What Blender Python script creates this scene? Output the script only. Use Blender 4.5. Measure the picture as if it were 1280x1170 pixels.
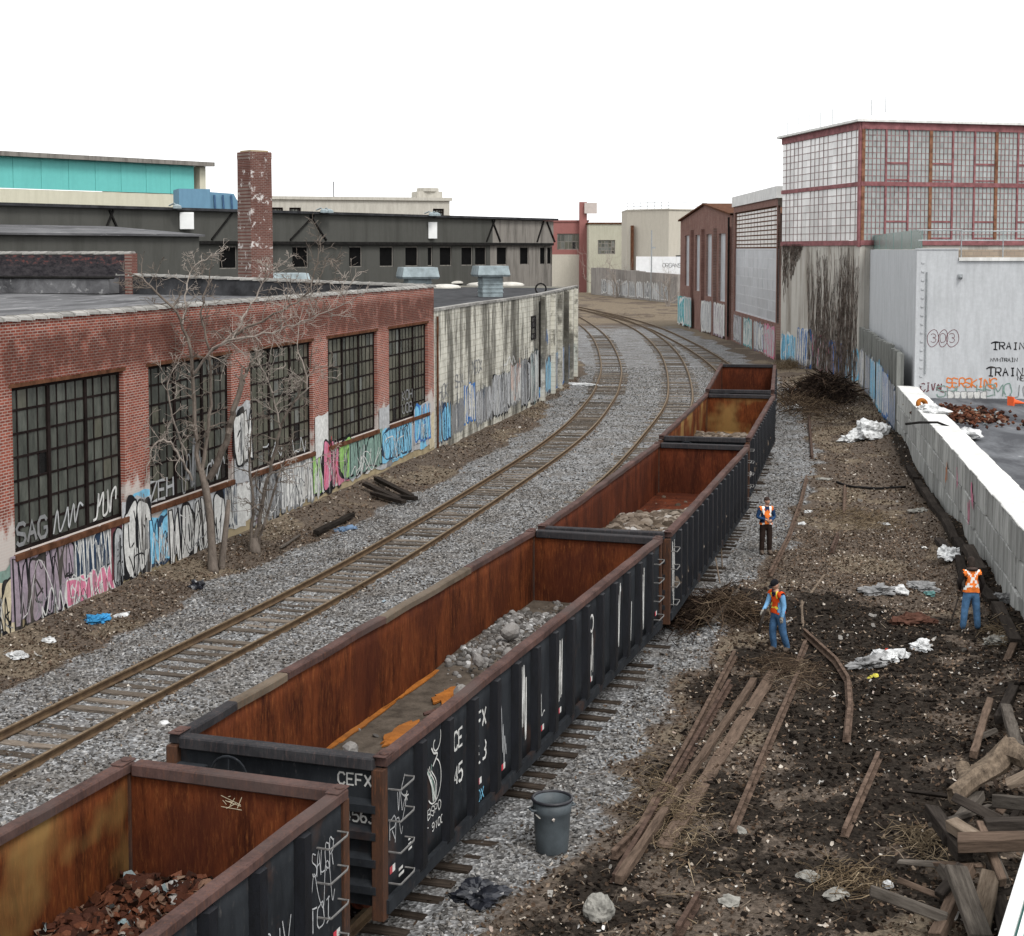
import bpy, bmesh, math, random
import numpy as np
from mathutils import Vector, Matrix, noise
random.seed(7); rng = np.random.default_rng(7)
for o in list(bpy.data.objects): bpy.data.objects.remove(o)
scene = bpy.context.scene; COL = scene.collection

# ---------------------------------------------------------------- camera
FPX, CAMH, PITCH, HOR = 1900.0, 9.3, math.radians(4.0), 312.0      # focal length and horizon measured on the photo
CYP = HOR + FPX*math.tan(PITCH)
cam_d = bpy.data.cameras.new('camera'); cam = bpy.data.objects.new('camera', cam_d); COL.objects.link(cam)
cam.location = (0, 0, CAMH); cam.rotation_euler = (math.pi/2-PITCH, 0, 0)
cam_d.sensor_fit = 'HORIZONTAL'; cam_d.sensor_width = 36; cam_d.lens = FPX/1280*36
cam_d.shift_y = -(585-CYP)/1280; cam_d.clip_start = 0.5; cam_d.clip_end = 6000
scene.camera = cam
# ---------------------------------------------------------------- overcast sky
SUN_EL, SUN_AZ = math.radians(52), math.radians(150)
world = bpy.data.worlds.new('World'); scene.world = world; world.use_nodes = True
wn = world.node_tree.nodes; wl = world.node_tree.links
bg = wn['Background']; sky = wn.new('ShaderNodeTexSky'); sky.sky_type = 'NISHITA'; sky.sun_disc = False
sky.sun_elevation = SUN_EL; sky.sun_rotation = SUN_AZ; sky.dust_density = 6; sky.air_density = 1.0; sky.ozone_density = 1
hsv = wn.new('ShaderNodeHueSaturation'); hsv.inputs['Saturation'].default_value = 0.12
wl.new(sky.outputs[0], hsv.inputs['Color'])
mx = wn.new('ShaderNodeMix'); mx.data_type = 'RGBA'; mx.inputs['Factor'].default_value = 0.8   # cloud cover
mx.inputs['B'].default_value = (13.0, 13.1, 13.2, 1)
wl.new(hsv.outputs[0], mx.inputs['A']); wl.new(mx.outputs['Result'], bg.inputs['Color']); bg.inputs['Strength'].default_value = 0.1
sd = bpy.data.lights.new('sun', 'SUN'); sun = bpy.data.objects.new('sun', sd); COL.objects.link(sun)
sd.energy = 1.5; sd.angle = math.radians(18); sd.color = (1, .97, .93)
sun.rotation_euler = (math.pi/2-SUN_EL, 0, math.pi-SUN_AZ)
vs = scene.view_settings; vs.view_transform = 'Standard'; vs.look = 'None'; vs.gamma = 1; vs.exposure = 0.5
vs.use_curve_mapping = False

# ---------------------------------------------------------------- helpers
def G(x, y, z=0.0):
    """photo pixel -> point of the horizontal plane at height z"""
    u = (x-640)/FPX; v = (y-CYP)/FPX
    d = (u, math.cos(PITCH)-v*math.sin(PITCH), -math.sin(PITCH)-v*math.cos(PITCH))
    t = (z-CAMH)/d[2]
    return Vector((d[0]*t, d[1]*t, z))
def D(x, y, Y):
    """photo pixel -> point at distance Y"""
    u = (x-640)/FPX; v = (y-CYP)/FPX
    d = (u, math.cos(PITCH)-v*math.sin(PITCH), -math.sin(PITCH)-v*math.cos(PITCH)); t = Y/d[1]
    return Vector((d[0]*t, Y, CAMH+d[2]*t))
def tag(o, label=None, cat=None, group=None, kind=None):
    if label: o['label'] = label
    if cat: o['category'] = cat
    if group: o['group'] = group
    if kind: o['kind'] = kind
    return o
def empty(name, loc=(0,0,0), rz=0.0, label=None, cat=None, group=None):
    o = bpy.data.objects.new(name, None); COL.objects.link(o); o.location = loc; o.rotation_euler = (0,0,rz)
    o.empty_display_size = .2
    return tag(o, label, cat, group)
def link(name, me, parent=None, loc=(0,0,0), rot=(0,0,0), sc=(1,1,1)):
    o = bpy.data.objects.new(name, me); COL.objects.link(o); o.location = loc; o.rotation_euler = rot; o.scale = sc
    if parent: o.parent = parent
    return o
def copy_tree(o, parent=None):
    c = o.copy(); COL.objects.link(c); c.parent = parent
    for ch in o.children: copy_tree(ch, c)
    return c
class MB:
    def __init__(s): s.v = []; s.f = []; s.m = []
    def add(s, vs, fs, mi=0):
        b = len(s.v); s.v += [tuple(p) for p in vs]; s.f += [tuple(i+b for i in f) for f in fs]; s.m += [mi]*len(fs); return s
    def box(s, x0, x1, y0, y1, z0, z1, mi=0, M=None):
        vs = [Vector(p) for p in ((x0,y0,z0),(x1,y0,z0),(x1,y1,z0),(x0,y1,z0),(x0,y0,z1),(x1,y0,z1),(x1,y1,z1),(x0,y1,z1))]
        if M: vs = [M@p for p in vs]
        return s.add(vs, [(0,3,2,1),(4,5,6,7),(0,1,5,4),(1,2,6,5),(2,3,7,6),(3,0,4,7)], mi)
    def bar(s, a, b, w, h, mi=0, up=(0,0,1), roll=0.0):
        a, b = Vector(a), Vector(b); d = (b-a); L = d.length; d.normalize(); u = Vector(up)
        if abs(d.dot(u)) > .98: u = Vector((1,0,0))
        r = d.cross(u).normalized(); u = r.cross(d)
        if roll: q = Matrix.Rotation(roll, 3, d); r = q@r; u = q@u
        vs = [c+r*(i*w/2)+u*(j*h/2) for c in (a,b) for i,j in ((-1,-1),(1,-1),(1,1),(-1,1))]
        return s.add(vs, [(0,1,2,3),(7,6,5,4),(0,4,5,1),(1,5,6,2),(2,6,7,3),(3,7,4,0)], mi)
    def tube(s, pts, rad, n=6, mi=0, cap=True):
        pts = [Vector(p) for p in pts]; k = len(pts)
        if not hasattr(rad, '__len__'): rad = [rad]*k
        vs = []; ref = None
        for i,p in enumerate(pts):
            d = (pts[min(i+1,k-1)]-pts[max(i-1,0)])
            d = d.normalized() if d.length > 1e-9 else Vector((0,0,1))
            if ref is None: ref = Vector((0,0,1)) if abs(d.z) < .9 else Vector((1,0,0))
            r = d.cross(ref)
            r = r.normalized() if r.length > 1e-6 else d.orthogonal().normalized()
            ref = r.cross(d).normalized()
            for j in range(n):
                a = 2*math.pi*j/n; vs.append(p+(r*math.cos(a)+ref*math.sin(a))*rad[i])
        fs = [(i*n+j, i*n+(j+1)%n, (i+1)*n+(j+1)%n, (i+1)*n+j) for i in range(k-1) for j in range(n)]
        if cap: fs += [tuple(range(n-1,-1,-1)), tuple((k-1)*n+j for j in range(n))]
        return s.add(vs, fs, mi)
    def lathe(s, prof, n=20, c=(0,0,0), mi=0):
        vs = [(c[0]+r*math.cos(2*math.pi*j/n), c[1]+r*math.sin(2*math.pi*j/n), c[2]+z) for r,z in prof for j in range(n)]
        fs = [(i*n+j, i*n+(j+1)%n, (i+1)*n+(j+1)%n, (i+1)*n+j) for i in range(len(prof)-1) for j in range(n)]
        return s.add(vs, fs, mi)
    def prism(s, poly, z0, z1, mi=0):
        n = len(poly); vs = [(p[0],p[1],z0) for p in poly]+[(p[0],p[1],z1) for p in poly]
        fs = [(i,(i+1)%n,n+(i+1)%n,n+i) for i in range(n)]+[tuple(range(n-1,-1,-1)), tuple(range(n,2*n))]
        return s.add(vs, fs, mi)
    def mesh(s, name, mats, smooth=False):
        me = bpy.data.meshes.new(name); me.from_pydata(s.v, [], s.f)
        for m in (mats if isinstance(mats,(list,tuple)) else [mats]): me.materials.append(m)
        if s.m and max(s.m) > 0: me.polygons.foreach_set('material_index', s.m)
        if smooth: me.polygons.foreach_set('use_smooth', [True]*len(me.polygons))
        me.update(); return me
    def build(s, name, mats, parent=None, smooth=False, bevel=0, fix=True):
        me = s.mesh(name, mats, smooth)
        if fix or bevel:
            bm = bmesh.new(); bm.from_mesh(me)
            if fix: bmesh.ops.recalc_face_normals(bm, faces=bm.faces)
            if bevel: bmesh.ops.bevel(bm, geom=bm.edges[:], offset=bevel, segments=1, affect='EDGES', clamp_overlap=True)
            bm.to_mesh(me); bm.free()
        return link(name, me, parent)
def np_mesh(name, V, F, mat, smooth=False):
    """V (n,3), F (m,k) -> mesh, fast"""
    me = bpy.data.meshes.new(name); k = F.shape[1]
    me.vertices.add(len(V)); me.vertices.foreach_set('co', np.ascontiguousarray(V, dtype=np.float32).ravel())
    me.loops.add(F.size); me.loops.foreach_set('vertex_index', np.ascontiguousarray(F, dtype=np.int32).ravel())
    me.polygons.add(len(F)); me.polygons.foreach_set('loop_start', np.arange(0, F.size, k, dtype=np.int32))
    me.polygons.foreach_set('loop_total', np.full(len(F), k, dtype=np.int32))
    for m in (mat if isinstance(mat,(list,tuple)) else [mat]): me.materials.append(m)
    me.update(calc_edges=True)
    me.polygons.foreach_set('use_smooth', [smooth]*len(F))
    return me
def rot_rand(n, tilt=math.pi):
    """n random rotation matrices; tilt limits the lean from upright"""
    a = rng.uniform(0, 2*math.pi, n); b = rng.uniform(-tilt, tilt, n); c = rng.uniform(-tilt, tilt, n)
    ca,sa,cb,sb,cc,sc_ = np.cos(a),np.sin(a),np.cos(b),np.sin(b),np.cos(c),np.sin(c)
    R = np.empty((n,3,3))
    R[:,0,0]=ca*cb; R[:,0,1]=ca*sb*sc_-sa*cc; R[:,0,2]=ca*sb*cc+sa*sc_
    R[:,1,0]=sa*cb; R[:,1,1]=sa*sb*sc_+ca*cc; R[:,1,2]=sa*sb*cc-ca*sc_
    R[:,2,0]=-sb; R[:,2,1]=cb*sc_; R[:,2,2]=cb*cc
    return R
OCT = np.array([(1,0,0),(-1,0,0),(0,1,0),(0,-1,0),(0,0,1),(0,0,-1.)])
OCTF = np.array([(0,2,4),(2,1,4),(1,3,4),(3,0,4),(2,0,5),(1,2,5),(3,1,5),(0,3,5)])
_bm = bmesh.new(); bmesh.ops.create_icosphere(_bm, subdivisions=1, radius=1); _bm.verts.ensure_lookup_table()
ICO = np.array([v.co[:] for v in _bm.verts]); ICOF = np.array([[v.index for v in f.verts] for f in _bm.faces]); _bm.free()
def stones_np(P, size, flat=.75, base=OCT, faces=OCTF, jit=.3):
    n = len(P); k = len(base)
    V = base[None]*(1+rng.uniform(-jit, jit, (n,k,1)))
    V = V*rng.uniform(.7,1.25,(n,1,3))*np.array([1,1,flat])
    V = np.einsum('nij,nkj->nki', rot_rand(n,.5), V)*size[:,None,None]+P[:,None,:]
    F = faces[None]+(np.arange(n)*k)[:,None,None]
    return V.reshape(-1,3), F.reshape(-1,3)
def leaves_np(P, size, tilt=.7):
    n = len(P); b = np.array([(-1,-.6,.12),(0,-.7,-.1),(1,-.45,.15),(1,.5,.1),(0,.7,-.12),(-1,.45,.18)])
    V = b[None]*rng.uniform(.6,1.3,(n,1,3))+rng.uniform(-.15,.15,(n,6,3))
    V = np.einsum('nij,nkj->nki', rot_rand(n,tilt), V)*size[:,None,None]+P[:,None,:]
    F = np.array([(0,1,4,5),(1,2,3,4)])[None]+(np.arange(n)*6)[:,None,None]
    return V.reshape(-1,3), F.reshape(-1,4)
def twigs_np(P, length, rad, tilt=.35):
    n = len(P); a = np.array([0,2.094,4.189]); ring = np.stack([np.zeros(3),np.cos(a),np.sin(a)],1)
    V = np.zeros((n,9,3))
    for i,t in enumerate((-.5,0,.5)):
        V[:,i*3:i*3+3,1:] = ring[None,:,1:]*rad[:,None,None]*(1-.5*(t+.5))
        V[:,i*3:i*3+3,0] = t*length[:,None]
    V[:,3:6,1] += (rng.uniform(-.15,.15,n)*length)[:,None]; V[:,3:6,2] += (rng.uniform(0,.12,n)*length)[:,None]
    V = np.einsum('nij,nkj->nki', rot_rand(n,tilt), V)+P[:,None,:]
    f = [(i*3+j,i*3+(j+1)%3,i*3+3+(j+1)%3,i*3+3+j) for i in range(2) for j in range(3)]
    F = np.array(f)[None]+(np.arange(n)*9)[:,None,None]
    return V.reshape(-1,3), F.reshape(-1,4)

# ---------------------------------------------------------------- procedural materials
class NT:
    def __init__(s, name, rough=.9, metal=0.0):
        s.m = bpy.data.materials.new(name); s.m.use_nodes = True; s.n = s.m.node_tree.nodes; s.l = s.m.node_tree.links
        s.b = s.n['Principled BSDF']; s.b.inputs['Roughness'].default_value = rough; s.b.inputs['Metallic'].default_value = metal
        s.b.inputs['Specular IOR Level'].default_value = .5 if rough < .35 else .3 if rough < .65 else .06 if rough < .88 else .02
        s.tc = s.n.new('ShaderNodeTexCoord'); s.co = s.tc.outputs['Object']
    def L(s, a, b): s.l.new(a, b); return s
    def map(s, sc=(1,1,1), rot=(0,0,0), loc=(0,0,0), src=None):
        n = s.n.new('ShaderNodeMapping'); n.inputs['Scale'].default_value = sc; n.inputs['Rotation'].default_value = rot
        n.inputs['Location'].default_value = loc; s.L(src or s.co, n.inputs['Vector']); return n.outputs[0]
    def noise(s, scale, vec=None, detail=4, rough=.6, dist=0.0):
        n = s.n.new('ShaderNodeTexNoise'); n.inputs['Scale'].default_value = scale; n.inputs['Detail'].default_value = detail
        n.inputs['Roughness'].default_value = rough; n.inputs['Distortion'].default_value = dist
        s.L(vec or s.co, n.inputs['Vector']); return n.outputs['Fac']
    def vor(s, scale, vec=None, out='Color', feat='F1'):
        n = s.n.new('ShaderNodeTexVoronoi'); n.inputs['Scale'].default_value = scale; n.feature = feat
        s.L(vec or s.co, n.inputs['Vector']); return n.outputs[out]
    def ramp(s, fac, stops, interp='LINEAR'):
        n = s.n.new('ShaderNodeValToRGB'); e = n.color_ramp.elements; n.color_ramp.interpolation = interp
        for i,(p,c) in enumerate(stops):
            el = e[i] if i < 2 else e.new(p)
            el.position = p; el.color = (c[0],c[1],c[2],1) if hasattr(c,'__len__') else (c,c,c,1)
        s.L(fac, n.inputs['Fac']); return n.outputs['Color']
    def mix(s, fac, a, b, mode='MIX'):
        n = s.n.new('ShaderNodeMix'); n.data_type = 'RGBA'; n.blend_type = mode
        for k,v in (('Factor',fac),('A',a),('B',b)):
            i = n.inputs[k]
            if isinstance(v,(int,float)): i.default_value = v if k == 'Factor' else (v,v,v,1)
            elif isinstance(v,(tuple,list)): i.default_value = (v[0],v[1],v[2],1)
            else: s.L(v, i)
        return n.outputs['Result']
    def math(s, op, a, b=None, clamp=False):
        n = s.n.new('ShaderNodeMath'); n.operation = op; n.use_clamp = clamp
        for i,v in enumerate((a,b)):
            if v is None: continue
            if isinstance(v,(int,float)): n.inputs[i].default_value = v
            else: s.L(v, n.inputs[i])
        return n.outputs[0]
    def island(s):
        return s.n.new('ShaderNodeNewGeometry').outputs['Random Per Island']
    def objrand(s): return s.n.new('ShaderNodeObjectInfo').outputs['Random']
    def attr(s, name, out='Color'):
        n = s.n.new('ShaderNodeAttribute'); n.attribute_name = name; return n.outputs[out]
    def sep(s, vec=None):
        n = s.n.new('ShaderNodeSeparateXYZ'); s.L(vec or s.co, n.inputs[0]); return n.outputs
    def color(s, c):
        if isinstance(c,(tuple,list)): s.b.inputs['Base Color'].default_value = (c[0],c[1],c[2],1)
        else: s.L(c, s.b.inputs['Base Color'])
        return s
    def bump(s, h, strength=.5, dist=.02):
        n = s.n.new('ShaderNodeBump'); n.inputs['Strength'].default_value = strength; n.inputs['Distance'].default_value = dist
        s.L(h, n.inputs['Height']); s.L(n.outputs[0], s.b.inputs['Normal']); return s
    def rough(s, r):
        s.L(r, s.b.inputs['Roughness']); return s
def simple(name, c, var=.25, scale=3.0, rough=.85, metal=0.0, streak=None, bump=.15, c2=None, objvar=0.0, islvar=0.0):
    """a mottled plain material"""
    t = NT(name, rough, metal); c2 = c2 or tuple(x*(1-var*1.6) for x in c)
    vec = t.map(streak) if streak else None
    f = t.noise(scale, vec, 5, .65)
    col = t.mix(t.ramp(f, [(.35,0),(.68,1)]), c2, c)
    if objvar: col = t.mix(1.0, col, t.ramp(t.objrand(), [(0,1-objvar),(1,1.0)]), 'MULTIPLY')
    if islvar: col = t.mix(1.0, col, t.ramp(t.island(), [(0,1-islvar),(1,1.0)]), 'MULTIPLY')
    t.color(col)
    if bump: t.bump(t.noise(scale*8, None, 3), bump, .02)
    return t.m
M = {}
def rust(name, a, b, c, streaks=(.55,.32,.12), dirt=.5, sz=(1.2,1.2,.28)):
    t = NT(name, .82)
    v = t.map(sz)
    f1 = t.noise(2.0, v, 8, .78, .3); f2 = t.noise(12, t.map((2.2,2.2,.35)), 6, .75); f3 = t.noise(.55, None, 3)
    col = t.mix(t.ramp(f1, [(.36,0),(.62,1)]), a, b)
    col = t.mix(t.math('MULTIPLY', t.ramp(f2, [(.53,0),(.7,1)]), .6), col, c)
    col = t.mix(t.math('MULTIPLY', t.ramp(f2, [(.3,1),(.45,0)]), .55), col, tuple(x*.5 for x in a))
    col = t.mix(t.math('MULTIPLY', t.ramp(f3, [(.47,0),(.62,1)]), dirt), col, streaks)
    t.color(col).bump(f2, .25, .02); return t.m
M['rust_in'] = rust('rusted_steel_inside', (.028,.008,.0045), (.13,.036,.013), (.26,.095,.03), (.045,.013,.008), .65)
M['rust_dark'] = rust('dark_red_rusted_steel', (.026,.008,.005), (.105,.027,.012), (.19,.06,.022), (.04,.012,.007), .6)
M['rust_olive'] = rust('rusted_steel_with_ochre_bloom', (.032,.01,.005), (.13,.036,.012), (.22,.08,.022), (.22,.14,.05), .7)
M['rust_chord'] = rust('rusty_plum_top_rail', (.035,.022,.02), (.095,.057,.05), (.14,.062,.036), (.065,.05,.046), .6, (.5,.5,.5))
M['tan_chord'] = rust('weathered_tan_top_rail', (.06,.047,.035), (.125,.1,.075), (.14,.07,.04), (.11,.09,.07), .5, (.6,.6,.6))
M['orange_rust'] = rust('bright_orange_rust', (.16,.055,.012), (.36,.13,.026), (.12,.045,.014), (.18,.075,.025), .6)
def blackpaint():
    t = NT('weathered_black_car_paint', .75)
    f = t.noise(2.2, t.map((1,1,.3)), 5, .7); g = t.noise(14, t.map((1,1,.4)), 4, .7)
    col = t.mix(t.ramp(f, [(.3,0),(.7,1)]), (.009,.01,.012), (.025,.028,.032))
    col = t.mix(t.ramp(g, [(.6,0),(.8,1)]), col, (.055,.053,.052))
    col = t.mix(t.math('MULTIPLY', t.ramp(t.noise(1.1), [(.58,0),(.72,1)]), .5), col, (.07,.035,.022))
    t.color(col).bump(g, .1, .01); return t.m
M['black'] = blackpaint()
M['black2'] = simple('dark_steel_underframe', (.02,.019,.018), .4, 3, .8)
M['white_mark'] = simple('white_stencil_paint', (.62,.62,.6), .2, 8, .8, bump=0)
M['red_mark'] = simple('red_reflector', (.45,.03,.03), .1, 8, .5, bump=0)
# ---------------------------------------------------------------- plan of the yard: track centre lines x(y), wall lines x(y)
def spline(pts, step=.5):
    """Catmull-Rom through plan points -> dense list of points"""
    P = [np.array(p, float) for p in pts]; P = [2*P[0]-P[1]]+P+[2*P[-1]-P[-2]]; out = []
    for i in range(1, len(P)-2):
        n = max(2, int(np.linalg.norm(P[i+1]-P[i])/step))
        for t in np.linspace(0, 1, n, endpoint=False):
            a,b,c,d = P[i-1:i+3]
            out.append(.5*(2*b+(c-a)*t+(2*a-5*b+4*c-d)*t*t+(3*b-a-3*c+d)*t**3))
    out.append(P[-2]); return np.array(out)
T1 = spline([(-14.2,11),(-12.3,17.5),(-8.86,28.4),(-4.2,43.8),(.5,63.5),(3.2,77),(5.1,90),(6.45,102),(7.95,122),(9.1,153),(9.15,180),(8.3,210),(6.5,240),(3,275)])
TG = spline([(-10.7,-2),(-8.79,3.54),(-3.3,19.2),(2.05,35),(6.6,51.9),(10.5,69.7),(13.4,86.6),(15.3,102),(16.4,117),(17.0,135),(17.1,155),(16.6,180),(14.7,206),(11.9,230),(8.5,255)])
T2 = spline([(2.6,52.5),(5.2,64),(7.6,76.5),(9.6,88),(11.0,99),(12.7,117),(14.0,136),(14.8,158),(14.9,180),(13.9,205),(11.9,228),(8.5,254)])
def xat(T): return lambda y: np.interp(y, T[:,1], T[:,0])
x1, xg, x2 = xat(T1), xat(TG), xat(T2)
WALL_L = np.array([(-16.5,17),(-11.93,34.86),(-3.51,68.17),(-1.64,77.23),(0,83.9),(1.98,93.8),(4.9,113.17),(5.4,150),(4,200),(2,260)])
WALL_R = np.array([(9.6,20),(11.9,34),(12.76,38.03),(14.43,46.32),(15.95,55.72),(19.3,75.5),(24.2,106),(22,121),(22.4,128),(22.4,155),(21,190),(28,264)])
def xw(y): return np.interp(y, WALL_L[:,1], WALL_L[:,0])
def xr(y): return np.interp(y, WALL_R[:,1], WALL_R[:,0])
# cheap value noise for terrain and zones
def vnoise(x, y, s, seed=0):
    g = np.random.default_rng(seed).random((64,64)); u = np.asarray(x)*s; v = np.asarray(y)*s
    i = np.floor(u).astype(int); j = np.floor(v).astype(int); fu = u-i; fv = v-j; fu = fu*fu*(3-2*fu); fv = fv*fv*(3-2*fv)
    a = g[i%64,j%64]; b = g[(i+1)%64,j%64]; c = g[i%64,(j+1)%64]; d = g[(i+1)%64,(j+1)%64]
    return (a*(1-fu)+b*fu)*(1-fv)+(c*(1-fu)+d*fu)*fv
def fbm(x, y, s, seed=0): return .5*vnoise(x,y,s,seed)+.28*vnoise(x,y,s*2.1,seed+1)+.14*vnoise(x,y,s*4.3,seed+2)+.08*vnoise(x,y,s*9,seed+3)
def sstep(a, b, x): t = np.clip((x-a)/(b-a), 0, 1); return t*t*(3-2*t)
MOUNDS = [  # x, y, radius x, radius y, height: heaps of dug-up soil
    (4.6,37.6,1.3,1.8,.55),(5.6,39.2,1.1,1.0,.4),(7.6,39.3,1.3,1.0,.35),(9.6,40.4,1.6,.9,.25),(10.5,36.3,1.0,.7,.15),
    (8.0,31.6,.9,.8,.15),(12.2,37.0,.8,2.2,.45),(13.2,42.5,.7,3.5,.45),(14.6,49,.7,4,.4),(20.5,97,2.2,5,.5),(18.2,72,1.6,5,.45),
    (11.3,31.2,1.5,2.0,.45),(10.2,25.5,1.6,2.5,.45),(22,112,2,5,.4),(9.0,27,.8,.8,.12)]
def zones(x, y):
    """gravel, black soil, straw weights"""
    n = fbm(x,y,.5,3); n2 = fbm(x,y,1.3,9); h = np.cos(.28)
    gr = sstep(1.5,2.3,(x-xw(y))+1.6*(n-.5)-.55*sstep(36,60,y)*(1-sstep(75,85,y))+1.2*sstep(80,95,y))
    right = np.interp(y, [14,24,27,33,37,44,50,70,95,120,150], [2.3,2.6,2.4,2.6,2.1,2.7,3.0,3.3,3.0,2.8,3.0])
    gr = gr*(1-sstep(-.5,.6,(x-xg(y))*h-right+1.9*(n-.5)+.8*(n2-.5)))
    gr = gr*(1-.75*sstep(150,200,y+20*(n-.5)))
    bl = sstep(2.4,3.6,(x-xg(y))*h+1.5*(n-.5))*(1-sstep(38,42.5,y+5*(n2-.5)+.35*(x-6)))
    bl = np.maximum(bl*(.35+.65*sstep(.38,.56,n2*.6+n*.4)), sstep(.25,.8,1-np.hypot((x-8.2)/3.9,(y-37)/5.2))*sstep(2,3,(x-xg(y))*h))
    bl = np.maximum(bl, sstep(.2,.7,1-np.hypot((x-5.2)/2.2,(y-38)/3))*sstep(1.7,2.4,(x-xg(y))*h))
    bl = np.maximum(bl, .9*sstep(.2,.7,1-np.hypot((x-11.5)/1.8,(y-28)/8)))
    bl = np.maximum(bl, .8*(1-sstep(.4,1.1,xr(y)-x+.5*(n-.5)))*(y<80))
    bl = bl*(1-.65*sstep(.3,.9,1-np.hypot((x-4.3)/2.0,(y-28)/5)))
    st = sstep(.45,.65,fbm(x,y,.35,21))*(1-gr)*(1-bl)
    st = np.maximum(st, sstep(.3,.8,1-np.hypot((x-10.5)/2.6,(y-44.5)/3))*(1-bl))
    st = np.maximum(st, sstep(140,170,y)*(.25+.75*sstep(.4,.6,fbm(x*.6,y*.25,.3,25))))
    return gr, bl*(1-gr), st*(1-gr)
def hgt(x, y):
    gr, bl, st = zones(x, y)
    z = (fbm(x,y,.8,31)-.5)*.16*(1-gr)+(fbm(x,y,2.4,41)-.5)*(.03+.16*bl)
    for T in (x1, xg):
        o = np.abs(x-T(y))*.96
        z = z+gr*np.where(o < .8, -.015, .055*(1-sstep(1.5,2.6,o)) if T is x1 else 0)*(y < 90)
    dl = x-xw(y); z = z+.22*(1-sstep(0,2.2,dl))*(y<70)+.1*(1-sstep(0,1.6,dl))
    for mx_,my,rx,ry,hh in MOUNDS:
        q = ((x-mx_)/rx)**2+((y-my)/ry)**2
        z = z+hh*np.exp(-q)*(.7+.6*fbm(x,y,1.6,51))*sstep(1.7,2.5,(x-xg(y))*.96)
    return z
def hz(x, y): return float(hgt(np.array([x]), np.array([y]))[0])
def on(px, py, dz=0.0):
    """photo pixel -> point lying on the ground there"""
    p = G(px, py, 0)
    for _ in range(4): p = G(px, py, hz(p.x, p.y))
    p.z += dz; return p

# ---------------------------------------------------------------- ground
def ground_mat():
    t = NT('yard_ground', .95)
    Z = t.n.new('ShaderNodeSeparateColor'); t.L(t.attr('zone'), Z.inputs[0])
    gr, bl, st = Z.outputs[0], Z.outputs[1], Z.outputs[2]
    vc = t.vor(17); v = t.n.new('ShaderNodeSeparateColor'); t.L(vc, v.inputs[0])
    grav = t.ramp(v.outputs[0], [(0,.075),(.5,(.17,.172,.175)),(.9,(.3,.305,.31)),(1,.46)])
    n1 = t.noise(.6, None, 4); n2 = t.noise(11, None, 6, .75); n3 = t.noise(3, None, 5, .7)
    grav = t.mix(t.math('MULTIPLY', t.ramp(n1, [(.42,0),(.66,1)]), .6), grav, (.085,.07,.055))
    brown = t.mix(t.ramp(n2, [(.33,0),(.7,1)]), (.03,.024,.019), (.155,.124,.1))
    brown = t.mix(t.math('MULTIPLY', t.ramp(n3, [(.5,0),(.7,1)]), .5), brown, (.11,.085,.065))
    black = t.mix(t.ramp(n2, [(.35,0),(.75,1)]), (.008,.007,.006), (.045,.036,.029))
    straw = t.mix(t.ramp(n2, [(.3,0),(.68,1)]), (.06,.048,.036), (.21,.17,.125))
    e = t.noise(6, None, 4, .7)
    def edge(w): return t.ramp(t.math('ADD', w, t.math('MULTIPLY', t.math('SUBTRACT', e, .5), .9)), [(.38,0),(.62,1)])
    col = t.mix(edge(st), brown, straw); col = t.mix(edge(bl), col, black); col = t.mix(edge(gr), col, grav)
    t.color(col)
    h = t.mix(gr, t.noise(9, None, 6, .7), t.vor(17, None, 'Distance')); t.bump(h, .8, .05); return t.m
M['ground'] = ground_mat()
def grid(x0, x1_, y0, y1_, nx, ny, warp=1.0):
    gx = np.linspace(x0, x1_, nx); gy = y0+(y1_-y0)*np.linspace(0,1,ny)**warp
    X, Y = np.meshgrid(gx, gy); X = X.ravel(); Y = Y.ravel()
    i = np.arange((nx-1)*(ny-1)); r = i//(nx-1); c = i % (nx-1); a = r*nx+c
    return X, Y, np.stack([a,a+1,a+nx+1,a+nx],1)
X, Y, Fq = grid(-30, 34, 10, 330, 360, 900, 1.7)
gr, bl, st = zones(X, Y); V = np.stack([X, Y, hgt(X, Y)], 1)
me = np_mesh('ground', V, Fq, M['ground'], True)
ca = me.color_attributes.new('zone', 'FLOAT_COLOR', 'POINT')
ca.data.foreach_set('color', np.stack([gr,bl,st,np.ones_like(gr)],1).astype(np.float32).ravel())
tag(link('ground', me), kind='structure')
def far_mat():
    t = NT('far_dirt', .95); t.color(t.mix(t.noise(.2), (.09,.08,.068), (.15,.135,.11))); return t.m
b = MB(); S = 3000
b.add([(-S,-S,-.35),(S,-S,-.35),(S,S,-.35),(-S,S,-.35)], [(0,1,2,3)])
tag(b.build('terrain', far_mat()), kind='structure')

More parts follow.
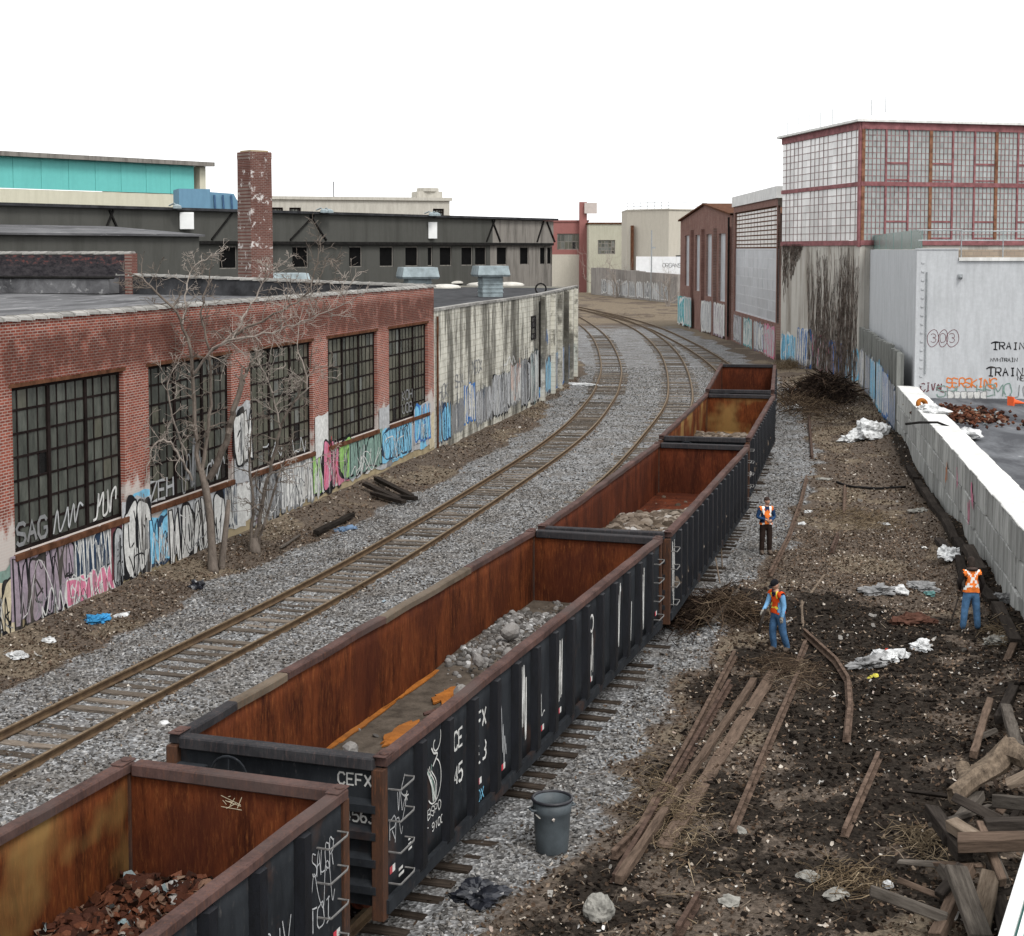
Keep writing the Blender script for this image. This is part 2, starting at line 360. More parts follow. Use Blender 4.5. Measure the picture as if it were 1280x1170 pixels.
# ---------------------------------------------------------------- railway tracks
def railmat(name, a, b_, top):
    t = NT(name, .7); f = t.noise(4, None, 5, .7)
    t.color(t.mix(t.ramp(f, [(.35,0),(.7,1)]), a, b_)); return t.m
M['rail'] = railmat('brown_rusted_rail', (.07,.046,.03), (.125,.085,.05), 0)
M['railhead'] = simple('worn_railhead', (.2,.15,.1), .35, 6, .7)
def tie_mat():
    t = NT('weathered_grey_tie', .95); r = t.objrand()
    g = t.noise(3, t.map((14,14,14), src=t.map((.12,1,1))), 5, .7)
    col = t.mix(t.ramp(g, [(.3,0),(.7,1)]), (.06,.048,.038), (.2,.17,.14))
    col = t.mix(1.0, col, t.ramp(r, [(0,.45),(.6,.85),(1,1.25)]), 'MULTIPLY')
    t.color(col).bump(g, .5, .02); return t.m
M['tie'] = tie_mat()
def dark_tie_mat():
    t = NT('creosoted_dark_tie', .9); g = t.noise(9, t.map((.15,1,1)), 5, .7)
    col = t.mix(t.ramp(g, [(.35,0),(.75,1)]), (.016,.013,.011), (.085,.066,.052))
    col = t.mix(1.0, col, t.ramp(t.objrand(), [(0,.6),(1,1.3)]), 'MULTIPLY')
    t.color(col).bump(g, .6, .02); return t.m
M['tie_dark'] = dark_tie_mat()
RP = [(-.075,0),(.075,0),(.075,.02),(.012,.035),(.012,.115),(.036,.125),(.036,.16),(-.036,.16),(-.036,.125),(-.012,.115),(-.012,.035),(-.075,.02)]
def offset(T, o):
    d = np.gradient(T, axis=0); d /= np.linalg.norm(d,axis=1)[:,None]
    return T+np.stack([d[:,1],-d[:,0]],1)*o
def rail_mesh(line, z0, hscale=1.0):
    """a tee rail swept along a plan line (list of x,y or x,y,z)"""
    L = np.array(line, float); n = len(RP); b = MB()
    d = np.gradient(L[:,:2], axis=0); d /= np.maximum(np.linalg.norm(d,axis=1),1e-9)[:,None]
    vs = []
    for k,p in enumerate(L):
        zz = p[2] if L.shape[1] > 2 else z0
        for a,h in RP: vs.append((p[0]+d[k][1]*a, p[1]-d[k][0]*a, zz+h*hscale))
    fs = []; ms = []
    for k in range(len(L)-1):
        for j in range(n):
            fs.append((k*n+j, k*n+(j+1)%n, (k+1)*n+(j+1)%n, (k+1)*n+j)); ms.append(1 if j == 6 else 0)
    fs += [tuple(range(n-1,-1,-1)), tuple((len(L)-1)*n+j for j in range(n))]; ms += [0,0]
    b.v = vs; b.f = fs; b.m = ms; return b
tie_meshes = {}
def tie_mesh(mat, k, half=1.25):
    if (mat,k) not in tie_meshes:
        b = MB(); r = random.Random(k); nx = 7
        for i in range(nx+1):
            x = -half+2*half*i/nx; e = .0 if 0 < i < nx else r.uniform(-.04,.04)
            for y,z in ((-.11,-.15),(.11,-.15),(.11,0),(-.11,0)):
                b.v.append((x+e, y+r.uniform(-.012,.012), z+r.uniform(-.008,.008)))
        for i in range(nx):
            for j in range(4): b.f.append((i*4+j, i*4+(j+1)%4, i*4+4+(j+1)%4, i*4+4+j)); b.m.append(0)
        b.f += [(3,2,1,0), tuple(nx*4+j for j in range(4))]; b.m += [0,0]
        bo = b.build('tie', M[mat]); tie_meshes[(mat,k)] = bo.data; bpy.data.objects.remove(bo)
    return tie_meshes[(mat,k)]
def track(name, T, y0, y1_, label, mat='tie', half=1.25, gauge=1.56, ties_to=999, ztie=.03, spacing=.56):
    root = empty(name, (0,0,0), 0, label, 'railway track')
    m = (T[:,1] >= y0) & (T[:,1] <= y1_); C = T[m]
    for s in (-1,1): rail_mesh(offset(C, s*gauge/2), .03).build('rail', [M['rail'],M['railhead']], root)
    seg = np.linalg.norm(np.diff(C,axis=0),axis=1); cum = np.concatenate([[0],np.cumsum(seg)]); s = 0.0; n = 0
    while s < cum[-1]:
        x = np.interp(s,cum,C[:,0]); y = np.interp(s,cum,C[:,1]); xx = np.interp(s+.3,cum,C[:,0]); yy = np.interp(s+.3,cum,C[:,1])
        if s+.3 > cum[-1] or y > ties_to: break
        a = math.atan2(yy-y, xx-x)-math.pi/2
        mt = 'tie' if y > 88 else mat
        link('tie', tie_mesh(mt, n % 7 if n % 3 else random.randrange(7), half if y < 88 else 1.25), root, (x+random.uniform(-.06,.06), y, ztie+random.uniform(-.05,.012)), (0,0,a+random.uniform(-.025,.025)))
        s += spacing+random.uniform(-.05,.05); n += 1
    return root
track('railway_track', T1, 16, 262, 'railway track with brown rails on grey ties curving past the graffiti walls', ties_to=165)
track('railway_track', TG, 1, 250, 'railway track with dark ties under the line of gondola cars', mat='tie_dark', half=1.55, ties_to=150, ztie=.035)
track('railway_track', T2, 53, 250, 'middle railway track that curves left from behind the gondola cars', ties_to=160)

# ---------------------------------------------------------------- loose ground cover (nobody could count it)
def sample(n, x0, x1_, y0, y1_, bias=1.0):
    u = rng.random(n)**bias
    return rng.uniform(x0, x1_, n), y0+(y1_-y0)*u
def frustum(x, y, pad=1.0): return (np.abs(x) < .345*y+pad) & (y > 17)
def stone_mat(name, stops):
    t = NT(name, .9); c = t.ramp(t.island(), stops); n = t.noise(40, None, 2)
    c = t.mix(.35, c, t.ramp(n, [(.3,.05),(.7,.45)]), 'OVERLAY'); c = t.mix(1.0, c, t.ramp(t.noise(.7, None, 4, .7), [(.3,(.55,.5,.45)),(.6,(1.05,1.05,1.05))]), 'MULTIPLY')
    t.color(c); return t.m
M['ballast'] = stone_mat('grey_ballast', [(0,.05),(.35,(.125,.122,.118)),(.7,(.225,.22,.213)),(.93,(.34,.335,.325)),(1,.5)])
def ballast(n, y0, y1_, s0, s1, bias):
    x, y = sample(n, -24, 20, y0, y1_, bias)
    gr, bl, st = zones(x, y); o1 = np.abs(x-x1(y))*.96; og = (x-xg(y))*.96; o2 = np.abs(x-x2(y))*.96
    keep = frustum(x,y) & (gr > .45+.3*rng.random(n)) & ~((o1 < .72) & (rng.random(n) < .5)) & ~((np.abs(og) < 1.5) & (y < 88)) & (x > xw(y)+.2)
    keep &= ~((o1 > .7) & (o1 < .9))
    keep &= ~((og > 1.5) & (og < 1.62) & (y < 88) & (rng.random(n) < .7))
    keep &= ~((o2 < .72) & (y > 53) & (rng.random(n) < .5))
    x, y = x[keep], y[keep]; P = np.stack([x,y,hgt(x,y)+.008],1)
    return stones_np(P, rng.uniform(s0,s1,len(x)), .7)
parts = [ballast(230000, 17, 60, .024, .05, 1.15), ballast(60000, 60, 120, .035, .06, 1.0)]
off = 0; Vs=[]; Fs=[]
for v_, f_ in parts: Vs.append(v_); Fs.append(f_+off); off += len(v_)
tag(link('ballast_gravel', np_mesh('ballast_gravel', np.concatenate(Vs), np.concatenate(Fs), M['ballast'])), 'loose grey ballast gravel spread around the railway tracks', 'gravel', kind='stuff')
M['leaf'] = stone_mat('dead_leaves', [(0,(.03,.022,.016)),(.45,(.09,.062,.044)),(.75,(.18,.13,.095)),(.92,(.32,.26,.2)),(1,(.6,.57,.52))])
def litter(n, y0, y1_, bias, s0, s1):
    x, y = sample(n, -18, 22, y0, y1_, bias)
    gr, bl, st = zones(x, y)
    dl = x-xw(y)
    p = (1-gr)*(.9-.75*bl)+.03+ .35*((np.abs(np.abs(x-x1(y))*.96-.98) < .22)*(fbm(x,y,.5,77) > .48))
    keep = frustum(x,y) & (rng.random(n) < p) & (dl > .15) & (x < xr(y)-.1)
    x, y = x[keep], y[keep]; P = np.stack([x,y,hgt(x,y)+.02],1)
    return leaves_np(P, rng.uniform(s0,s1,len(x)), .8)
parts = [litter(230000, 17, 50, 1.1, .014, .042), litter(80000, 50, 110, 1.0, .025, .06)]
off = 0; Vs=[]; Fs=[]
for v_, f_ in parts: Vs.append(v_); Fs.append(f_+off); off += len(v_)
tag(link('leaf_litter', np_mesh('leaf_litter', np.concatenate(Vs), np.concatenate(Fs), M['leaf'])), 'brown dead leaves strewn along the walls and the old track bed', 'leaves', kind='stuff')
M['twig'] = stone_mat('dry_twigs', [(0,(.04,.03,.022)),(.5,(.12,.09,.065)),(.9,(.25,.2,.15)),(1,(.4,.35,.28))])
x, y = sample(60000, -16, 22, 18, 100, 1.25); gr, bl, st = zones(x, y)
keep = frustum(x,y) & (rng.random(len(x)) < (1-gr)*(.35+.65*st)*(1-.5*bl)) & (x > xw(y)+.2) & (x < xr(y)-.2); x, y = x[keep], y[keep]
v_, f_ = twigs_np(np.stack([x,y,hgt(x,y)+.03],1), rng.uniform(.1,.45,len(x)), rng.uniform(.003,.008,len(x)))
tag(link('dry_twigs', np_mesh('dry_twigs', v_, f_, M['twig'])), 'dry twigs and straw scattered over the dirt', 'twigs', kind='stuff')
M['clod'] = stone_mat('soil_clods', [(0,(.006,.005,.0045)),(.6,(.024,.019,.016)),(1,(.065,.052,.042))])
x, y = sample(40000, 0, 20, 18, 46, 1.0); gr, bl, st = zones(x, y)
keep = frustum(x,y) & (rng.random(len(x)) < bl*.9) & (x < xr(y)-.05); x, y = x[keep], y[keep]
v_, f_ = stones_np(np.stack([x,y,hgt(x,y)+.005],1), rng.uniform(.02,.09,len(x))*rng.uniform(.5,1,len(x)), .7)
tag(link('soil_clods', np_mesh('soil_clods', v_, f_, M['clod'])), 'clods of black dug-up soil on the right of the cars', 'soil', kind='stuff')
M['flake'] = stone_mat('pale_litter', [(0,(.16,.15,.14)),(.5,(.36,.35,.33)),(.85,(.62,.61,.59)),(.95,(.4,.3,.25)),(1,(.3,.42,.5))])
x, y = sample(22000, -16, 22, 18, 110, 1.2); gr, bl, st = zones(x, y)
clump = fbm(x,y,.45,63) > .5
keep = frustum(x,y) & (rng.random(len(x)) < (1-gr)*(.2+.45*bl)*(.25+clump)+.012+.25*((x-xw(y)) < 2.2)*(y < 75)) & (x > xw(y)+.15) & (x < xr(y)-.15); x, y = x[keep], y[keep]
v_, f_ = leaves_np(np.stack([x,y,hgt(x,y)+.035],1), rng.uniform(.01,.036,len(x))*(1+1.6*(rng.random(len(x)) < .08)), .9)
tag(link('pale_litter', np_mesh('pale_litter', v_, f_, M['flake'])), 'pale scraps of paper plastic and rubble littering the dirt', 'litter', kind='stuff')
# ---------------------------------------------------------------- painted strokes and lettering
FONT = {'A':[[(0,0),(.5,1),(1,0)],[(.2,.4),(.8,.4)]],'B':[[(0,0),(0,1),(.7,1),(.85,.85),(.85,.65),(.6,.52),(0,.52)],[(.6,.52),(1,.4),(1,.15),(.8,0),(0,0)]],
'C':[[(1,.8),(.75,1),(.25,1),(0,.75),(0,.25),(.25,0),(.75,0),(1,.2)]],'D':[[(0,0),(0,1),(.6,1),(1,.7),(1,.3),(.6,0),(0,0)]],
'E':[[(1,1),(0,1),(0,0),(1,0)],[(0,.5),(.8,.5)]],'F':[[(1,1),(0,1),(0,0)],[(0,.5),(.8,.5)]],
'G':[[(1,.8),(.75,1),(.25,1),(0,.75),(0,.25),(.25,0),(.75,0),(1,.2),(1,.45),(.6,.45)]],'H':[[(0,0),(0,1)],[(1,0),(1,1)],[(0,.5),(1,.5)]],
'I':[[(.5,0),(.5,1)],[(.2,0),(.8,0)],[(.2,1),(.8,1)]],'J':[[(.9,1),(.9,.25),(.65,0),(.3,0),(.05,.25)]],'K':[[(0,0),(0,1)],[(1,1),(0,.45),(1,0)]],
'L':[[(0,1),(0,0),(1,0)]],'M':[[(0,0),(0,1),(.5,.4),(1,1),(1,0)]],'N':[[(0,0),(0,1),(1,0),(1,1)]],
'O':[[(.25,0),(0,.25),(0,.75),(.25,1),(.75,1),(1,.75),(1,.25),(.75,0),(.25,0)]],'P':[[(0,0),(0,1),(.8,1),(1,.85),(1,.6),(.8,.45),(0,.45)]],
'R':[[(0,0),(0,1),(.8,1),(1,.85),(1,.6),(.8,.48),(0,.48)],[(.45,.48),(1,0)]],'S':[[(1,.85),(.75,1),(.25,1),(0,.8),(.1,.58),(.9,.42),(1,.2),(.75,0),(.25,0),(0,.15)]],
'T':[[(0,1),(1,1)],[(.5,1),(.5,0)]],'U':[[(0,1),(0,.25),(.25,0),(.75,0),(1,.25),(1,1)]],'V':[[(0,1),(.5,0),(1,1)]],'X':[[(0,0),(1,1)],[(0,1),(1,0)]],
'Y':[[(0,1),(.5,.5),(1,1)],[(.5,.5),(.5,0)]],'Z':[[(0,1),(1,1),(0,0),(1,0)]],
'0':[[(.25,0),(0,.25),(0,.75),(.25,1),(.75,1),(1,.75),(1,.25),(.75,0),(.25,0)]],'1':[[(.3,.8),(.55,1),(.55,0)]],
'3':[[(0,.9),(.25,1),(.75,1),(1,.8),(.9,.6),(.45,.52),(.9,.44),(1,.2),(.75,0),(.25,0),(0,.12)]],'4':[[(.75,0),(.75,1),(0,.3),(1,.3)]],
'5':[[(1,1),(.05,1),(0,.55),(.7,.6),(1,.4),(1,.2),(.7,0),(.2,0),(0,.12)]],'6':[[(.9,.95),(.5,1),(.1,.75),(0,.3),(.25,0),(.75,0),(1,.25),(.8,.5),(.4,.55),(.05,.35)]],
'9':[[(.1,.05),(.5,0),(.9,.25),(1,.7),(.75,1),(.25,1),(0,.75),(.2,.5),(.6,.45),(.95,.65)]]}
def smooth2(pts, k=3, closed=False):
    P = [np.array(p, float) for p in pts]
    if len(P) < 3: return P
    P = [P[-2] if closed else 2*P[0]-P[1]]+P+[P[1] if closed else 2*P[-1]-P[-2]]; out = []
    for i in range(1, len(P)-2):
        for t in np.linspace(0,1,k,endpoint=False):
            a,b,c,d = P[i-1:i+3]; out.append(.5*(2*b+(c-a)*t+(2*a-5*b+4*c-d)*t*t+(3*b-a-3*c+d)*t**3))
    out.append(P[-2]); return out
class Paint:
    """flat paint on a surface: fm(u,v) -> point of the surface"""
    def __init__(s, fm, layer=0): s.b = MB(); s.fm = fm; s.k = layer
    def ribbon(s, pts, w, mi=0, taper=False):
        P = [np.array(p, float) for p in pts]; n = len(P)
        if n < 2: return
        s.k += 1; vs = []
        for i in range(n):
            d = P[min(i+1,n-1)]-P[max(i-1,0)]; l = np.hypot(*d); d = d/l if l > 1e-9 else np.array([1,0]); q = np.array([-d[1],d[0]])
            ww = w*(.35+.65*math.sin(math.pi*(i+.6)/(n+.2))) if taper else w
            for sg in (1,-1): vs.append(s.fm(*(P[i]+q*ww/2*sg), .004+.00015*s.k))
        s.b.add(vs, [(2*i,2*i+1,2*i+3,2*i+2) for i in range(n-1)], mi)
    def fill(s, pts, mi=0):
        s.k += 1; s.b.add([s.fm(p[0],p[1],.004+.00015*s.k) for p in pts], [tuple(range(len(pts)))], mi)
    def text(s, txt, u, v, h, w, sw, mi=0, gap=.3, curl=False, jit=0.0):
        for ch in txt:
            for st in FONT.get(ch, []):
                pts = [(u+(p[0]+random.uniform(-jit,jit))*w, v+(p[1]+random.uniform(-jit,jit))*h) for p in st]
                s.ribbon(smooth2(pts, 3) if curl else pts, sw, mi)
            u += w*(1+gap)
    def scribble(s, u0, v0, u1, v1, n, sw, mi=0, taper=False):
        pts = [(u0+(u1-u0)*(i/n)+random.uniform(-.35,.35)*(u1-u0)/max(n,2)*2, random.uniform(v0,v1) if i % 2 else random.choice((v0,v1))+random.uniform(-.15,.15)*(v1-v0)) for i in range(n+1)]
        s.ribbon(smooth2(pts, 5), sw, mi, taper)
    def bubble(s, cu, cv, w, h, fill, line, sw, inner=True, k=9):
        ph = random.uniform(0,6); pts = []
        for i in range(k*2):
            a = 2*math.pi*i/(k*2); r = 1+.13*math.sin(3*a+ph)+random.uniform(-.05,.05)
            sq = (abs(math.cos(a))**.7*math.copysign(1,math.cos(a)), abs(math.sin(a))**.7*math.copysign(1,math.sin(a)))
            pts.append((cu+sq[0]*w/2*r, cv+sq[1]*h/2*r))
        cl = smooth2(pts+[pts[0]], 2, True)
        if fill is not None: s.fill(cl[:-1], fill)
        if line is not None: s.ribbon(cl, sw, line)
        if inner and line is not None:
            for _ in range(random.choice((1,2,2))):
                a = [(cu+random.uniform(-.25,.25)*w, cv+random.uniform(-.3,.3)*h) for _ in range(3)]
                s.ribbon(smooth2(a,4), sw*.8, line)
    def letters(s, u0, v0, u1, v1, n, fill, line, sw, extra=None):
        """a row of fat interlocking letter shapes with outline"""
        w = (u1-u0)/n
        for i in range(n):
            c = u0+w*(i+.5); hh = (v1-v0)*random.uniform(.85,1.05)
            kind = random.random()
            if kind < .45:
                if fill is not None: s.bubble(c+.02, (v0+v1)/2-.02, w*1.32, hh*1.1, line, None, 0, False)
                s.bubble(c, (v0+v1)/2+random.uniform(-.05,.05)*hh, w*1.15, hh, fill, line, sw)
            else:
                sl = random.uniform(-.25,.25)*w; t = w*random.uniform(.3,.42); a,b_ = c-w*.5, c+w*.5
                pts = [(a,v0),(a+t,v0),(c,v0+hh*.35),(b_-t,v0+random.uniform(-.1,0.05)*hh),(b_,v0),(b_-t*.6+sl,v1),(c+t*.4+sl,v1-hh*.12),(c+sl,v0+hh*.62),(c-t*.6+sl,v1),(a+sl,v1+random.uniform(-.06,.06)*hh)]
                if fill is not None: s.fill([(c+(x-c)*1.16+.03,(v0+v1)/2+(y-(v0+v1)/2)*1.07-.03) for x,y in pts], line); s.fill(pts, fill)
                s.ribbon(pts+[pts[0]], sw, line)
                s.ribbon([(c-t*.5,v0+hh*.2),(c+t*.2+sl,v0+hh*.8)], sw*.7, line)
            if extra is not None: s.scribble(c-w*.4, v0, c+w*.4, v1, 4, sw*.55, extra)
    def build(s, name, mats, parent): return s.b.build(name, mats, parent, fix=False)
def spray(name, c, var=.15):
    t = NT(name, .85); f = t.noise(6, None, 6, .75); g = t.noise(1.2, t.map((1,1,.3)), 5, .7)
    col = t.mix(t.ramp(f, [(.42,.0),(.62,1)]), tuple(x*.72 for x in c), c); col = t.mix(t.math('MULTIPLY', t.ramp(g, [(.5,0),(.7,1)]), .45), col, (.16,.14,.12))
    t.color(col); return t.m
PAL = ['white','black','grey','silver','navy','skyblue','blue','pink','red','lime','sage','cream','yellow','lilac','maroon','orange','teal']
RGB = dict(white=(.62,.62,.6),black=(.016,.016,.018),grey=(.22,.225,.23),silver=(.42,.43,.44),navy=(.03,.05,.085),skyblue=(.2,.5,.7),blue=(.05,.17,.45),pink=(.6,.2,.3),red=(.5,.05,.07),lime=(.28,.5,.15),sage=(.2,.3,.26),cream=(.55,.48,.34),yellow=(.6,.5,.1),lilac=(.33,.27,.32),maroon=(.15,.05,.06),orange=(.7,.2,.04),teal=(.08,.32,.33))
SPR = [spray('spray_paint_'+k, RGB[k]) for k in PAL]; PI = {k:i for i,k in enumerate(PAL)}

# ---------------------------------------------------------------- gondola cars
CL, CW, CZT, CZF, CZB = 16.0, 3.28, 2.76, 1.06, .8
M['rib'] = simple('blue_black_side_post', (.008,.0095,.014), .5, 5, .5, streak=(1,1,.3))
M['rust_post'] = rust('rusty_corner_post', (.03,.02,.017), (.07,.035,.022), (.16,.06,.025), (.04,.03,.028), .5)
_c = {}
_bm = bmesh.new(); bmesh.ops.create_icosphere(_bm, subdivisions=2, radius=1); _bm.verts.ensure_lookup_table()
ICO2 = np.array([v.co[:] for v in _bm.verts]); ICO2F = np.array([[v.index for v in f.verts] for f in _bm.faces]); _bm.free()
def cached(key, fn):
    if key not in _c:
        o = fn(); _c[key] = o.data; bpy.data.objects.remove(o)
    return _c[key]
def gondola(label, near, far, inner, chord, left_chord=None, end_chord=None, nribs=14, end_inner=None):
    d = Vector((far[0]-near[0], far[1]-near[1], 0)); L = d.length; th = math.atan2(d.y, d.x)
    r = empty('gondola_car', (near[0],near[1],0), th, label, 'rail car', 'open gondola cars standing on the right hand track')
    hw = CW/2; sh = hw-.13; BR = [M['black'], inner]
    for s in (-1,1):
        b = MB(); nx, nz = 64, 6; bul = [random.uniform(-.012,.022) for _ in range(40)]
        for side in (0,1):
            base_ = len(b.v)
            for i in range(nx+1):
                for j in range(nz+1):
                    x = .05+(L-.1)*i/nx; k = (x-1.2)/((L-2.4)/(nribs-1)); zz = CZB+(CZT-.1-CZB)*j/nz
                    bu = bul[int(k+2)]*math.sin(math.pi*(k%1))*math.sin(math.pi*j/nz)*(1 if 0 < k < nribs-1 else .3)
                    b.v.append((x, s*(sh+bu)+(.01 if side else -.01), zz))
            for i in range(nx):
                for j in range(nz):
                    a = base_+i*(nz+1)+j; b.f.append((a,a+1,a+nz+2,a+nz+1)); b.m.append(1 if (side == 1) == (s < 0) else 0)
        for i in range(nx): a = i*(nz+1)+nz; o2 = (nx+1)*(nz+1); b.f.append((a,a+nz+1,a+nz+1+o2,a+o2)); b.m.append(0); a -= nz; b.f.append((a,a+nz+1,a+nz+1+o2,a+o2)); b.m.append(0)
        b.build('side_panel', BR, r, True)
        b = MB(); b.box(.03,L-.03, s*(sh+.02)-.006, s*(sh+.09), CZB-.12, CZB+.06) if s > 0 else b.box(.03,L-.03,-(sh+.09),-(sh+.014), CZB-.12, CZB+.06)
        b.build('side_sill', M['black'], r)
        n = nribs
        for i in range(n):
            x = 1.2+(L-2.4)*i/(n-1)
            def mk():
                q = MB(); q.add([(-.13,.0,CZB-.1),(.13,.0,CZB-.1),(.13,0,CZT-.13),(-.13,0,CZT-.13),(-.085,.115,CZB+.06),(.085,.115,CZB+.06),(.085,.115,CZT-.15),(-.085,.115,CZT-.15)],
                    [(0,1,2,3),(4,7,6,5),(0,4,5,1),(1,5,6,2),(2,6,7,3),(3,7,4,0)]); return q.build('side_post', M['rib'])
            link('side_post', cached('rib', mk), r, (x, s*(sh+.013), 0), (0,0,0 if s > 0 else math.pi))
        segs = left_chord if (s > 0 and left_chord) else [(0,1,chord)]
        for a,e,m in segs:
            q = MB(); xa, xe = a*L+(.02 if a == 0 else .004), e*L-(.02 if e == 1 else 0); ns = max(3,int((xe-xa)/.6)); dz_ = 0 if m is chord else -.012
            for i in range(ns+1):
                x = xa+(xe-xa)*i/ns; jy, jz = (noise.noise(Vector((x*.8,s*5,L)))*.022, noise.noise(Vector((x*.9,s*9,L+4)))*.014+dz_)
                for yy,zz in ((-.07,-.12),(-.07,-.02),(-.05,0),(.09,0),(.11,-.02),(.11,-.12)): q.v.append((x, s*sh+yy+jy, CZT+zz+jz))
            for i in range(ns):
                for j in range(6): q.f.append((i*6+j,i*6+(j+1)%6,i*6+6+(j+1)%6,i*6+6+j)); q.m.append(0)
            q.f += [(5,4,3,2,1,0),tuple(ns*6+j for j in range(6))]; q.m += [0,0]
            o = q.build('top_rail', m, r)
        for e,x in ((0,.0),(1,L)):
            q = MB(); q.prism([(x-.03 if not e else x-.3, s*sh-.07),(x+.3 if not e else x+.03, s*sh-.07),(x+.3 if not e else x+.03, s*sh+.11),(x-.03 if not e else x-.3, s*sh+.11)], CZT-.002, CZT+.022)
            q.tube([(x+(.1 if not e else -.1), s*sh, CZT+.02),(x+(.1 if not e else -.1), s*sh, CZT+.04)], .07, 10)
            q.build('corner_cap', chord, r, bevel=.01)
            q = MB(); q.box(x-.06 if not e else x-.1, x+.1 if not e else x+.06, s*sh-.05, s*sh+.12, CZB-.2, CZT-.15); q.build('corner_post', M['rust_post'], r, bevel=.01)
        # grab irons at both ends of the side
        for e in (0,1):
            for k in range(4):
                x0 = (L-.75 if e else .2); zz = CZB+.2+.42*k; yy = s*(sh+.13)
                def mg():
                    q = MB(); q.tube([(0,-.1,0.02),(0,.05,0.02),(.05,.06,0),(.5,.06,0),(.55,.05,.02),(.55,-.1,.02)], .014, 5); return q.build('grab_iron', M['grab'])
                link('grab_iron', cached('grab', mg), r, (x0,yy-s*.03,zz), (0,0,0), (1,s,1))
    for e in (0,1):
        x = L-.06 if e else .06; o = -1 if e else 1
        b = MB(); b.box(x-.012,x+.012,-sh+.014,sh-.014,CZB-.05,CZT-.1); b.m[3 if not e else 5] = 1; b.build('end_panel', [M['black'], end_inner or inner], r)
        q = MB(); q.box(x-.14*(1 if not e else .6),x+.14*(.6 if not e else 1),-sh+.09,sh-.09,CZT-.17,CZT-.004); q.build('end_top_rail', end_chord or chord, r, bevel=.018)
        for k,zz in enumerate((1.0,1.36,1.72,2.08)):
            q = MB(); q.add([(x-o*.015,-sh+.06,zz-.1),(x-o*.015,sh-.06,zz-.1),(x-o*.015,sh-.06,zz+.1),(x-o*.015,-sh+.06,zz+.1),(x-o*.13,-sh+.06,zz-.05),(x-o*.13,sh-.06,zz-.05),(x-o*.13,sh-.06,zz+.05),(x-o*.13,-sh+.06,zz+.05)],
                [(0,1,2,3),(4,7,6,5),(0,4,5,1),(1,5,6,2),(2,6,7,3),(3,7,4,0)]); q.build('end_rib', M['black'], r)
        q = MB(); q.box(x-o*.02-(.55 if not e else 0), x-o*.02+(.55 if e else 0), -.12,.12,.78,1.0); q.tube([(x-o*.55,0,.76),(x-o*.55,0,1.04)], .13, 10)
        q.build('coupler', M['black2'], r)
    # brake wheel and its platform on the near end
    bw = MB(); ring = [(-.16,.62+.27*math.cos(a),2.33+.27*math.sin(a)) for a in np.linspace(0,2*math.pi,21)]
    bw.tube(ring, .017, 6); bw.tube([(-.16,.62,2.33),(-.03,.62,2.33)], .05, 8)
    for a in range(5): bw.tube([(-.16,.62,2.33),(-.15,.62+.26*math.cos(a*1.2566+.3),2.33+.26*math.sin(a*1.2566+.3))], .013, 5)
    bw.build('brake_wheel', M['black'], r)
    q = MB(); q.box(-.16,-.06,.98,1.42,2.28,2.42); q.build('brake_rod_bracket', M['black'], r, bevel=.01)
    q = MB(); q.box(.08,L-.08,-sh+.015,sh-.015,CZF-.1,CZF); q.build('floor', inner, r)
    q = MB(); q.box(.1,L-.1,-.28,.28,.62,.95); q.build('centre_sill', M['black2'], r)
    for xc in (2.0, L-2.0):
        t = MB()
        for s in (-1,1):
            t.add([(xc-1.15,s*.98-.06,.42),(xc-.75,s*.98-.06,.36),(xc+.75,s*.98-.06,.36),(xc+1.15,s*.98-.06,.42),(xc+1.15,s*.98-.06,.62),(xc+.45,s*.98-.06,.8),(xc-.45,s*.98-.06,.8),(xc-1.15,s*.98-.06,.62)]+
                  [(xc-1.15,s*.98+.06,.42),(xc-.75,s*.98+.06,.36),(xc+.75,s*.98+.06,.36),(xc+1.15,s*.98+.06,.42),(xc+1.15,s*.98+.06,.62),(xc+.45,s*.98+.06,.8),(xc-.45,s*.98+.06,.8),(xc-1.15,s*.98+.06,.62)],
                  [tuple(range(8)),tuple(range(15,7,-1))]+[(i,(i+1)%8,8+(i+1)%8,8+i) for i in range(8)])
            t.tube([(xc-.15,s*.98,.4),(xc-.15,s*.98,.7)], .1, 8); t.tube([(xc+.15,s*.98,.4),(xc+.15,s*.98,.7)], .1, 8)
        t.box(xc-.2,xc+.2,-1,1,.5,.72)
        tk = t.build('truck', M['black2'], r)
        for dx in (-.85,.85):
            w = MB(); w.tube([(xc+dx,-.98,.62),(xc+dx,.98,.62)], .08, 8); w.build('axle', M['black2'], tk)
            for s in (-1,1):
                def mw():
                    q = MB(); q.tube([(0,-.07,0),(0,.03,0),(0,.031,0),(0,.07,0)], [.42,.42,.45,.45], 24); q.tube([(0,-.09,0),(0,.09,0)], .11, 10); return q.build('wheel', M['rust_dark'])
                link('wheel', cached('wheel', mw), tk, (xc+dx, s*.78, .64), (0,0,0 if s < 0 else math.pi))
    return r, L, sh
M['grab'] = simple('worn_steel_grab_iron', (.17,.165,.16), .3, 6, .5)
def side_map(L, sh):    # right hand side: u along the car, v height
    return lambda u, v, o: (u, -(sh+.012)-o, v)
def end_map(): return lambda u, v, o: (.046-o, -u, v)
g1, L1, sh = gondola('nearest gondola car with plum coloured rim cut off by the lower left edge', (-8.79,3.54), (-3.48,18.64), M['rust_olive'], M['rust_chord'], end_inner=M['rust_in'])
tc, rc = M['tan_chord'], M['rust_chord']
M['dark_rim'] = rust('blackened_top_rail', (.016,.016,.018), (.036,.035,.037), (.1,.065,.058), (.028,.026,.027), .5, (.4,.4,.4))
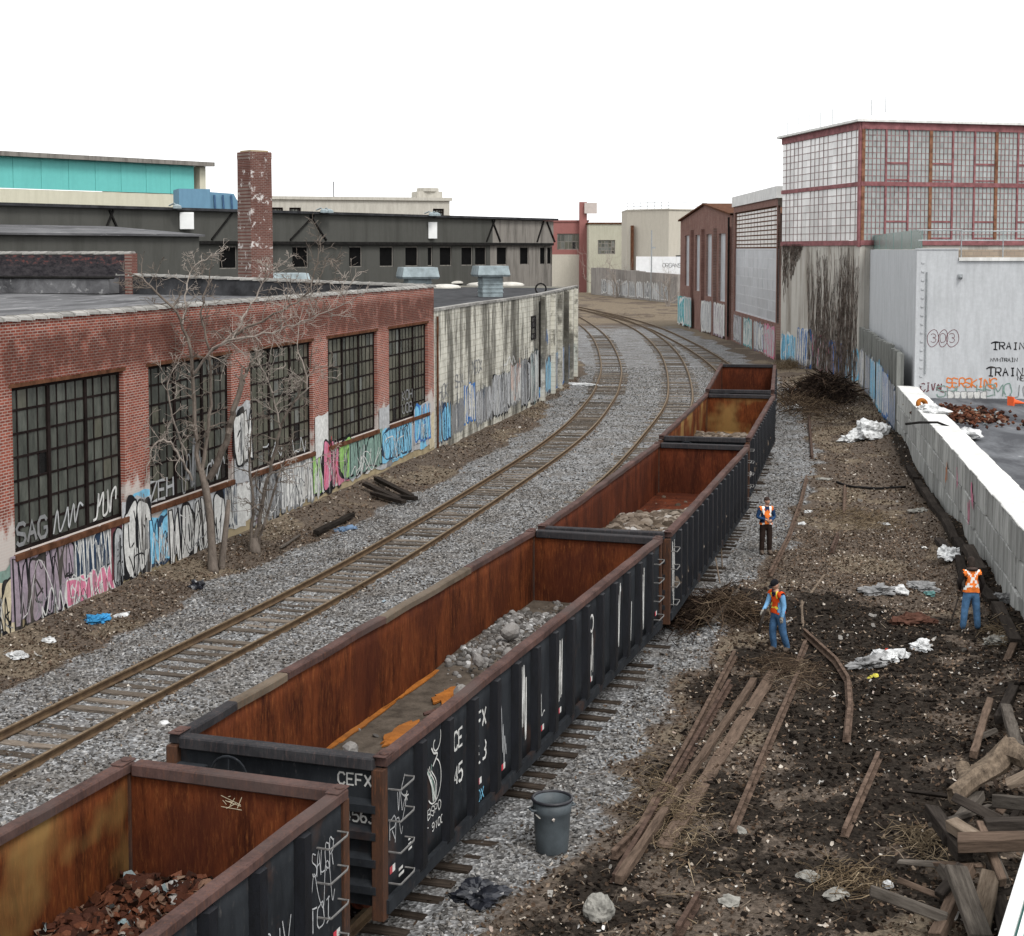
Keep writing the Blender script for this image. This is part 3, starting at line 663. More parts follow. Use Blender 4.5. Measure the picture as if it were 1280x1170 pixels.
g2, L2, sh = gondola('second gondola car from the front, large rusty hold with grey rubble at its far end', (-3.12,19.68), (1.94,34.79), M['rust_in'], M['rust_chord'], [(0,.1,M['dark_rim']),(.1,.2,tc),(.2,.44,rc),(.44,.72,tc),(.72,1,rc)], M['dark_rim'])
g3, L3, sh = gondola('middle gondola car of the row, half filled with tan rubble, poles leaning on it', (2.17,35.26), (6.44,50.96), M['rust_dark'], M['rust_chord'], None, M['dark_rim'], 16)
g4, L4, sh = gondola('fourth gondola car from the front with ochre stained walls and pale chunks', (6.75,52.87), (10.34,68.61), M['rust_olive'], M['rust_chord'], None, M['dark_rim'], 16)
g5, L5, sh = gondola('farthest gondola car, its empty rust red hold beside the brush pile', (10.67,70.79), (13.5,86.62), M['rust_dark'], M['rust_chord'], None, M['dark_rim'], 16)
# writing and marks on the cars
def marks(car, L, items):
    p = Paint(side_map(L, sh)); 
    for f in items: f(p)
    tag(p.build('paint_marks', SPR, car), kind='stuff')
W_, K_, R_ = PI['white'], PI['black'], PI['red']
def ribx(i, L, n=14): return 1.2+(L-2.4)*i/(n-1)
def refl(p, u, v=1.06):
    p.fill([(u,v),(u+.09,v),(u+.09,v+.1),(u,v+.1)], R_); p.fill([(u+.09,v),(u+.18,v),(u+.18,v+.1),(u+.09,v+.1)], W_)
def swirl(p, u, v, s, mi=W_):
    a = np.linspace(0, 4.6, 22); p.ribbon([(u+.1*s+(.02+.035*t)*s*math.cos(t+2.2), v+.62*s+(.02+.035*t)*s*math.sin(t+2.2)) for t in a], .022, mi)
    p.ribbon(smooth2([(u-.02*s,v+.58*s),(u+.05*s,v+.5*s),(u+.16*s,v+.46*s),(u+.02*s,v+.36*s)],4), .03, mi)
    for k in range(9):
        w = .02+.2*s*math.sin(math.pi*(k+1)/10)
        p.ribbon(smooth2([(u+.05*s-w,v+.4*s-.012*k),(u+.05*s-w*.6+.03*k*s*.5,v+.15*s),(u+.05*s+w*(k/9-.3),v-.05*s)],4), .018, PI['sage'] if k % 3 == 0 else mi)
    p.ribbon([(u+.05*s+.22*s*math.cos(t), v+.18*s+.25*s*math.sin(t)) for t in np.linspace(-2.4,1.2,18)], .02, mi)
    p.text('BSPO', u-.14*s, v-.2*s, .1*s, .08*s, .016, mi, jit=.1); p.text('T 9100', u-.2*s, v-.38*s, .09*s, .07*s, .018, mi)
S2 = (L2-2.4)/13
def g2marks(p):
    for st in ((.5,1.85,.28),(.42,1.5,.3)): p.scribble(st[0],st[1],st[0]+.22,st[1]+st[2],5,.016,PI['silver'])
    p.text('R', .25,1.55,.3,.16,.02,PI['silver'],jit=.15); p.ribbon(smooth2([(.75,2.3),(.62,2.1),(.78,1.95),(.66,1.7)],5),.02,PI['silver'])
    for k in range(5): p.ribbon([(.8,1.98),(.8+.07*math.cos(k*1.2566),1.98+.07*math.sin(k*1.2566))], .018, W_)
    refl(p,.22,1.12); p.fill([(.52,1.05),(.66,1.05),(.66,1.09),(.52,1.09)],W_); p.fill([(.52,.97),(.7,.97),(.7,1.01),(.52,1.01)],W_)
    for k in range(3): p.fill([(.86,1.2+.07*k),(.98-.02*k,1.2+.07*k),(.98-.02*k,1.23+.07*k),(.86,1.23+.07*k)],W_)
    swirl(p, 1.2+.52*S2, 1.62, 1.25)
    u = 1.2+1.34*S2; p.text('CE', u,2.02,.26,.15,.045,W_); p.text('45', u,1.5,.26,.15,.045,W_)
    u = 1.2+2.3*S2; p.text('FX', u,2.02,.26,.17,.045,W_); p.text('63', u,1.5,.26,.17,.045,W_); refl(p,u,1.16); p.text('OX', u,.9,.17,.12,.02,PI['skyblue'])
    for i,(a,z0,z1,n,w) in enumerate(((3.4,1.2,2.2,9,.02),(4.4,1.25,2.35,12,.05),(5.4,1.3,1.75,6,.018),(6.4,1.25,2.4,14,.05),(8.4,1.1,2.2,9,.035),(10.4,.95,2.3,7,.05),(11.3,.9,1.9,6,.04),(12.4,.95,2.2,10,.06))):
        u = 1.2+a*S2-.12; p.scribble(u,z0,u+.34,z1,n,w,W_ if i else PI['silver']); 
        if i % 2 == 0 or i == 3: refl(p,u+.1,1.02)
    p.ribbon([(1.2+8.5*S2+.12*math.cos(t),2.15+.16*math.sin(t)) for t in np.linspace(0,6.3,12)],.05,W_)
    refl(p, L2-.55, 1.05)
marks(g2, L2, [g2marks])
def g1marks(p):
    p.text('JSALOR', L1-1.0, 1.95,.3,.1,.016,PI['silver'],.15,True,.12); p.scribble(L1-.95,1.5,L1-.3,2.0,9,.014,PI['silver'])
    p.text('TOI', L1-.95,1.3,.28,.16,.02,PI['silver'],.2,True,.1); p.text('OJV',L1-2.1,1.45,.3,.2,.018,PI['silver'],.2,True,.1); refl(p,L1-.35,.98)
    p.scribble(L1-3.3,1.2,L1-2.5,2.0,8,.02,PI['silver'])
marks(g1, L1, [g1marks])
def gXmarks(L, spec, n=16):
    S = (L-2.4)/(n-1)
    def f(p):
        for a,z0,z1,k,w in spec:
            u = 1.2+a*S-.13; p.scribble(u,z0,u+.3,z1,k,w,W_ if w > .03 else PI['silver'])
        for a in range(0,15,3): refl(p, 1.2+(a+.4)*S, 1.0)
    return f
marks(g3, L3, [gXmarks(L3, ((-.6,.95,2.3,11,.07),(.5,1.2,2.1,7,.03),(3.5,1.0,2.0,8,.05),(4.5,1.0,1.9,8,.04),(6.5,.9,1.9,8,.05),(8.5,1.2,2.2,6,.03)))])
marks(g4, L4, [gXmarks(L4, ((.4,1.0,2.2,7,.04),(2.5,1.2,2.0,7,.03),(9.5,1.0,2.0,7,.05)))])
p = Paint(end_map()); p.text('CEFX', .88, 2.34, .15, .095, .026, W_, .32); p.text('4563', .97, 1.86, .15, .085, .026, W_, .32)
tag(p.build('paint_marks', SPR, g2), kind='stuff')
p = Paint(end_map()); p.text('CEFX', .55, 2.38, .14, .12, .025, W_, .35); tag(p.build('paint_marks', SPR, g3), kind='stuff')
# chalk numerals inside the near car, far end wall
p = Paint(lambda u,v,o: (L1-.075-o, u, v)); p.text('9', -1.22, 2.3,.17,.1,.018,PI['orange'],curl=True)
for _ in range(9): p.ribbon([(-.15+random.uniform(0,.3),2.3+random.uniform(0,.2)),(-.15+random.uniform(0,.3),2.3+random.uniform(0,.2))],.008,PI['cream'])
tag(p.build('paint_marks', SPR, g1), kind='stuff')

# ---------------------------------------------------------------- loads in the cars
M['rubble'] = stone_mat('grey_rubble', [(0,(.06,.055,.05)),(.5,(.17,.165,.16)),(.9,(.32,.315,.31)),(1,.5)])
M['tan_rubble'] = stone_mat('tan_rubble', [(0,(.05,.04,.03)),(.5,(.15,.12,.095)),(.9,(.28,.24,.2)),(1,.5)])
M['red_scrap'] = stone_mat('rusty_scrap', [(0,(.02,.014,.012)),(.4,(.075,.03,.02)),(.75,(.15,.06,.035)),(.94,(.22,.16,.12)),(.97,(.4,.4,.39)),(1,(.2,.32,.36))])
M['silt'] = simple('dark_silt', (.11,.09,.072), .35, 3, .95, bump=.6)
def load(name, car, L, label, mat, prof, n, s0, s1, leaves=0, bed=None, bedmat=None, base=ICO2, faces=ICO2F):
    """prof(x,y)-> height of the load above the floor (x along the car, y across)"""
    hw = CW/2-.16; nx, ny = 90, 22
    root = empty(name, car.location, car.rotation_euler[2], label, 'load')
    X, Y, Fq = grid(.1, L-.1, -hw, hw, nx, ny); H_ = prof(X,Y); Vg = np.stack([X,Y,CZF-.03+H_],1)
    o = link('heap_surface', np_mesh('heap_surface', Vg, Fq, bedmat or mat, True), root)
    x = rng.uniform(.15,L-.15,n); y = rng.uniform(-hw+.05,hw-.05,n); h = prof(x,y); keep = rng.random(n) < np.clip(h*7-.4,0.004,1); x,y,h = x[keep],y[keep],h[keep]
    v_, f_ = stones_np(np.stack([x,y,CZF-.02+h],1), (s0+(s1-s0)*rng.random(len(x))**2.5)*(.75+.5*(h > .25)), .8, base, faces, .13)
    o = link('loose_pieces', np_mesh('loose_pieces', v_, f_, mat), root); tag(o, kind='stuff')
    if leaves:
        x = rng.uniform(.15,L-.15,leaves); y = rng.uniform(-hw+.05,hw-.05,leaves); h = prof(x,y); keep = h > .1; x,y,h = x[keep],y[keep],h[keep]
        v_, f_ = leaves_np(np.stack([x,y,CZF+.02+h],1), rng.uniform(.03,.11,len(x)), 1.0)
        tag(link('scraps', np_mesh('scraps', v_, f_, mat), root), kind='stuff')
    return root
load('scrap_load', g1, L1, 'rust coloured scrap and leaves heaped in the nearest gondola car', M['red_scrap'], lambda x,y: np.where(x > 3, .16+.3*fbm(x,y,.9,5)*sstep(3,9,x), .02), 2600, .03, .1, 6000)
load('rubble_load', g2, L2, 'grey rubble and dark silt on the floor of the second gondola car', M['rubble'],
     lambda x,y: .042+.035*fbm(x,y,1.2,8)*(.2+.8*sstep(.3,1.3,y)*sstep(6.5,2,x))+.15*sstep(8.6,11.2,x)*(.4+.9*fbm(x,y,.8,8))*(1-.85*sstep(13.8,14.9,x)), 13000, .018, .11, 0, None, M['silt'])
load('rubble_load', g3, L3, 'tan rubble spread over the near half of the middle gondola car', M['tan_rubble'], lambda x,y: .3*(1-sstep(10.5,12.5,x+.8*y))*(.75+.5*fbm(x,y,.8,12))+.005, 9000, .04, .17, 1500)
load('rubble_load', g4, L4, 'pale chunks and dirt lying in the fourth gondola car', M['tan_rubble'], lambda x,y: .38*(1-sstep(11,14.5,x))*(.6+.6*fbm(x,y,.7,15))+.005, 2500, .06, .22, 1500, None, M['silt'])
load('dirt_load', g5, L5, 'thin dirt left on the floor of the farthest gondola car', M['silt'], lambda x,y: .06+.1*fbm(x,y,.7,19), 400, .04, .1)
def in_car(car, x, y, z): return car.matrix_basis @ Vector((x,y,z))
for i,(x,y,s) in enumerate(((4.4,.95,.22),(7.9,.35,.25),(6.0,-.6,.13),(3.1,-.35,.17),(9.9,.1,.24),(9.4,.55,.19),(2.6,.75,.12),(7.3,-.9,.1),(11.5,.6,.27),(12.3,-.2,.25))):
    v_, f_ = stones_np(np.zeros((1,3)), np.array([s*.72]), .8, ICO2, ICO2F, .13)
    o = link('rubble_chunk', np_mesh('rubble_chunk', v_, f_, M['rubble']), None, in_car(g2,x,y,CZF+s*.55+(.25 if x > 9 else .03)), (random.random(),random.random(),random.random()*6))
    tag(o, ('grey chunk against the left wall near the front of the second gondola','grey chunk in the middle of the second gondola floor','small chunk lying on the orange rust of the second gondola','grey chunk near the front end of the second gondola','grey chunk at the near edge of the rubble in the second gondola','grey chunk beside the left wall at the edge of the rubble','small pale chunk in the front left corner of the second gondola','tiny chunk by the rusty pipe in the second gondola','big chunk on the left side of the rubble in the second gondola','big chunk in the middle of the rubble in the second gondola')[i], 'rubble', 'loose chunks in the second gondola')
q = MB(); a = in_car(g2,6.6,.55,CZF+.12); e = in_car(g2,8.6,-1.2,CZF+.5); q.tube([a,(a+e)/2+Vector((0,0,.02)),e], .035, 6)
tag(q.build('rusty_pipe', M['rust_chord']), 'thin rusty pipe lying across the rubble of the second gondola car', 'pipe')
def blobpoly(r, x0, x1_, y0, y1_, n, seed):
    rr = random.Random(seed); c = ((x0+x1_)/2,(y0+y1_)/2)
    return [(c[0]+(x1_-x0)/2*math.cos(a)*rr.uniform(.55,1.1), c[1]+(y1_-y0)/2*math.sin(a)*rr.uniform(.55,1.1)) for a in np.linspace(0,2*math.pi,n,endpoint=False)]
for k,(x0,x1_,y0,y1_) in enumerate(((.5,4.2,1.3,1.5),(3.8,7.6,1.36,1.52),(7.0,10.5,1.38,1.5),(5.0,6.6,.45,.85),(6.3,8.0,.0,.5),(7.4,8.6,.4,.9),(10,13.5,1.4,1.5))):
    q = MB(); q.prism(blobpoly(None,x0,x1_,y0,y1_,26,k), CZF+.03, CZF+.05+.003*k); q.build('rust_patch', M['orange_rust'], g2)
# ---------------------------------------------------------------- building materials
def brickmat(name, c1, c2, mortar, bw=.21, bh=.072, axis='xz', soot=0.0, white=0.0, ms=.012, bumps=.5):
    t = NT(name, .92); o = t.sep(); c = t.n.new('ShaderNodeCombineXYZ')
    t.L(o[0] if axis[0] == 'x' else o[1], c.inputs[0]); t.L(o[2], c.inputs[1])
    b = t.n.new('ShaderNodeTexBrick'); t.L(c.outputs[0], b.inputs['Vector']); b.inputs['Scale'].default_value = 1
    b.inputs['Brick Width'].default_value = bw; b.inputs['Row Height'].default_value = bh; b.inputs['Mortar Size'].default_value = ms
    b.inputs['Color1'].default_value = (*c1,1); b.inputs['Color2'].default_value = (*c2,1); b.inputs['Mortar'].default_value = (*mortar,1); b.inputs['Bias'].default_value = -.1
    col = b.outputs['Color']; n = t.noise(.9, t.map((1,1,.5)), 5, .7)
    col = t.mix(t.math('MULTIPLY', t.ramp(n, [(.4,0),(.65,1)]), .45), col, tuple(x*.45 for x in c1))
    if soot:
        w = t.noise(1.3, t.map((1,1,.8)), 5, .65)
        zf = t.ramp(t.math('DIVIDE', o[2], 8), [(.735,.2),(.79,1),(.89,1),(.935,.1)])
        col = t.mix(t.math('MULTIPLY', t.math('MULTIPLY', t.ramp(w, [(.25,0),(.5,1)]), zf), soot*.72), col, (.05,.022,.017))
    if white:
        w = t.noise(2.2, t.map((1,1,.6)), 6, .7); zf = t.ramp(t.math('DIVIDE', o[2], 8), [(.25,1),(.52,.0)])
        f = t.ramp(t.math('ADD', w, t.math('MULTIPLY', t.math('SUBTRACT', zf, .5), .55)), [(.5,0),(.62,1)])
        col = t.mix(t.math('MULTIPLY', f, white), col, (.46,.43,.4))
    t.color(col).bump(b.outputs['Fac'], -bumps, .012); return t.m
M['brick'] = brickmat('red_brick', (.33,.085,.055), (.14,.036,.028), (.4,.33,.29), soot=1.0, white=.85, ms=.012)
M['brick2'] = brickmat('brown_brick', (.21,.105,.085), (.13,.06,.05), (.25,.2,.18), .25, .085)
M['brick_chim'] = brickmat('chimney_brick', (.17,.062,.05), (.11,.04,.034), (.2,.15,.13), .22, .075)
def creamblock():
    t = NT('stained_cream_block', .92); o = t.sep()
    u = t.attr('arc', 'Fac'); c = t.n.new('ShaderNodeCombineXYZ'); t.L(u, c.inputs[0]); t.L(o[2], c.inputs[1])
    b = t.n.new('ShaderNodeTexBrick'); t.L(c.outputs[0], b.inputs['Vector']); b.inputs['Scale'].default_value = 1
    b.inputs['Brick Width'].default_value = .8; b.inputs['Row Height'].default_value = .3; b.inputs['Mortar Size'].default_value = .025
    b.inputs['Color1'].default_value = (.56,.545,.48,1); b.inputs['Color2'].default_value = (.52,.505,.44,1); b.inputs['Mortar'].default_value = (.42,.405,.345,1)
    st = t.noise(.5, t.map((1,.14,1), src=c.outputs[0]), 7, .75); s2 = t.noise(7, t.map((1,.1,1), src=c.outputs[0]), 5, .75)
    rows = t.noise(2.2, t.map((.35,3,1), src=c.outputs[0]), 5, .75)
    col = t.mix(t.ramp(st, [(.46,0),(.53,.75),(.64,.97)]), b.outputs['Color'], (.045,.042,.036))
    col = t.mix(t.math('MULTIPLY', t.ramp(s2, [(.52,0),(.62,1)]), .7), col, (.05,.047,.04))
    col = t.mix(t.math('MULTIPLY', t.ramp(rows, [(.55,0),(.68,1)]), .5), col, (.12,.1,.075))
    t.color(col).bump(b.outputs['Fac'], -.4, .015); return t.m
M['cream'] = creamblock()
def streaked(name, base, stain, amt=.6, sc=.8, vscale=.12, rough=.9):
    t = NT(name, rough); v = t.map((1,1,vscale)); f = t.noise(sc, v, 6, .7); g = t.noise(3, None, 5, .7)
    col = t.mix(t.math('MULTIPLY', t.ramp(f, [(.46,0),(.66,1)]), amt), base, stain)
    col = t.mix(t.ramp(g, [(.3,0),(.75,.35)]), col, tuple(x*.75 for x in base)); t.color(col).bump(g, .15, .02); return t.m
M['dark_stucco'] = streaked('dark_olive_stucco', (.08,.08,.073), (.045,.045,.04), .6)
M['grey_wood'] = streaked('weathered_grey_boards', (.22,.205,.185), (.06,.055,.05), .8, 2.5, .08)
M['steel_frame'] = simple('rusty_window_steel', (.018,.012,.011), .4, 4, .8)
M['sill'] = simple('rusty_brown_sill', (.13,.06,.035), .4, 3, .9)
M['footing'] = streaked('ochre_stained_footing', (.34,.28,.18), (.15,.12,.07), .7, 1.2, .5)
M['coping'] = simple('pale_clay_coping', (.36,.35,.33), .3, 2, .9, objvar=.35)
def roofmat():
    t = NT('tar_roof', .85); f = t.noise(.5, t.map((.35,1.5,1)), 6, .7, .6); g = t.noise(2.2, t.map((.2,1,1)), 5, .7)
    col = t.mix(t.ramp(f, [(.35,0),(.7,1)]), (.045,.045,.048), (.16,.16,.165)); col = t.mix(t.math('MULTIPLY', t.ramp(g, [(.58,0),(.66,1)]), .7), col, (.3,.3,.3))
    t.color(col).bump(g, .2, .03); return t.m
M['roof'] = roofmat()
M['tar'] = simple('black_tar_felt', (.055,.056,.06), .4, 1.2, .85)
def tarbrick():
    t = NT('tarred_parapet', .9); f = t.noise(3.5, t.map((1,1,2)), 6, .75); g = t.noise(.6, None, 3); o = t.sep()
    col = t.mix(t.ramp(f, [(.35,0),(.65,1)]), (.018,.017,.02), (.06,.055,.058))
    zz = t.ramp(t.math('DIVIDE', o[2], 10), [(.85,0),(.875,1)])
    col = t.mix(t.math('MULTIPLY', t.ramp(f, [(.53,0),(.6,1)]), zz), col, (.13,.05,.045)); t.color(col); return t.m
M['tarbrick'] = tarbrick()
def glass(name, c, c2, rough=.25):
    t = NT(name, rough); f = t.noise(3, t.map((1.5,1.5,.4)), 5, .7); r = t.objrand()
    col = t.mix(t.ramp(f, [(.35,0),(.7,1)]), c, c2); col = t.mix(1.0, col, t.ramp(t.math('FRACT', t.math('ADD', t.math('MULTIPLY', r, 7.3), t.math('MULTIPLY', t.island(), 3.1))), [(0,.75),(1,1.2)]), 'MULTIPLY')
    t.color(col); t.b.inputs['Specular IOR Level'].default_value = .35; return t.m
GL = [glass('grimy_dark_glass', (.042,.046,.04), (.095,.1,.086)), glass('dusty_olive_glass', (.06,.061,.047), (.125,.122,.096)), glass('filmed_grey_glass', (.08,.085,.078), (.17,.175,.155), .5), glass('black_void_glass', (.006,.006,.006), (.014,.014,.014))]
VOID = simple('painted_dark_interior', (.008,.008,.008), .2, 2, .95, bump=0)  # near-black colour stands in for the shade of unlit rooms
# ---------------------------------------------------------------- building helpers (local frame: x along the facade, -y towards the viewer's side, z up)
def facade(b, s0, s1, z0, z1, holes, depth=.2, fm=None, mi=0, rmi=None):
    fm = fm or (lambda u, z, d: (u, d, z)); S = sorted({s0,s1,*[h[0] for h in holes],*[h[1] for h in holes]}); Z = sorted({z0,z1,*[h[2] for h in holes],*[h[3] for h in holes]})
    for i in range(len(S)-1):
        for j in range(len(Z)-1):
            cu, cz = (S[i]+S[i+1])/2, (Z[j]+Z[j+1])/2
            if any(h[0] < cu < h[1] and h[2] < cz < h[3] for h in holes): continue
            b.add([fm(S[i],Z[j],0),fm(S[i+1],Z[j],0),fm(S[i+1],Z[j+1],0),fm(S[i],Z[j+1],0)], [(0,1,2,3)], mi)
    r = mi if rmi is None else rmi
    for u0,u1,a,c in holes:
        for p,q in (((u0,a),(u0,c)),((u0,c),(u1,c)),((u1,c),(u1,a)),((u1,a),(u0,a))):
            b.add([fm(*p,0),fm(*p,depth),fm(*q,depth),fm(*q,0)], [(0,1,2,3)], r)
    return b
def window(parent, u0, u1, z0, z1, y, cols, rows, groups=1, singles=True, frame=None, panes=None, weights=(5,3,1,1), fm=None, t=.05, tm=.09, nm='window'):
    """steel sash: bars as the window, panes as its children"""
    fm = fm or (lambda u, z, d: (u, y+d, z)); fr = MB()
    def rect(a,c,e,g,d0,d1): 
        P = [fm(a,e,d0),fm(c,e,d0),fm(c,g,d0),fm(a,g,d0),fm(a,e,d1),fm(c,e,d1),fm(c,g,d1),fm(a,g,d1)]
        fr.add(P, [(0,1,2,3),(7,6,5,4),(0,4,5,1),(1,5,6,2),(2,6,7,3),(3,7,4,0)])
    gw = (u1-u0)/groups; rz = (z1-z0)/rows; cw = gw/cols
    rect(u0,u0+tm,z0,z1,-.03,.03); rect(u1-tm,u1,z0,z1,-.03,.03); rect(u0+tm,u1-tm,z1-tm,z1,-.028,.028); rect(u0+tm,u1-tm,z0,z0+tm,-.028,.028)
    for g in range(1,groups): rect(u0+g*gw-tm*.7,u0+g*gw+tm*.7,z0+tm,z1-tm,-.05,.05)
    for g in range(groups):
        for c in range(1,cols): rect(u0+g*gw+c*cw-t/2,u0+g*gw+c*cw+t/2,z0+tm,z1-tm,-.012,.012)
        for r in range(1,rows): rect(u0+g*gw+tm*.7,u0+(g+1)*gw-tm*.7,z0+r*rz-t*.6,z0+r*rz+t*.6,-.016,.016)
    w = fr.build(nm, frame or M['steel_frame'], parent); panes = panes or GL
    jb = [MB() for _ in panes]
    for g in range(groups):
        for c in range(cols):
            for r in range(rows):
                k = random.choices(range(len(panes)), weights[:len(panes)])[0]; a = u0+g*gw+c*cw; e = z0+r*rz; j = random.uniform(-.006,.006)
                P = [fm(a,e,.003+j),fm(a+cw,e,.003-j),fm(a+cw,e+rz,.003-j),fm(a,e+rz,.003+j),fm(a,e,.008+j),fm(a+cw,e,.008-j),fm(a+cw,e+rz,.008-j),fm(a,e+rz,.008+j)]
                F_ = [(0,1,2,3),(7,6,5,4),(0,4,5,1),(1,5,6,2),(2,6,7,3),(3,7,4,0)]
                if singles: q = MB(); q.add(P,F_); q.build('pane', panes[k], w, fix=False)
                else: jb[k].add(P,F_)
    if not singles:
        q = MB()
        for k,x in enumerate(jb): 
            if x.v: q.add(x.v, x.f, k)
        tag(q.build('panes', panes, w, fix=False), kind='stuff')
    return w
def opening(parent, u0, u1, z0, z1, y, frame, fm=None, back=.35, nm='window'):
    """a dark window opening: frame bars, near-black pane for the shade inside"""
    return window(parent, u0, u1, z0, z1, y, 1, 1, 1, True, frame, [VOID], (1,), fm, .03, .07, nm)
# ---------------------------------------------------------------- brick factory on the left
TH = math.atan2(33.31, 8.42); P0 = Vector((-11.93,34.86,0))
bf = empty('brick_factory', P0, TH, 'long red brick factory with big steel windows and graffiti along its foot', 'building')
WIN = [(.72,6.05),(7.45,12.85),(14.3,19.7),(21.2,26.65),(28.1,33.45)]; WZ0, WZ1, BT = 2.1, 6.05, 7.62
b = MB(); facade(b, -14, 34.36, -.3, BT, [(a,c,WZ0,WZ1) for a,c in WIN], .22)
b.add([(34.36,0,-.3),(34.36,30,-.3),(34.36,30,BT+.3),(34.36,0,BT)], [(0,1,2,3)])       # end wall
b.add([(-14,.35,7.1),(34,.35,7.1),(34,.35,BT),(-14,.35,BT)], [(0,1,2,3)])             # inner face of the parapet
b.build('wall', M['brick'], bf, fix=False)
b = MB(); b.box(-14, 34.37, -.012, .03, -.3, .62); b.build('footing', M['footing'], bf)
for i,(a,c) in enumerate(WIN):
    window(bf, a, c, WZ0, WZ1, .16, 4, 7, 3, i < 3, weights=((12,1,.05,.1),(9,2,.2,.3),(1,9,.5,.1),(1,9,.4,.1),(1,9,.4,.1))[i])
    b = MB(); b.box(a-.06, c+.06, -.09, .14, WZ0-.16, WZ0-.002); b.build('window_sill', M['sill'], bf, bevel=.01)
    b = MB(); b.box(a-.12, c+.12, -.012, .2, WZ1+.002, WZ1+.1); b.build('lintel', M['sill'], bf)
    b = MB(); b.box(a-.1, c+.1, .55, .6, WZ0-.2, WZ1+.2); b.build('room_shade_board', VOID, bf)  # near-black board in place of the shaded room behind the sash
# roof and parapets
b = MB(); b.add([(-14,.35,7.12),(34,.35,7.12),(34,30,7.3),(-14,30,7.3)], [(0,1,2,3)]); b.build('roof', M['roof'], bf)
def tile(L=.62):
    def mk():
        q = MB(); n = 6; prof = [(-.24,-.02),(-.22,.05),(-.1,.1),(.1,.1),(.22,.05),(.24,-.02)]
        vs = [(x,y,z+(.03 if x == 0 else 0)) for x in (0,L-.06) for y,z in prof]+[(x,y*1.12,z*1.15+.005) for x in (L-.06,L) for y,z in prof]
        fs = [(i,i+1,n+i+1,n+i) for i in range(n-1)]+[(2*n+i,2*n+i+1,3*n+i+1,3*n+i) for i in range(n-1)]+[tuple(range(n-1,-1,-1)),tuple(range(3*n,4*n)),tuple(range(3*n-1,2*n-1,-1))]
        q.add(vs,fs); return q.build('coping_tile', M['coping'])
    return cached('coptile', mk)
s = -4.0
while s < 34.2:
    link('coping_tile', tile(), bf, (s, .17, BT+.01), (random.uniform(-.03,.03), random.uniform(-.015,.015), random.uniform(-.02,.02)), (1,1,1)); s += .63
b = MB(); b.add([(33.95,.3,7.0),(33.95,15,7.0),(33.95,15,8.12),(33.95,.3,BT)], [(0,1,2,3)]); b.build('end_parapet', M['tar'], bf)
s = .35
while s < 14.9:
    link('coping_tile', tile(), bf, (34.15, s, BT+.02+(s/15)*.45), (random.uniform(-.03,.03), -.03, math.pi/2), (1,1.1,1)); s += .63
b = MB(); b.box(33.9,34.4,15,31,7.0,9.05); b.build('raised_parapet', M['tarbrick'], bf)
b = MB(); b.box(33.88,34.42,14.62,14.99,7.0,9.12); b.build('parapet_end_pier', M['brick_chim'], bf)
s = 14.7
while s < 30.5:
    link('coping_tile', tile(), bf, (34.15, s, 9.1), (random.uniform(-.03,.03), random.uniform(-.01,.01), math.pi/2), (1,1.15,1)); s += .63
b = MB(); b.box(32.9,33.89,15.3,31,7.26,7.95); b.build('roof_step', M['roof'], bf)
b = MB(); b.tube([(32.88,15.0,8.0),(32.88,31,8.0)], .07, 6); b.build('gutter', M['black2'], bf)
# graffiti along the foot of the wall
def wall_map(u, v, o): return (u, -.006-o, v)
def base_map(u, v, o): return (u, -.013-o, v)
def gpiece(name, parent, fm, draws, layer=0):
    p = Paint(fm, layer)
    for d in draws: d(p)
    return tag(p.build(name, SPR, parent), kind='stuff')
P_ = lambda k: PI[k]
def band(p, u0, u1, v0, v1, c):
    n = max(4, int((u1-u0)/.4)); top = [(u0+(u1-u0)*i/n, v1+random.uniform(-.12,.12)) for i in range(n+1)]; bot = [(u0+(u1-u0)*i/n, v0+random.uniform(-.08,.08)) for i in range(n,-1,-1)]
    for i in range(n): p.fill([bot[n-i],bot[n-i-1],top[i+1],top[i]], c)
GR = [
 (-3.0,.35,1.9,'skyblue',3,'skyblue','navy',.05,'white'),
 (-.9,.2,1.5,'cream',3,'cream','black',.06,None),
 (.6,.35,1.95,'lilac',4,'lilac','black',.07,'black'),
 (3.4,.45,1.95,'grey',5,'navy','white',.045,'white'),
 (2.9,.3,1.0,None,4,'pink','white',.05,'maroon'),
 (5.3,.4,1.85,'maroon',1,'silver','black',.05,None),
 (5.9,.4,2.5,'silver',2,'white','black',.07,None),
 (7.3,.5,1.75,None,2,'skyblue','navy',.06,'white'),
 (8.5,.2,1.85,'silver',5,'white','black',.075,'black'),
 (12.2,.75,2.0,'navy',4,'navy','white',.04,'white'),
 (12.95,2.6,4.2,None,2,'white','black',.06,None),
 (14.3,.35,1.95,'grey',4,'grey','black',.05,'silver'),
 (16.9,.45,1.95,'white',5,'white','grey',.05,'grey'),
 (19.6,.55,2.1,'white',1,'lime','black',.07,'white'),
 (20.6,.55,2.25,'white',2,'pink','black',.08,'red'),
 (22.3,.65,2.25,'pink',1,'lime','black',.08,None),
 (23.4,.7,1.95,'sage',4,'sage','black',.045,'sage'),
 (27.2,.75,2.0,'skyblue',4,'skyblue','navy',.05,'silver'),
 (31.4,1.0,2.5,'silver',3,'skyblue','blue',.05,'navy')]
def coat(p):
    u = -4.0
    while u < 34:
        w = random.uniform(.5,1.6); band(p, u, min(34.2,u+w+.2), random.uniform(.42,.75), random.uniform(1.75,2.0), P_(random.choice(('silver','grey','white','cream','silver','lilac','white','skyblue','sage')))); u += w
    for k,(a,c) in enumerate(((6.1,7.4),(12.9,14.25),(19.75,21.15),(26.7,28.05))):
        band(p, a+.05, c-.05, 1.9, (2.6,4.4,3.4,3.0)[k], P_(('skyblue','silver','white','silver')[k]))
gpiece('graffiti', bf, base_map, [coat], 0)
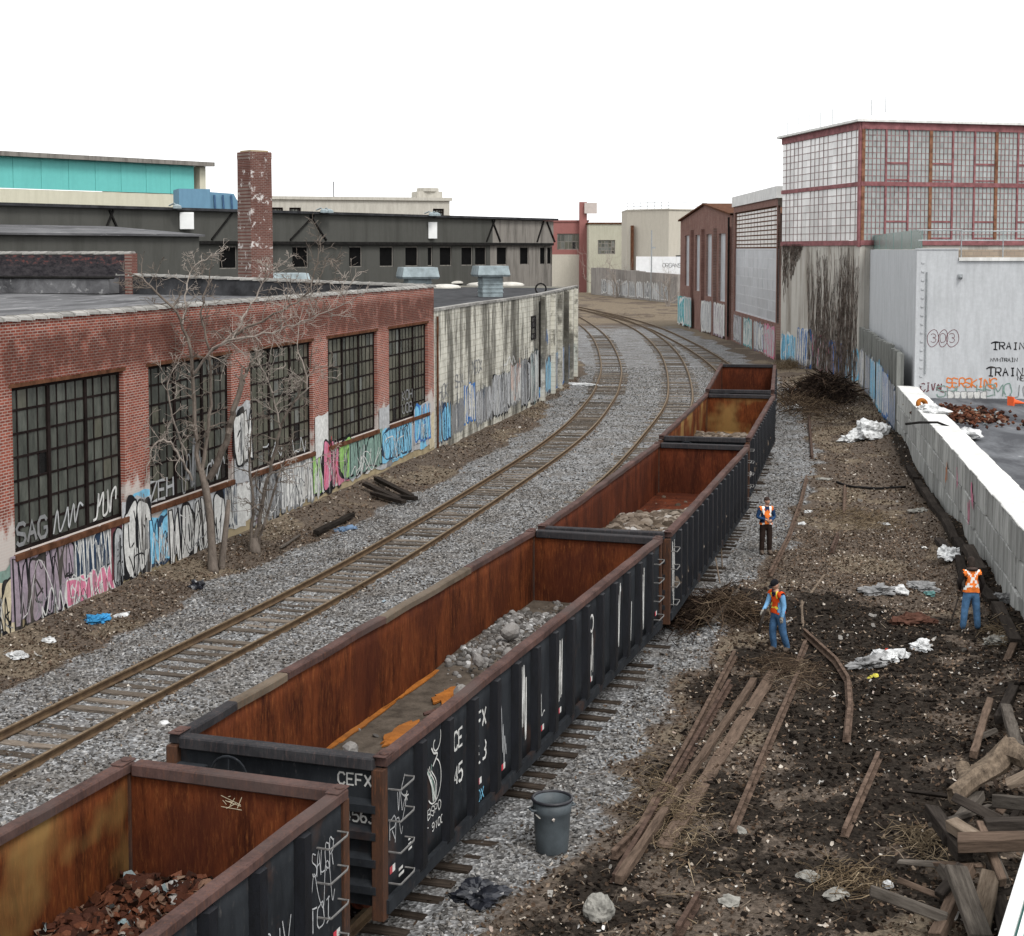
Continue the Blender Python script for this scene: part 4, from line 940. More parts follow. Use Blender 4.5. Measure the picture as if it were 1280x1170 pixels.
for i,(u,v0,v1,bk,n,fl,ln,sw,ex) in enumerate(GR):
    w = (GR[i+1][0]-u if i+1 < len(GR) and GR[i+1][0]-u > .6 else 2.2); w = min(w, 3.6)
    def d(p):
        if bk is not None: band(p, u-.15, u+w+.1, max(.55,v0-.1), min(v1+.1, 2.02 if v1 < 2.3 else v1), P_(bk))
        p.letters(u, v0, u+w, v1, n, P_(fl), P_(ln), sw, None if ex is None else P_(ex))
        for _ in range(7): p.scribble(u+random.uniform(0,w*.7), v0, u+random.uniform(w*.3,w), v0+(v1-v0)*random.uniform(.3,1), 6, random.choice((.02,.03,.045)), P_(random.choice(('black','white','grey'))))
    gpiece('graffiti', bf, base_map, [d], 70+(i*25)%260)
def glasst(p):
    p.text('SAG', 1.0, 2.25, .5, .38, .1, P_('grey'), .25)
    p.scribble(2.7,2.25,4.0,2.8,9,.06,P_('silver')); p.scribble(4.6,2.3,5.8,2.95,11,.07,P_('white')); p.text('ZEH', 7.7,2.2,.55,.4,.09,P_('silver'),.25,False,.06); p.scribble(9.6,2.2,11.0,3.2,12,.06,P_('grey')); p.scribble(11.2,2.3,12.6,2.8,9,.06,P_('silver'))
    p.scribble(10.0,2.4,10.6,3.6,7,.16,P_('grey')); p.scribble(15.6,2.3,17.2,2.8,9,.05,P_('silver')); p.scribble(18.0,2.2,19.4,2.7,9,.05,P_('silver'))
    p.text('KOH', 30.2,2.9,.4,.4,.07,P_('grey'),.2); p.text('UOB', 30.2,2.35,.4,.4,.07,P_('grey'),.2)
gpiece('graffiti', bf, lambda u,v,o: (u, .135-o, v), [glasst])
# chimney behind the factory
ch = empty('brick_chimney', (-12.8,76,0), TH-.6, 'tall square brick chimney with flaking white paint behind the factory roof', 'chimney')
def chim():
    t = NT('peeling_chimney_brick', .92); return t
cm = brickmat('peeling_chimney_brick', (.15,.066,.054), (.1,.045,.038), (.2,.16,.14), .25, .085)
nt = cm.node_tree; bs = nt.nodes['Principled BSDF']; src = bs.inputs['Base Color'].links[0].from_socket
nn = nt.nodes.new('ShaderNodeTexNoise'); nn.inputs['Scale'].default_value = 2.3; nn.inputs['Detail'].default_value = 7; nn.inputs['Roughness'].default_value = .72
rr = nt.nodes.new('ShaderNodeValToRGB'); rr.color_ramp.elements[0].position = .58; rr.color_ramp.elements[1].position = .63
mm = nt.nodes.new('ShaderNodeMix'); mm.data_type = 'RGBA'; mm.inputs['B'].default_value = (.5,.47,.45,1)
tcn = nt.nodes.new('ShaderNodeTexCoord'); nt.links.new(tcn.outputs['Object'], nn.inputs['Vector'])
nt.links.new(nn.outputs['Fac'], rr.inputs[0]); nt.links.new(rr.outputs[0], mm.inputs['Factor']); nt.links.new(src, mm.inputs['A']); nt.links.new(mm.outputs['Result'], bs.inputs['Base Color'])
b = MB(); h = .62; t0 = 14.12
for z0,z1,a,c in ((4,t0-.35,h+.02,h-.01),(t0-.35,t0-.05,h+.0,h+.0),(t0-.05,t0,h,h-.01)):
    b.add([(-a,-a,z0),(a,-a,z0),(a,a,z0),(-a,a,z0),(-c,-c,z1),(c,-c,z1),(c,c,z1),(-c,c,z1)], [(0,1,5,4),(1,2,6,5),(2,3,7,6),(3,0,4,7),(4,5,6,7)])
b.build('shaft', cm, ch)
b = MB(); b.box(-.5,.5,-.5,.5,t0,t0+.08); b.build('cap', M['footing'], ch)
# ---------------------------------------------------------------- cream block building beyond
CB = WALL_L[2:7]; CP = spline([(-3.51,68.17),(-1.64,77.23),(.0,83.9),(1.98,93.8),(4.9,113.17)], 1.0); CH = 6.55
cb = empty('block_building', (-3.51,68.17,0), 0, 'low cream block building with black streaks curving along the track', 'building')
cseg = np.concatenate([[0],np.cumsum(np.linalg.norm(np.diff(CP,axis=0),axis=1))]); CLEN = cseg[-1]
cdir = np.gradient(CP,axis=0); cdir /= np.linalg.norm(cdir,axis=1)[:,None]
def cream_map(u, v, o):
    x = np.interp(u,cseg,CP[:,0]); y = np.interp(u,cseg,CP[:,1]); dx = np.interp(u,cseg,cdir[:,0]); dy = np.interp(u,cseg,cdir[:,1])
    return (x+dy*(.006+o)+3.51, y-dx*(.006+o)-68.17, v)
def arcs(o, fn):
    at = o.data.attributes.new('arc','FLOAT','POINT'); at.data.foreach_set('value', [fn(v.co) for v in o.data.vertices]); return o
def arc_of(co): return float(np.interp(co.y+68.17, CP[:,1], cseg))
b = MB()
U = list(np.linspace(0,CLEN,45)); 
for i in range(44): b.add([cream_map(U[i],-.3,-.006),cream_map(U[i+1],-.3,-.006),cream_map(U[i+1],CH,-.006),cream_map(U[i],CH,-.006)], [(0,1,2,3)])
e = cream_map(CLEN,0,0); b.add([(e[0],e[1],-.3),(e[0]-14,e[1]+5,-.3),(e[0]-14,e[1]+5,CH),(e[0],e[1],CH)], [(0,1,2,3)])
arcs(b.build('wall', M['cream'], cb, fix=False), arc_of)
b = MB(); top = [cream_map(u,CH-.12,-.1) for u in U]; b.add(top+[(-26,58,CH-.12),(-26,10,CH-.12),(-8,-1,CH-.12)], [tuple(range(len(top)+3))]); b.build('roof', M['tar'], cb)
for i in range(22):
    u0, u1 = CLEN*i/22, CLEN*(i+1)/22-.03; q = MB(); q.add([cream_map(u0,CH-.02,.05),cream_map(u1,CH-.02,.05),cream_map(u1,CH+.1,.05),cream_map(u0,CH+.1,.05),cream_map(u0,CH-.02,-.3),cream_map(u1,CH-.02,-.3),cream_map(u1,CH+.1,-.3),cream_map(u0,CH+.1,-.3)],
        [(0,1,2,3),(7,6,5,4),(0,4,5,1),(1,5,6,2),(2,6,7,3),(3,7,4,0)]); q.build('coping_slab', M['coping'], cb)
for k,u in enumerate((24.8,29.5,33.2,37.0,40.2,43.2,45.9)):
    if u > CLEN-.3: continue
    q = MB(); q.add([cream_map(u-.2,-.2,0),cream_map(u+.2,-.2,0),cream_map(u+.2,CH-.1,0),cream_map(u-.2,CH-.1,0),cream_map(u-.2,-.2,.28),cream_map(u+.2,-.2,.28),cream_map(u+.2,CH-.1,.28),cream_map(u-.2,CH-.1,.28)],
        [(0,1,2,3),(7,6,5,4),(0,4,5,1),(1,5,6,2),(2,6,7,3),(3,7,4,0)]); arcs(q.build('pilaster', M['cream'], cb), arc_of)
window(cb, 21.3, 22.9, 4.0, 5.4, 0, 3, 4, 1, True, M['black2'], GL, (1,1,1,3), lambda u,z,d: cream_map(u,z,-d+.02))
b = MB(); b.tube([cream_map(.25,6.3,.1),cream_map(.25,.1,.1)], .06, 6); b.build('downpipe', M['sill'], cb)
b = MB(); b.tube([cream_map(24.0,6.2,.08),cream_map(24.0,1.0,.08)], .06, 6); b.build('downpipe', M['black2'], cb)
GC = [(.6,.5,2.2,None,3,'skyblue','navy',.06,'blue'),(3.3,.6,2.0,None,3,'grey','grey',.04,None),(5.9,.8,2.6,'blue',3,'white','blue',.06,'yellow'),(8.4,.5,2.1,'grey',5,'silver','grey',.05,'black'),(11.8,.5,2.6,'silver',6,'silver','black',.05,'grey'),(15.8,.8,2.9,'silver',4,'white','grey',.06,'orange'),(18.6,.4,3.0,'silver',3,'silver','black',.08,None),(21.3,.3,3.2,'silver',4,'white','black',.06,'teal'),(24.3,.3,2.9,'blue',2,'blue','skyblue',.08,'white'),(27.0,.3,2.4,'silver',4,'skyblue','navy',.06,'white'),(31.0,.3,2.5,'skyblue',4,'silver','blue',.06,'white'),(35.5,.3,2.6,'grey',5,'silver','blue',.06,'white'),(40.0,.3,2.6,'silver',5,'skyblue','grey',.06,None)]
for i,(u,v0,v1,bk,n,fl,ln,sw,ex) in enumerate(GC):
    w = (GC[i+1][0]-u if i+1 < len(GC) else 4)-.2
    def d(p):
        if bk: band(p, u-.1, u+w, v0, v1, P_(bk))
        p.letters(u, v0, u+w, v1, n, P_(fl), P_(ln), sw, None if ex is None else P_(ex))
        for _ in range(4): p.scribble(u+random.uniform(0,w*.7), v0, u+random.uniform(w*.3,w), v1+random.uniform(-.3,.7), 6, .04, P_(random.choice(('black','white','grey','navy'))))
    gpiece('graffiti', cb, cream_map, [d])
def tagsc(p):
    p.text('HOK', .9,2.5,.6,.5,.07,P_('grey'),.2,True,.1); p.text('SHA', 4.0,2.7,.6,.5,.07,P_('grey'),.2,True,.1); p.text('NECK', 7.6,3.1,.6,.45,.07,P_('grey'),.2,True,.1); p.scribble(14,3.0,17,3.5,9,.1,P_('white')); p.scribble(26.8,3.2,28,4.2,5,.08,P_('blue'))
gpiece('graffiti', cb, cream_map, [tagsc], 10)
# rooftop ventilators and skylights
M['galv'] = simple('weathered_galvanised_steel', (.3,.36,.38), .3, 1.5, .5, .3)
def ventilator(px, py, Y, w, h, cap, label):
    p = D(px, py, Y); p.z = CH-.12 if p.z > 0 else 0
    r = empty('roof_ventilator', (p.x,p.y,CH-.14), .25, label, 'ventilator', 'ventilators on the flat roof')
    q = MB(); q.box(-w*.33,w*.33,-w*.33,w*.33,0,h*.72); q.build('shaft', M['galv'], r)
    q = MB(); a = w*.33
    for k in range(4): q.box(-a-.04,a+.04,-a-.04,a+.04,h*(.15+.13*k),h*(.15+.13*k)+.05)
    q.build('louvres', M['galv'], r)
    q = MB(); q.add([(-w*.5,-w*.5,h*.66),(w*.5,-w*.5,h*.66),(w*.5,w*.5,h*.66),(-w*.5,w*.5,h*.66),(-w*.53,-w*.53,h*.72),(w*.53,-w*.53,h*.72),(w*.53,w*.53,h*.72),(-w*.53,w*.53,h*.72),(-w*.48,-w*.48,h),(w*.48,-w*.48,h),(w*.48,w*.48,h),(-w*.48,w*.48,h)],
        [(0,3,2,1)]+[(i,(i+1)%4,4+(i+1)%4,4+i) for i in range(4)]+[(4+i,4+(i+1)%4,8+(i+1)%4,8+i) for i in range(4)]+[(8,9,10,11)]); q.build('hood', M['galv'], r)
    return r
ventilator(359, 342, 84, 2.2, 1.6, 0, 'galvanised roof ventilator just right of the brick chimney')
ventilator(522, 350, 86, 2.0, 1.9, 0, 'galvanised roof ventilator below the small white sign box')
ventilator(613, 357, 93, 1.9, 1.9, 0, 'galvanised roof ventilator nearest the curving track')
for k,(px,py,w) in enumerate(((563,354,2.2),(556,360,2.4),(607,357,3.0),(638,357,2.2),(432,349,2.6))):
    p = G(px,py,CH-.1); q = MB(); q.lathe([(w/2,0),(w/2,.1),(w*.42,.2),(w*.2,.28),(0.01,.3)], 18)
    o = q.build('roof_skylight', simple('weathered_white_dome_%d'%k, (.55,.53,.48), .2, 2, .6), None, True); o.location = p; o.scale = (1,1.3,1)
    tag(o, ('round white skylight dome, the rear one near the second ventilator','round white skylight dome at the front left of the black roof','wide white skylight dome beside the third ventilator','small white skylight dome right of the third ventilator','flat white skylight dome left of the second ventilator')[k], 'skylight', 'white skylight domes on the black roof')
b = MB(); ring = [(D(676,361,100)+Vector((.35*math.cos(a),0,.35*math.sin(a)))) for a in np.linspace(0,6.283,13)]; b.tube(ring,.06,6)
tag(b.build('cable_loop', M['black2']), 'black cable loop standing on the edge of the block building roof', 'cable')
# ---------------------------------------------------------------- dark timber framed mill behind
DA, DB = Vector((-31,92,0)), Vector((3.6,140,0)); DTH = math.atan2(DB.y-DA.y, DB.x-DA.x); DL = (DB-DA).length
dm = empty('dark_mill', DA, DTH, 'long dark olive mill with a row of small black windows behind the roofs', 'building')
def du(px):     # where the column px of the photo meets the mill front
    u = (px-640)/FPX; return (u*DA.y-DA.x)/((DB.x-DA.x)-u*(DB.y-DA.y))*DL
dz = lambda py, px: D(px,py,DA.y+(DB.y-DA.y)*du(px)/DL).z
WD = [(195,222),(275,297),(366,386),(437,453),(475,492),(507,523),(535,541),(550,565),(577,591),(594,608),(621,634),(650,661),(675,682),(684,690)]
H1, HT = dz(304,445), 11.95
wins = []
for i,(a,c) in enumerate(WD):
    w0, w1 = du(a), du(c); wins.append((w0,w1,H1-1.85,H1-.25))
b = MB(); sp = du(613)
facade(b, 0, sp, 2, H1, [w for w in wins if w[1] < sp], .3); b.build('lower_wall', M['dark_stucco'], dm, fix=False)
b = MB(); facade(b, sp, DL, 2, H1, [w for w in wins if w[0] > sp], .3); b.add([(DL,0,2),(DL,14,2),(DL,14,HT-.1),(DL,0,HT-.1)], [(0,1,2,3)]); b.build('lower_wall', M['grey_wood'], dm, fix=False)
b = MB(); b.add([(-8,-.25,H1),(sp,-.25,H1),(sp,-.25,HT),(-8,-.25,HT)], [(0,1,2,3)]); b.add([(-8,-.25,H1),(sp,-.25,H1),(sp,0,H1),(-8,0,H1)], [(0,1,2,3)]); b.build('upper_wall', M['dark_stucco'], dm, fix=False)
b = MB(); b.add([(sp,-.25,H1),(DL,-.25,H1),(DL,-.25,HT-.05),(sp,-.25,HT-.05)], [(0,1,2,3)]); b.add([(sp,-.25,H1),(DL,-.25,H1),(DL,0,H1),(sp,0,H1)], [(0,1,2,3)]); b.build('upper_wall', M['grey_wood'], dm, fix=False)
for w in wins: opening(dm, w[0], w[1], w[2], w[3], .1, M['grey_wood'])
b = MB(); b.box(-8,DL+.3,-.6,14,HT,HT+.18); b.build('roof', M['tar'], dm)
b = MB(); b.box(-8,DL,-.3,-.252,H1-.12,H1+.1); b.build('girt', M['black2'], dm)
for a,c in ((150,135),(262,288),(360,390),(405,385),(605,615),(622,612),(668,676),(690,680),(125,140)):
    u0, u1 = du(a), du(c); q = MB(); q.bar((u0,-.3,H1+.2),(u1,-.3,HT-.1), .12, .12, up=(0,1,0)); q.build('brace', M['black2'], dm)
b = MB(); b.box(-9,du(130),-9,-.3,6.5,H1+.35); b.build('lean_to', M['dark_stucco'], dm)
b = MB(); b.add([(-9,-9.3,H1+.3),(du(130)+.2,-9.3,H1+.3),(du(130)+.2,-.3,H1+.9),(-9,-.3,H1+.9),(-9,-9.3,H1+.42),(du(130)+.2,-9.3,H1+.42),(du(130)+.2,-.3,H1+1.02),(-9,-.3,H1+1.02)], [(0,3,2,1),(4,5,6,7),(0,1,5,4),(1,2,6,5),(2,3,7,6),(3,0,4,7)]); b.build('lean_to_roof', M['roof'], dm)
for px,py,w,h,l in ((233,276,.95,1.15,'white sign box on the dark mill left of the chimney'),(540,288,.75,1.35,'narrow white sign box on the dark mill above the ventilators')):
    Yd = DA.y+(DB.y-DA.y)*du(px)/DL-.5; p = D(px,py,Yd); q = MB(); q.box(-w/2,w/2,-.25,.1,-h/2,h/2); o = q.build('sign_box', simple('white_enamel', (.75,.76,.75), .05, 2, .4), None, bevel=.02); o.location = p; o.rotation_euler = (0,0,DTH*.35); tag(o, l, 'sign')
for px,py in ((395,262),(402,262),(530,267),(536,267),(212,266)):
    Yd = DA.y+(DB.y-DA.y)*du(px)/DL-.9; p = D(px,py,Yd); q = MB(); q.tube([(0,.5,.1),(0,0,.25),(0,-.2,.1)], [.05,.05,.05], 6); q.lathe([(.02,0),(.28,-.12),(.3,-.3),(.02,-.3)], 12, (0,-.3,.2)); q.build('floodlight', M['galv'], dm).location = (du(px), -.6, HT+.2)
# ---------------------------------------------------------------- concrete block wall and the raised lot on the right
def concmat(name, base, stain, amt=.7, objvar=.25, mortar=None):
    t = NT(name, .9); f = t.noise(1.6, t.map((1.5,1.5,.25)), 6, .72); g = t.noise(5, None, 6, .7)
    col = t.mix(t.math('MULTIPLY', t.ramp(f, [(.42,0),(.66,1)]), amt), base, stain); col = t.mix(t.ramp(g, [(.35,0),(.8,.4)]), col, tuple(x*.6 for x in base))
    if objvar: col = t.mix(1.0, col, t.ramp(t.objrand(), [(0,1-objvar),(1,1.05)]), 'MULTIPLY')
    t.color(col).bump(g, .3, .02); return t.m
M['block'] = concmat('grimy_concrete_block', (.42,.425,.41), (.15,.155,.145), .8, .35)
M['cap'] = concmat('pale_lit_top', (.68,.68,.66), (.4,.4,.38), .6, .2)  # overhead light on the block tops is put into this white
BA, BB = Vector((11.95,33.7,0)), Vector((19.2,75.3,0)); BTH = math.atan2(BB.y-BA.y, BB.x-BA.x); BLN = (BB-BA).length
bwall = empty('concrete_block_wall', BA, BTH, 'retaining wall of big grey concrete blocks with bleached white top', 'wall')
BL, BH, BD = 1.62, .84, .95
def blk(k, L, mat, h=BH, d=BD):
    def mk():
        q = MB(); r = random.Random(k); q.box(-L/2+.012,L/2-.012,0,d,.008,h-.008)
        q.v = [(x+r.uniform(-.02,.02), y+r.uniform(-.025,.025), z+r.uniform(-.012,.012)) for x,y,z in q.v]; return q.build('block', mat, bevel=.03)
    return cached(('blk',k,L,h), mk)
n = int(BLN/BL)
for c in range(3):
    off = (c % 2)*BL/2
    for i in range(-7, n+(1 if c % 2 else 0)):
        link('block', blk((i*3+c) % 5, BL, M['block']), bwall, ((i+.5)*BL-off, -BD+.02+random.uniform(-.03,.03), .02+c*BH-.05), (0,random.uniform(-.004,.004),random.uniform(-.012,.012)))
for i in range(-7, n):  # thin slabs added to carry the painted light of the block tops
    link('lit_top_slab', blk(20+i % 3, BL, M['cap'], .07, BD*1.02), bwall, ((i+.5)*BL, -BD+.03, 3*BH-.03), (0,0,random.uniform(-.01,.01)))
# the blocks stand to the right of the line: local -y points to the lot
def bw_map(u, v, o): return (u, .05+o, v)
def bmarks(p):
    for u,v,c in ((12.2,1.5,'pink'),(12.9,.9,'pink'),(16.0,1.5,'pink'),(19.3,1.2,'orange')): p.scribble(u,v,u+.5,v+.6,6,.1,P_(c))
gpiece('paint_marks', bwall, bw_map, [bmarks])
def lotmat():
    t = NT('wet_patchy_asphalt', .7); f = t.noise(.5, t.map((1,.35,1)), 6, .7, .5); g = t.noise(9, None, 5, .7)
    col = t.mix(t.ramp(f, [(.4,0),(.62,1)]), (.05,.052,.058), (.13,.135,.145)); col = t.mix(t.ramp(f, [(.62,0),(.7,.8)]), col, (.42,.43,.44)); col = t.mix(t.ramp(g, [(.5,0),(.8,.4)]), col, (.03,.03,.03))
    t.color(col); return t.m
LZ = 2.0
nrm = Vector((math.sin(BTH),-math.cos(BTH),0))
q = MB(); a = BA+nrm*.6; e = BB+nrm*.6; q.add([(a.x-2,a.y-12,LZ),(60,a.y-12,LZ),(60,80,LZ),(e.x+.3,80,LZ),(e.x,e.y,LZ),(a.x,a.y,LZ)], [(0,1,2,3,4,5)])
tag(q.build('asphalt_lot', lotmat()), kind='structure')
# ---------------------------------------------------------------- grey painted building
M['grey_paint'] = concmat('pale_grey_painted_block', (.47,.485,.5), (.33,.34,.35), .65, 0)
GA = Vector((19.85,74.7,0)); GTH = math.radians(-5)
gb = empty('grey_building', GA, GTH, 'pale grey painted building with black tags facing the raised lot', 'building')
lx, ly = (Vector((24.9,106,0))-GA).x, (Vector((24.9,106,0))-GA).y
ci, si = math.cos(-GTH), math.sin(-GTH); bx, by = lx*ci-ly*si, lx*si+ly*ci
q = MB(); q.add([(0,0,-.2),(2.0,0,-.2),(2.0,0,9.3),(0,0,9.3)], [(0,1,2,3)]); q.add([(2.0,0,-.2),(30,0,-.2),(30,0,8.75),(2.0,0,8.75)], [(0,1,2,3)])
q.add([(0,0,-.2),(bx,by,-.2),(bx,by,9.3),(0,0,9.3)], [(3,2,1,0)]); q.add([(2.0,0,8.75),(2.0,1.2,8.75),(2.0,1.2,9.3),(2.0,0,9.3)], [(0,1,2,3)])
q.build('wall', M['grey_paint'], gb, fix=False)
q = MB(); q.add([(0,0,9.3),(2.0,0,9.3),(2.0,1.2,9.3),(30,1.2,9.28),(30,by,9.28),(bx,by,9.3)], [(0,1,2,3,4,5)]); q.build('roof', M['tar'], gb)
q = MB(); q.box(2.02,30,-.1,.5,8.75,8.92); q.build('coping', M['cap'], gb)
q = MB(); q.box(2.02,30,.5,.62,8.6,9.3); q.build('setback_wall', brickmat('tan_brick', (.32,.26,.2), (.25,.2,.16), (.2,.18,.15), .4, .2), gb)
q = MB(); q.box(-.05,2.0,-.04,.2,9.3,9.36); q.build('coping', M['grey_paint'], gb)
M['galv2'] = simple('grey_pipe_rail', (.34,.36,.37), .2, 3, .5, .4)
q = MB()
for z in (9.75,10.2): q.tube([(2.2,.35,z),(30,.35,z)], .03, 6)
q.build('handrail', M['galv2'], gb)
for i in range(10):
    q = MB(); q.tube([(2.2+i*2.0,.35,8.9),(2.2+i*2.0,.35,10.25)], .03, 6); q.build('rail_post', M['galv2'], gb)
for z in (9.75,10.25):
    q = MB(); q.tube([(.1,.15,z),(2.1,.15,z)], .03, 6); q.build('handrail', M['galv2'], gb)
M['green_glass'] = simple('green_tinted_screen', (.1,.2,.18), .2, 2, .25)
for i in range(6):
    f0, f1 = i/6+.004, (i+1)/6-.004; q = MB(); q.add([(bx*f0+.25,by*f0+.1,9.32),(bx*f1+.25,by*f1+.1,9.32),(bx*f1+.25,by*f1+.1,10.3),(bx*f0+.25,by*f0+.1,10.3),(bx*f0+.29,by*f0+.1,9.32),(bx*f1+.29,by*f1+.1,9.32),(bx*f1+.29,by*f1+.1,10.3),(bx*f0+.29,by*f0+.1,10.3)],
        [(0,1,2,3),(7,6,5,4),(0,4,5,1),(1,5,6,2),(2,6,7,3),(3,7,4,0)]); q.build('screen_panel', M['green_glass'], gb)
q = MB()
for k in range(15): q.box(.25,.38,-.04,-.004,2.6+k*.43,2.68+k*.43)
tag(q.build('wall_cleats', M['grey_paint'], gb), kind='stuff')
q = MB(); q.tube([(.5,-.05,8.2),(.5,-.05,3.2)], .035, 6); q.build('conduit', M['galv2'], gb)
q = MB(); q.box(2.0,2.2,-.12,-.004,7.9,8.1); q.tube([(2.1,-.1,8.0),(2.1,-.25,7.9)], .07, 8); q.build('wall_lamp', M['galv2'], gb)
def gb_map(u, v, o): return (u, -.004-o, v)
def gtags(p):
    R = P_('maroon'); K = P_('black')
    for k,(u,w) in enumerate(((.85,.55),(1.35,.45),(1.8,.6))):
        p.ribbon([(u+w*.5*math.cos(t)*1.0, 4.95+.42*math.sin(t)*(1+.12*math.sin(2*t))) for t in np.linspace(0,6.4,20)], .028, R)
    p.text('303', .75, 4.75,.42,.25,.024,R,.8,True,.05)
    u = 3.8
    def ttag(u, v, h, w, txt, sw):
        p.text(txt, u, v, h, w, sw, K, .38, False, .05)
        p.ribbon(smooth2([(u-.1,v+h*.85),(u+.1,v+h*1.1),(u+w*1.3,v+h)],4), sw, K); p.ribbon([(u+.02,v),(u+w*.9,v-.02)], sw, K)
    ttag(3.75,4.42,.34,.23,'TRAIN',.06); ttag(3.55,3.12,.4,.25,'TRAIN',.065); p.text('NVMTRAIN', 3.65,3.82,.18,.13,.032,K,.25,False,.08); p.text('NEH',4.95,2.9,.25,.14,.04,K,.2,False,.08); p.ribbon([(5.3,3.5),(6.4,3.5)],.04,K)
    p.text('SERSKING', 1.55,2.55,.42,.27,.06,P_('orange'),.12,True,.1); p.text('CIVAL', .3,2.35,.36,.22,.05,R,.15,True,.12)
    p.text('SHU', 1.1,2.1,.5,.4,.05,P_('sage'),.2,True,.1); p.text('HEMO', 3.0,2.15,.55,.36,.05,P_('sage'),.2,True,.1); p.text('JCH', 4.6,2.05,.6,.5,.04,P_('grey'),.3,True,.1); p.text('C', 5.9,2.0,.6,.7,.06,P_('black'),.3,True)
    for k in range(6): p.bubble(1.75+k*.32,2.15,.3,.42,P_('white'),P_('grey'),.03,False)
gpiece('graffiti', gb, gb_map, [gtags])
# ---------------------------------------------------------------- tall boarded fence by the track
M['fence'] = streaked('grey_fence_concrete', (.24,.245,.23), (.11,.115,.105), .7, 2.5, .1)
FA, FB = Vector((19.35,75.6,0)), Vector((24.3,106,0)); FTH = math.atan2(FB.y-FA.y,FB.x-FA.x); FLN = (FB-FA).length
fe = empty('panel_fence', FA, FTH, 'tall grey fence of upright panels with blue and white graffiti at its foot', 'fence')
npn = 17
for i in range(npn):
    u0, u1 = FLN*i/npn, FLN*(i+1)/npn; q = MB(); hgt_ = 4.2-.02*i+random.uniform(-.12,.12); q.box(u0+.03,u1-.03,-.2,0,-.3,hgt_); q.build('fence_panel', M['fence'], fe)
    q = MB(); q.box(u0-.1,u0+.1,-.05,.16,-.3,hgt_+.05); q.build('fence_post', M['fence'], fe)
fm_ = lambda u,v,o: (u, .17+o, v)
for u,v0,v1,n_,fl,ln in ((.3,.3,2.4,4,'silver','navy'),(4.5,.3,2.6,4,'white','blue'),(9,.3,2.8,5,'white','skyblue'),(14,.3,2.6,4,'skyblue','white'),(18.5,.3,2.6,4,'silver','grey'),(24,.3,2.6,4,'white','grey')):
    def d(p):
        band(p,u,u+4,v0,v1,P_(fl)); p.letters(u,v0,u+4,v1,n_,P_(fl),P_(ln),.09,P_('blue'))
    gpiece('graffiti', fe, fm_, [d])
# ---------------------------------------------------------------- glazed industrial hall
M['red_steel'] = simple('faded_red_steel', (.29,.125,.13), .3, 2, .7)
M['orange_steel'] = simple('rusty_orange_steel', (.27,.13,.08), .4, 2, .8)
def hallglass(name, c, alpha, rough=.2):
    t = NT(name, rough); f = t.noise(.35, None, 5, .6); r = t.island()
    t.color(t.mix(1.0, t.mix(t.ramp(f, [(.35,0),(.7,1)]), tuple(x*.75 for x in c), c), t.ramp(r, [(0,.82),(1,1.1)]), 'MULTIPLY')); t.b.inputs['Alpha'].default_value = alpha; return t.m
M['hall_glass'] = hallglass('dusty_greenish_glass', (.5,.55,.54), .62)
M['hall_glass_sheen'] = hallglass('painted_sheen_glass', (.78,.77,.76), .95, .3)  # left face: grazing sky reflection put into the pale colour
M['bar'] = simple('thin_brown_glazing_bar', (.36,.27,.26), .3, 3, .8)
M['barc'] = simple('thin_red_glazing_bar', (.3,.19,.19), .3, 3, .8)
HA, HB, HC = Vector((24.1,105.6,0)), Vector((50,113,0)), Vector((21.5,121.5,0)); HZ = 18.1
hall = empty('glazed_hall', HA, 0, 'tall industrial hall with red framed glass walls above the grey building', 'building')
def plane_map(A, B):
    d = (B-A); d.normalize(); nrm_ = Vector((d.y,-d.x,0)); return lambda u, z, o: (A.x-HA.x+d.x*u-nrm_.x*o, A.y-HA.y+d.y*u-nrm_.y*o, z)
fmF = plane_map(HA,HB); fmL = plane_map(HC,HA); LF = (HB-HA).length; LL = (HC-HA).length
def mbox(q, fm, u0, u1, z0, z1, d0, d1, mi=0):
    P = [fm(u0,z0,d0),fm(u1,z0,d0),fm(u1,z1,d0),fm(u0,z1,d0),fm(u0,z0,d1),fm(u1,z0,d1),fm(u1,z1,d1),fm(u0,z1,d1)]
    return q.add(P, [(0,1,2,3),(7,6,5,4),(0,4,5,1),(1,5,6,2),(2,6,7,3),(3,7,4,0)], mi)
def glazing(fm, u0, u1, z0, z1, nc, nr, mat, barmat, nm='glazing_bay', t=.05):
    q = MB(); cw, rh = (u1-u0)/nc, (z1-z0)/nr
    for c in range(1,nc): mbox(q,fm,u0+c*cw-t/2,u0+c*cw+t/2,z0,z1,-.03,.03)
    for r in range(1,nr): mbox(q,fm,u0,u1,z0+r*rh-t/2,z0+r*rh+t/2,-.02,.02)
    w = q.build(nm, barmat, hall)
    g = MB()
    for c in range(nc):
        for r in range(nr):
            j = random.uniform(-.004,.004); mbox(g,fm,u0+c*cw,u0+(c+1)*cw,z0+r*rh,z0+(r+1)*rh,.004+j,.014+j)
    tag(g.build('panes', mat, w, fix=False), kind='stuff')
Zb = [(9.95,13.7),(14.0,17.6)]
nb = 13; bwid = 1.75
for i in range(nb):
    for j,(z0,z1) in enumerate(Zb):
        glazing(fmF, .15+i*bwid+.07, .15+(i+1)*bwid-.07, z0, z1, 5, 9, M['hall_glass'], M['barc'])
        if i % 2 == 1:
            q = MB(); mbox(q,fmF,.15+i*bwid+.07,.15+(i+1)*bwid-.07,z0+1.25,z0+1.37,-.05,.03); q.build('transom', M['red_steel'], hall)
            q = MB(); mbox(q,fmF,.15+i*bwid+.07,.15+(i+1)*bwid-.07,z0+.1,z0+.2,-.05,.03); q.build('transom', M['red_steel'], hall)
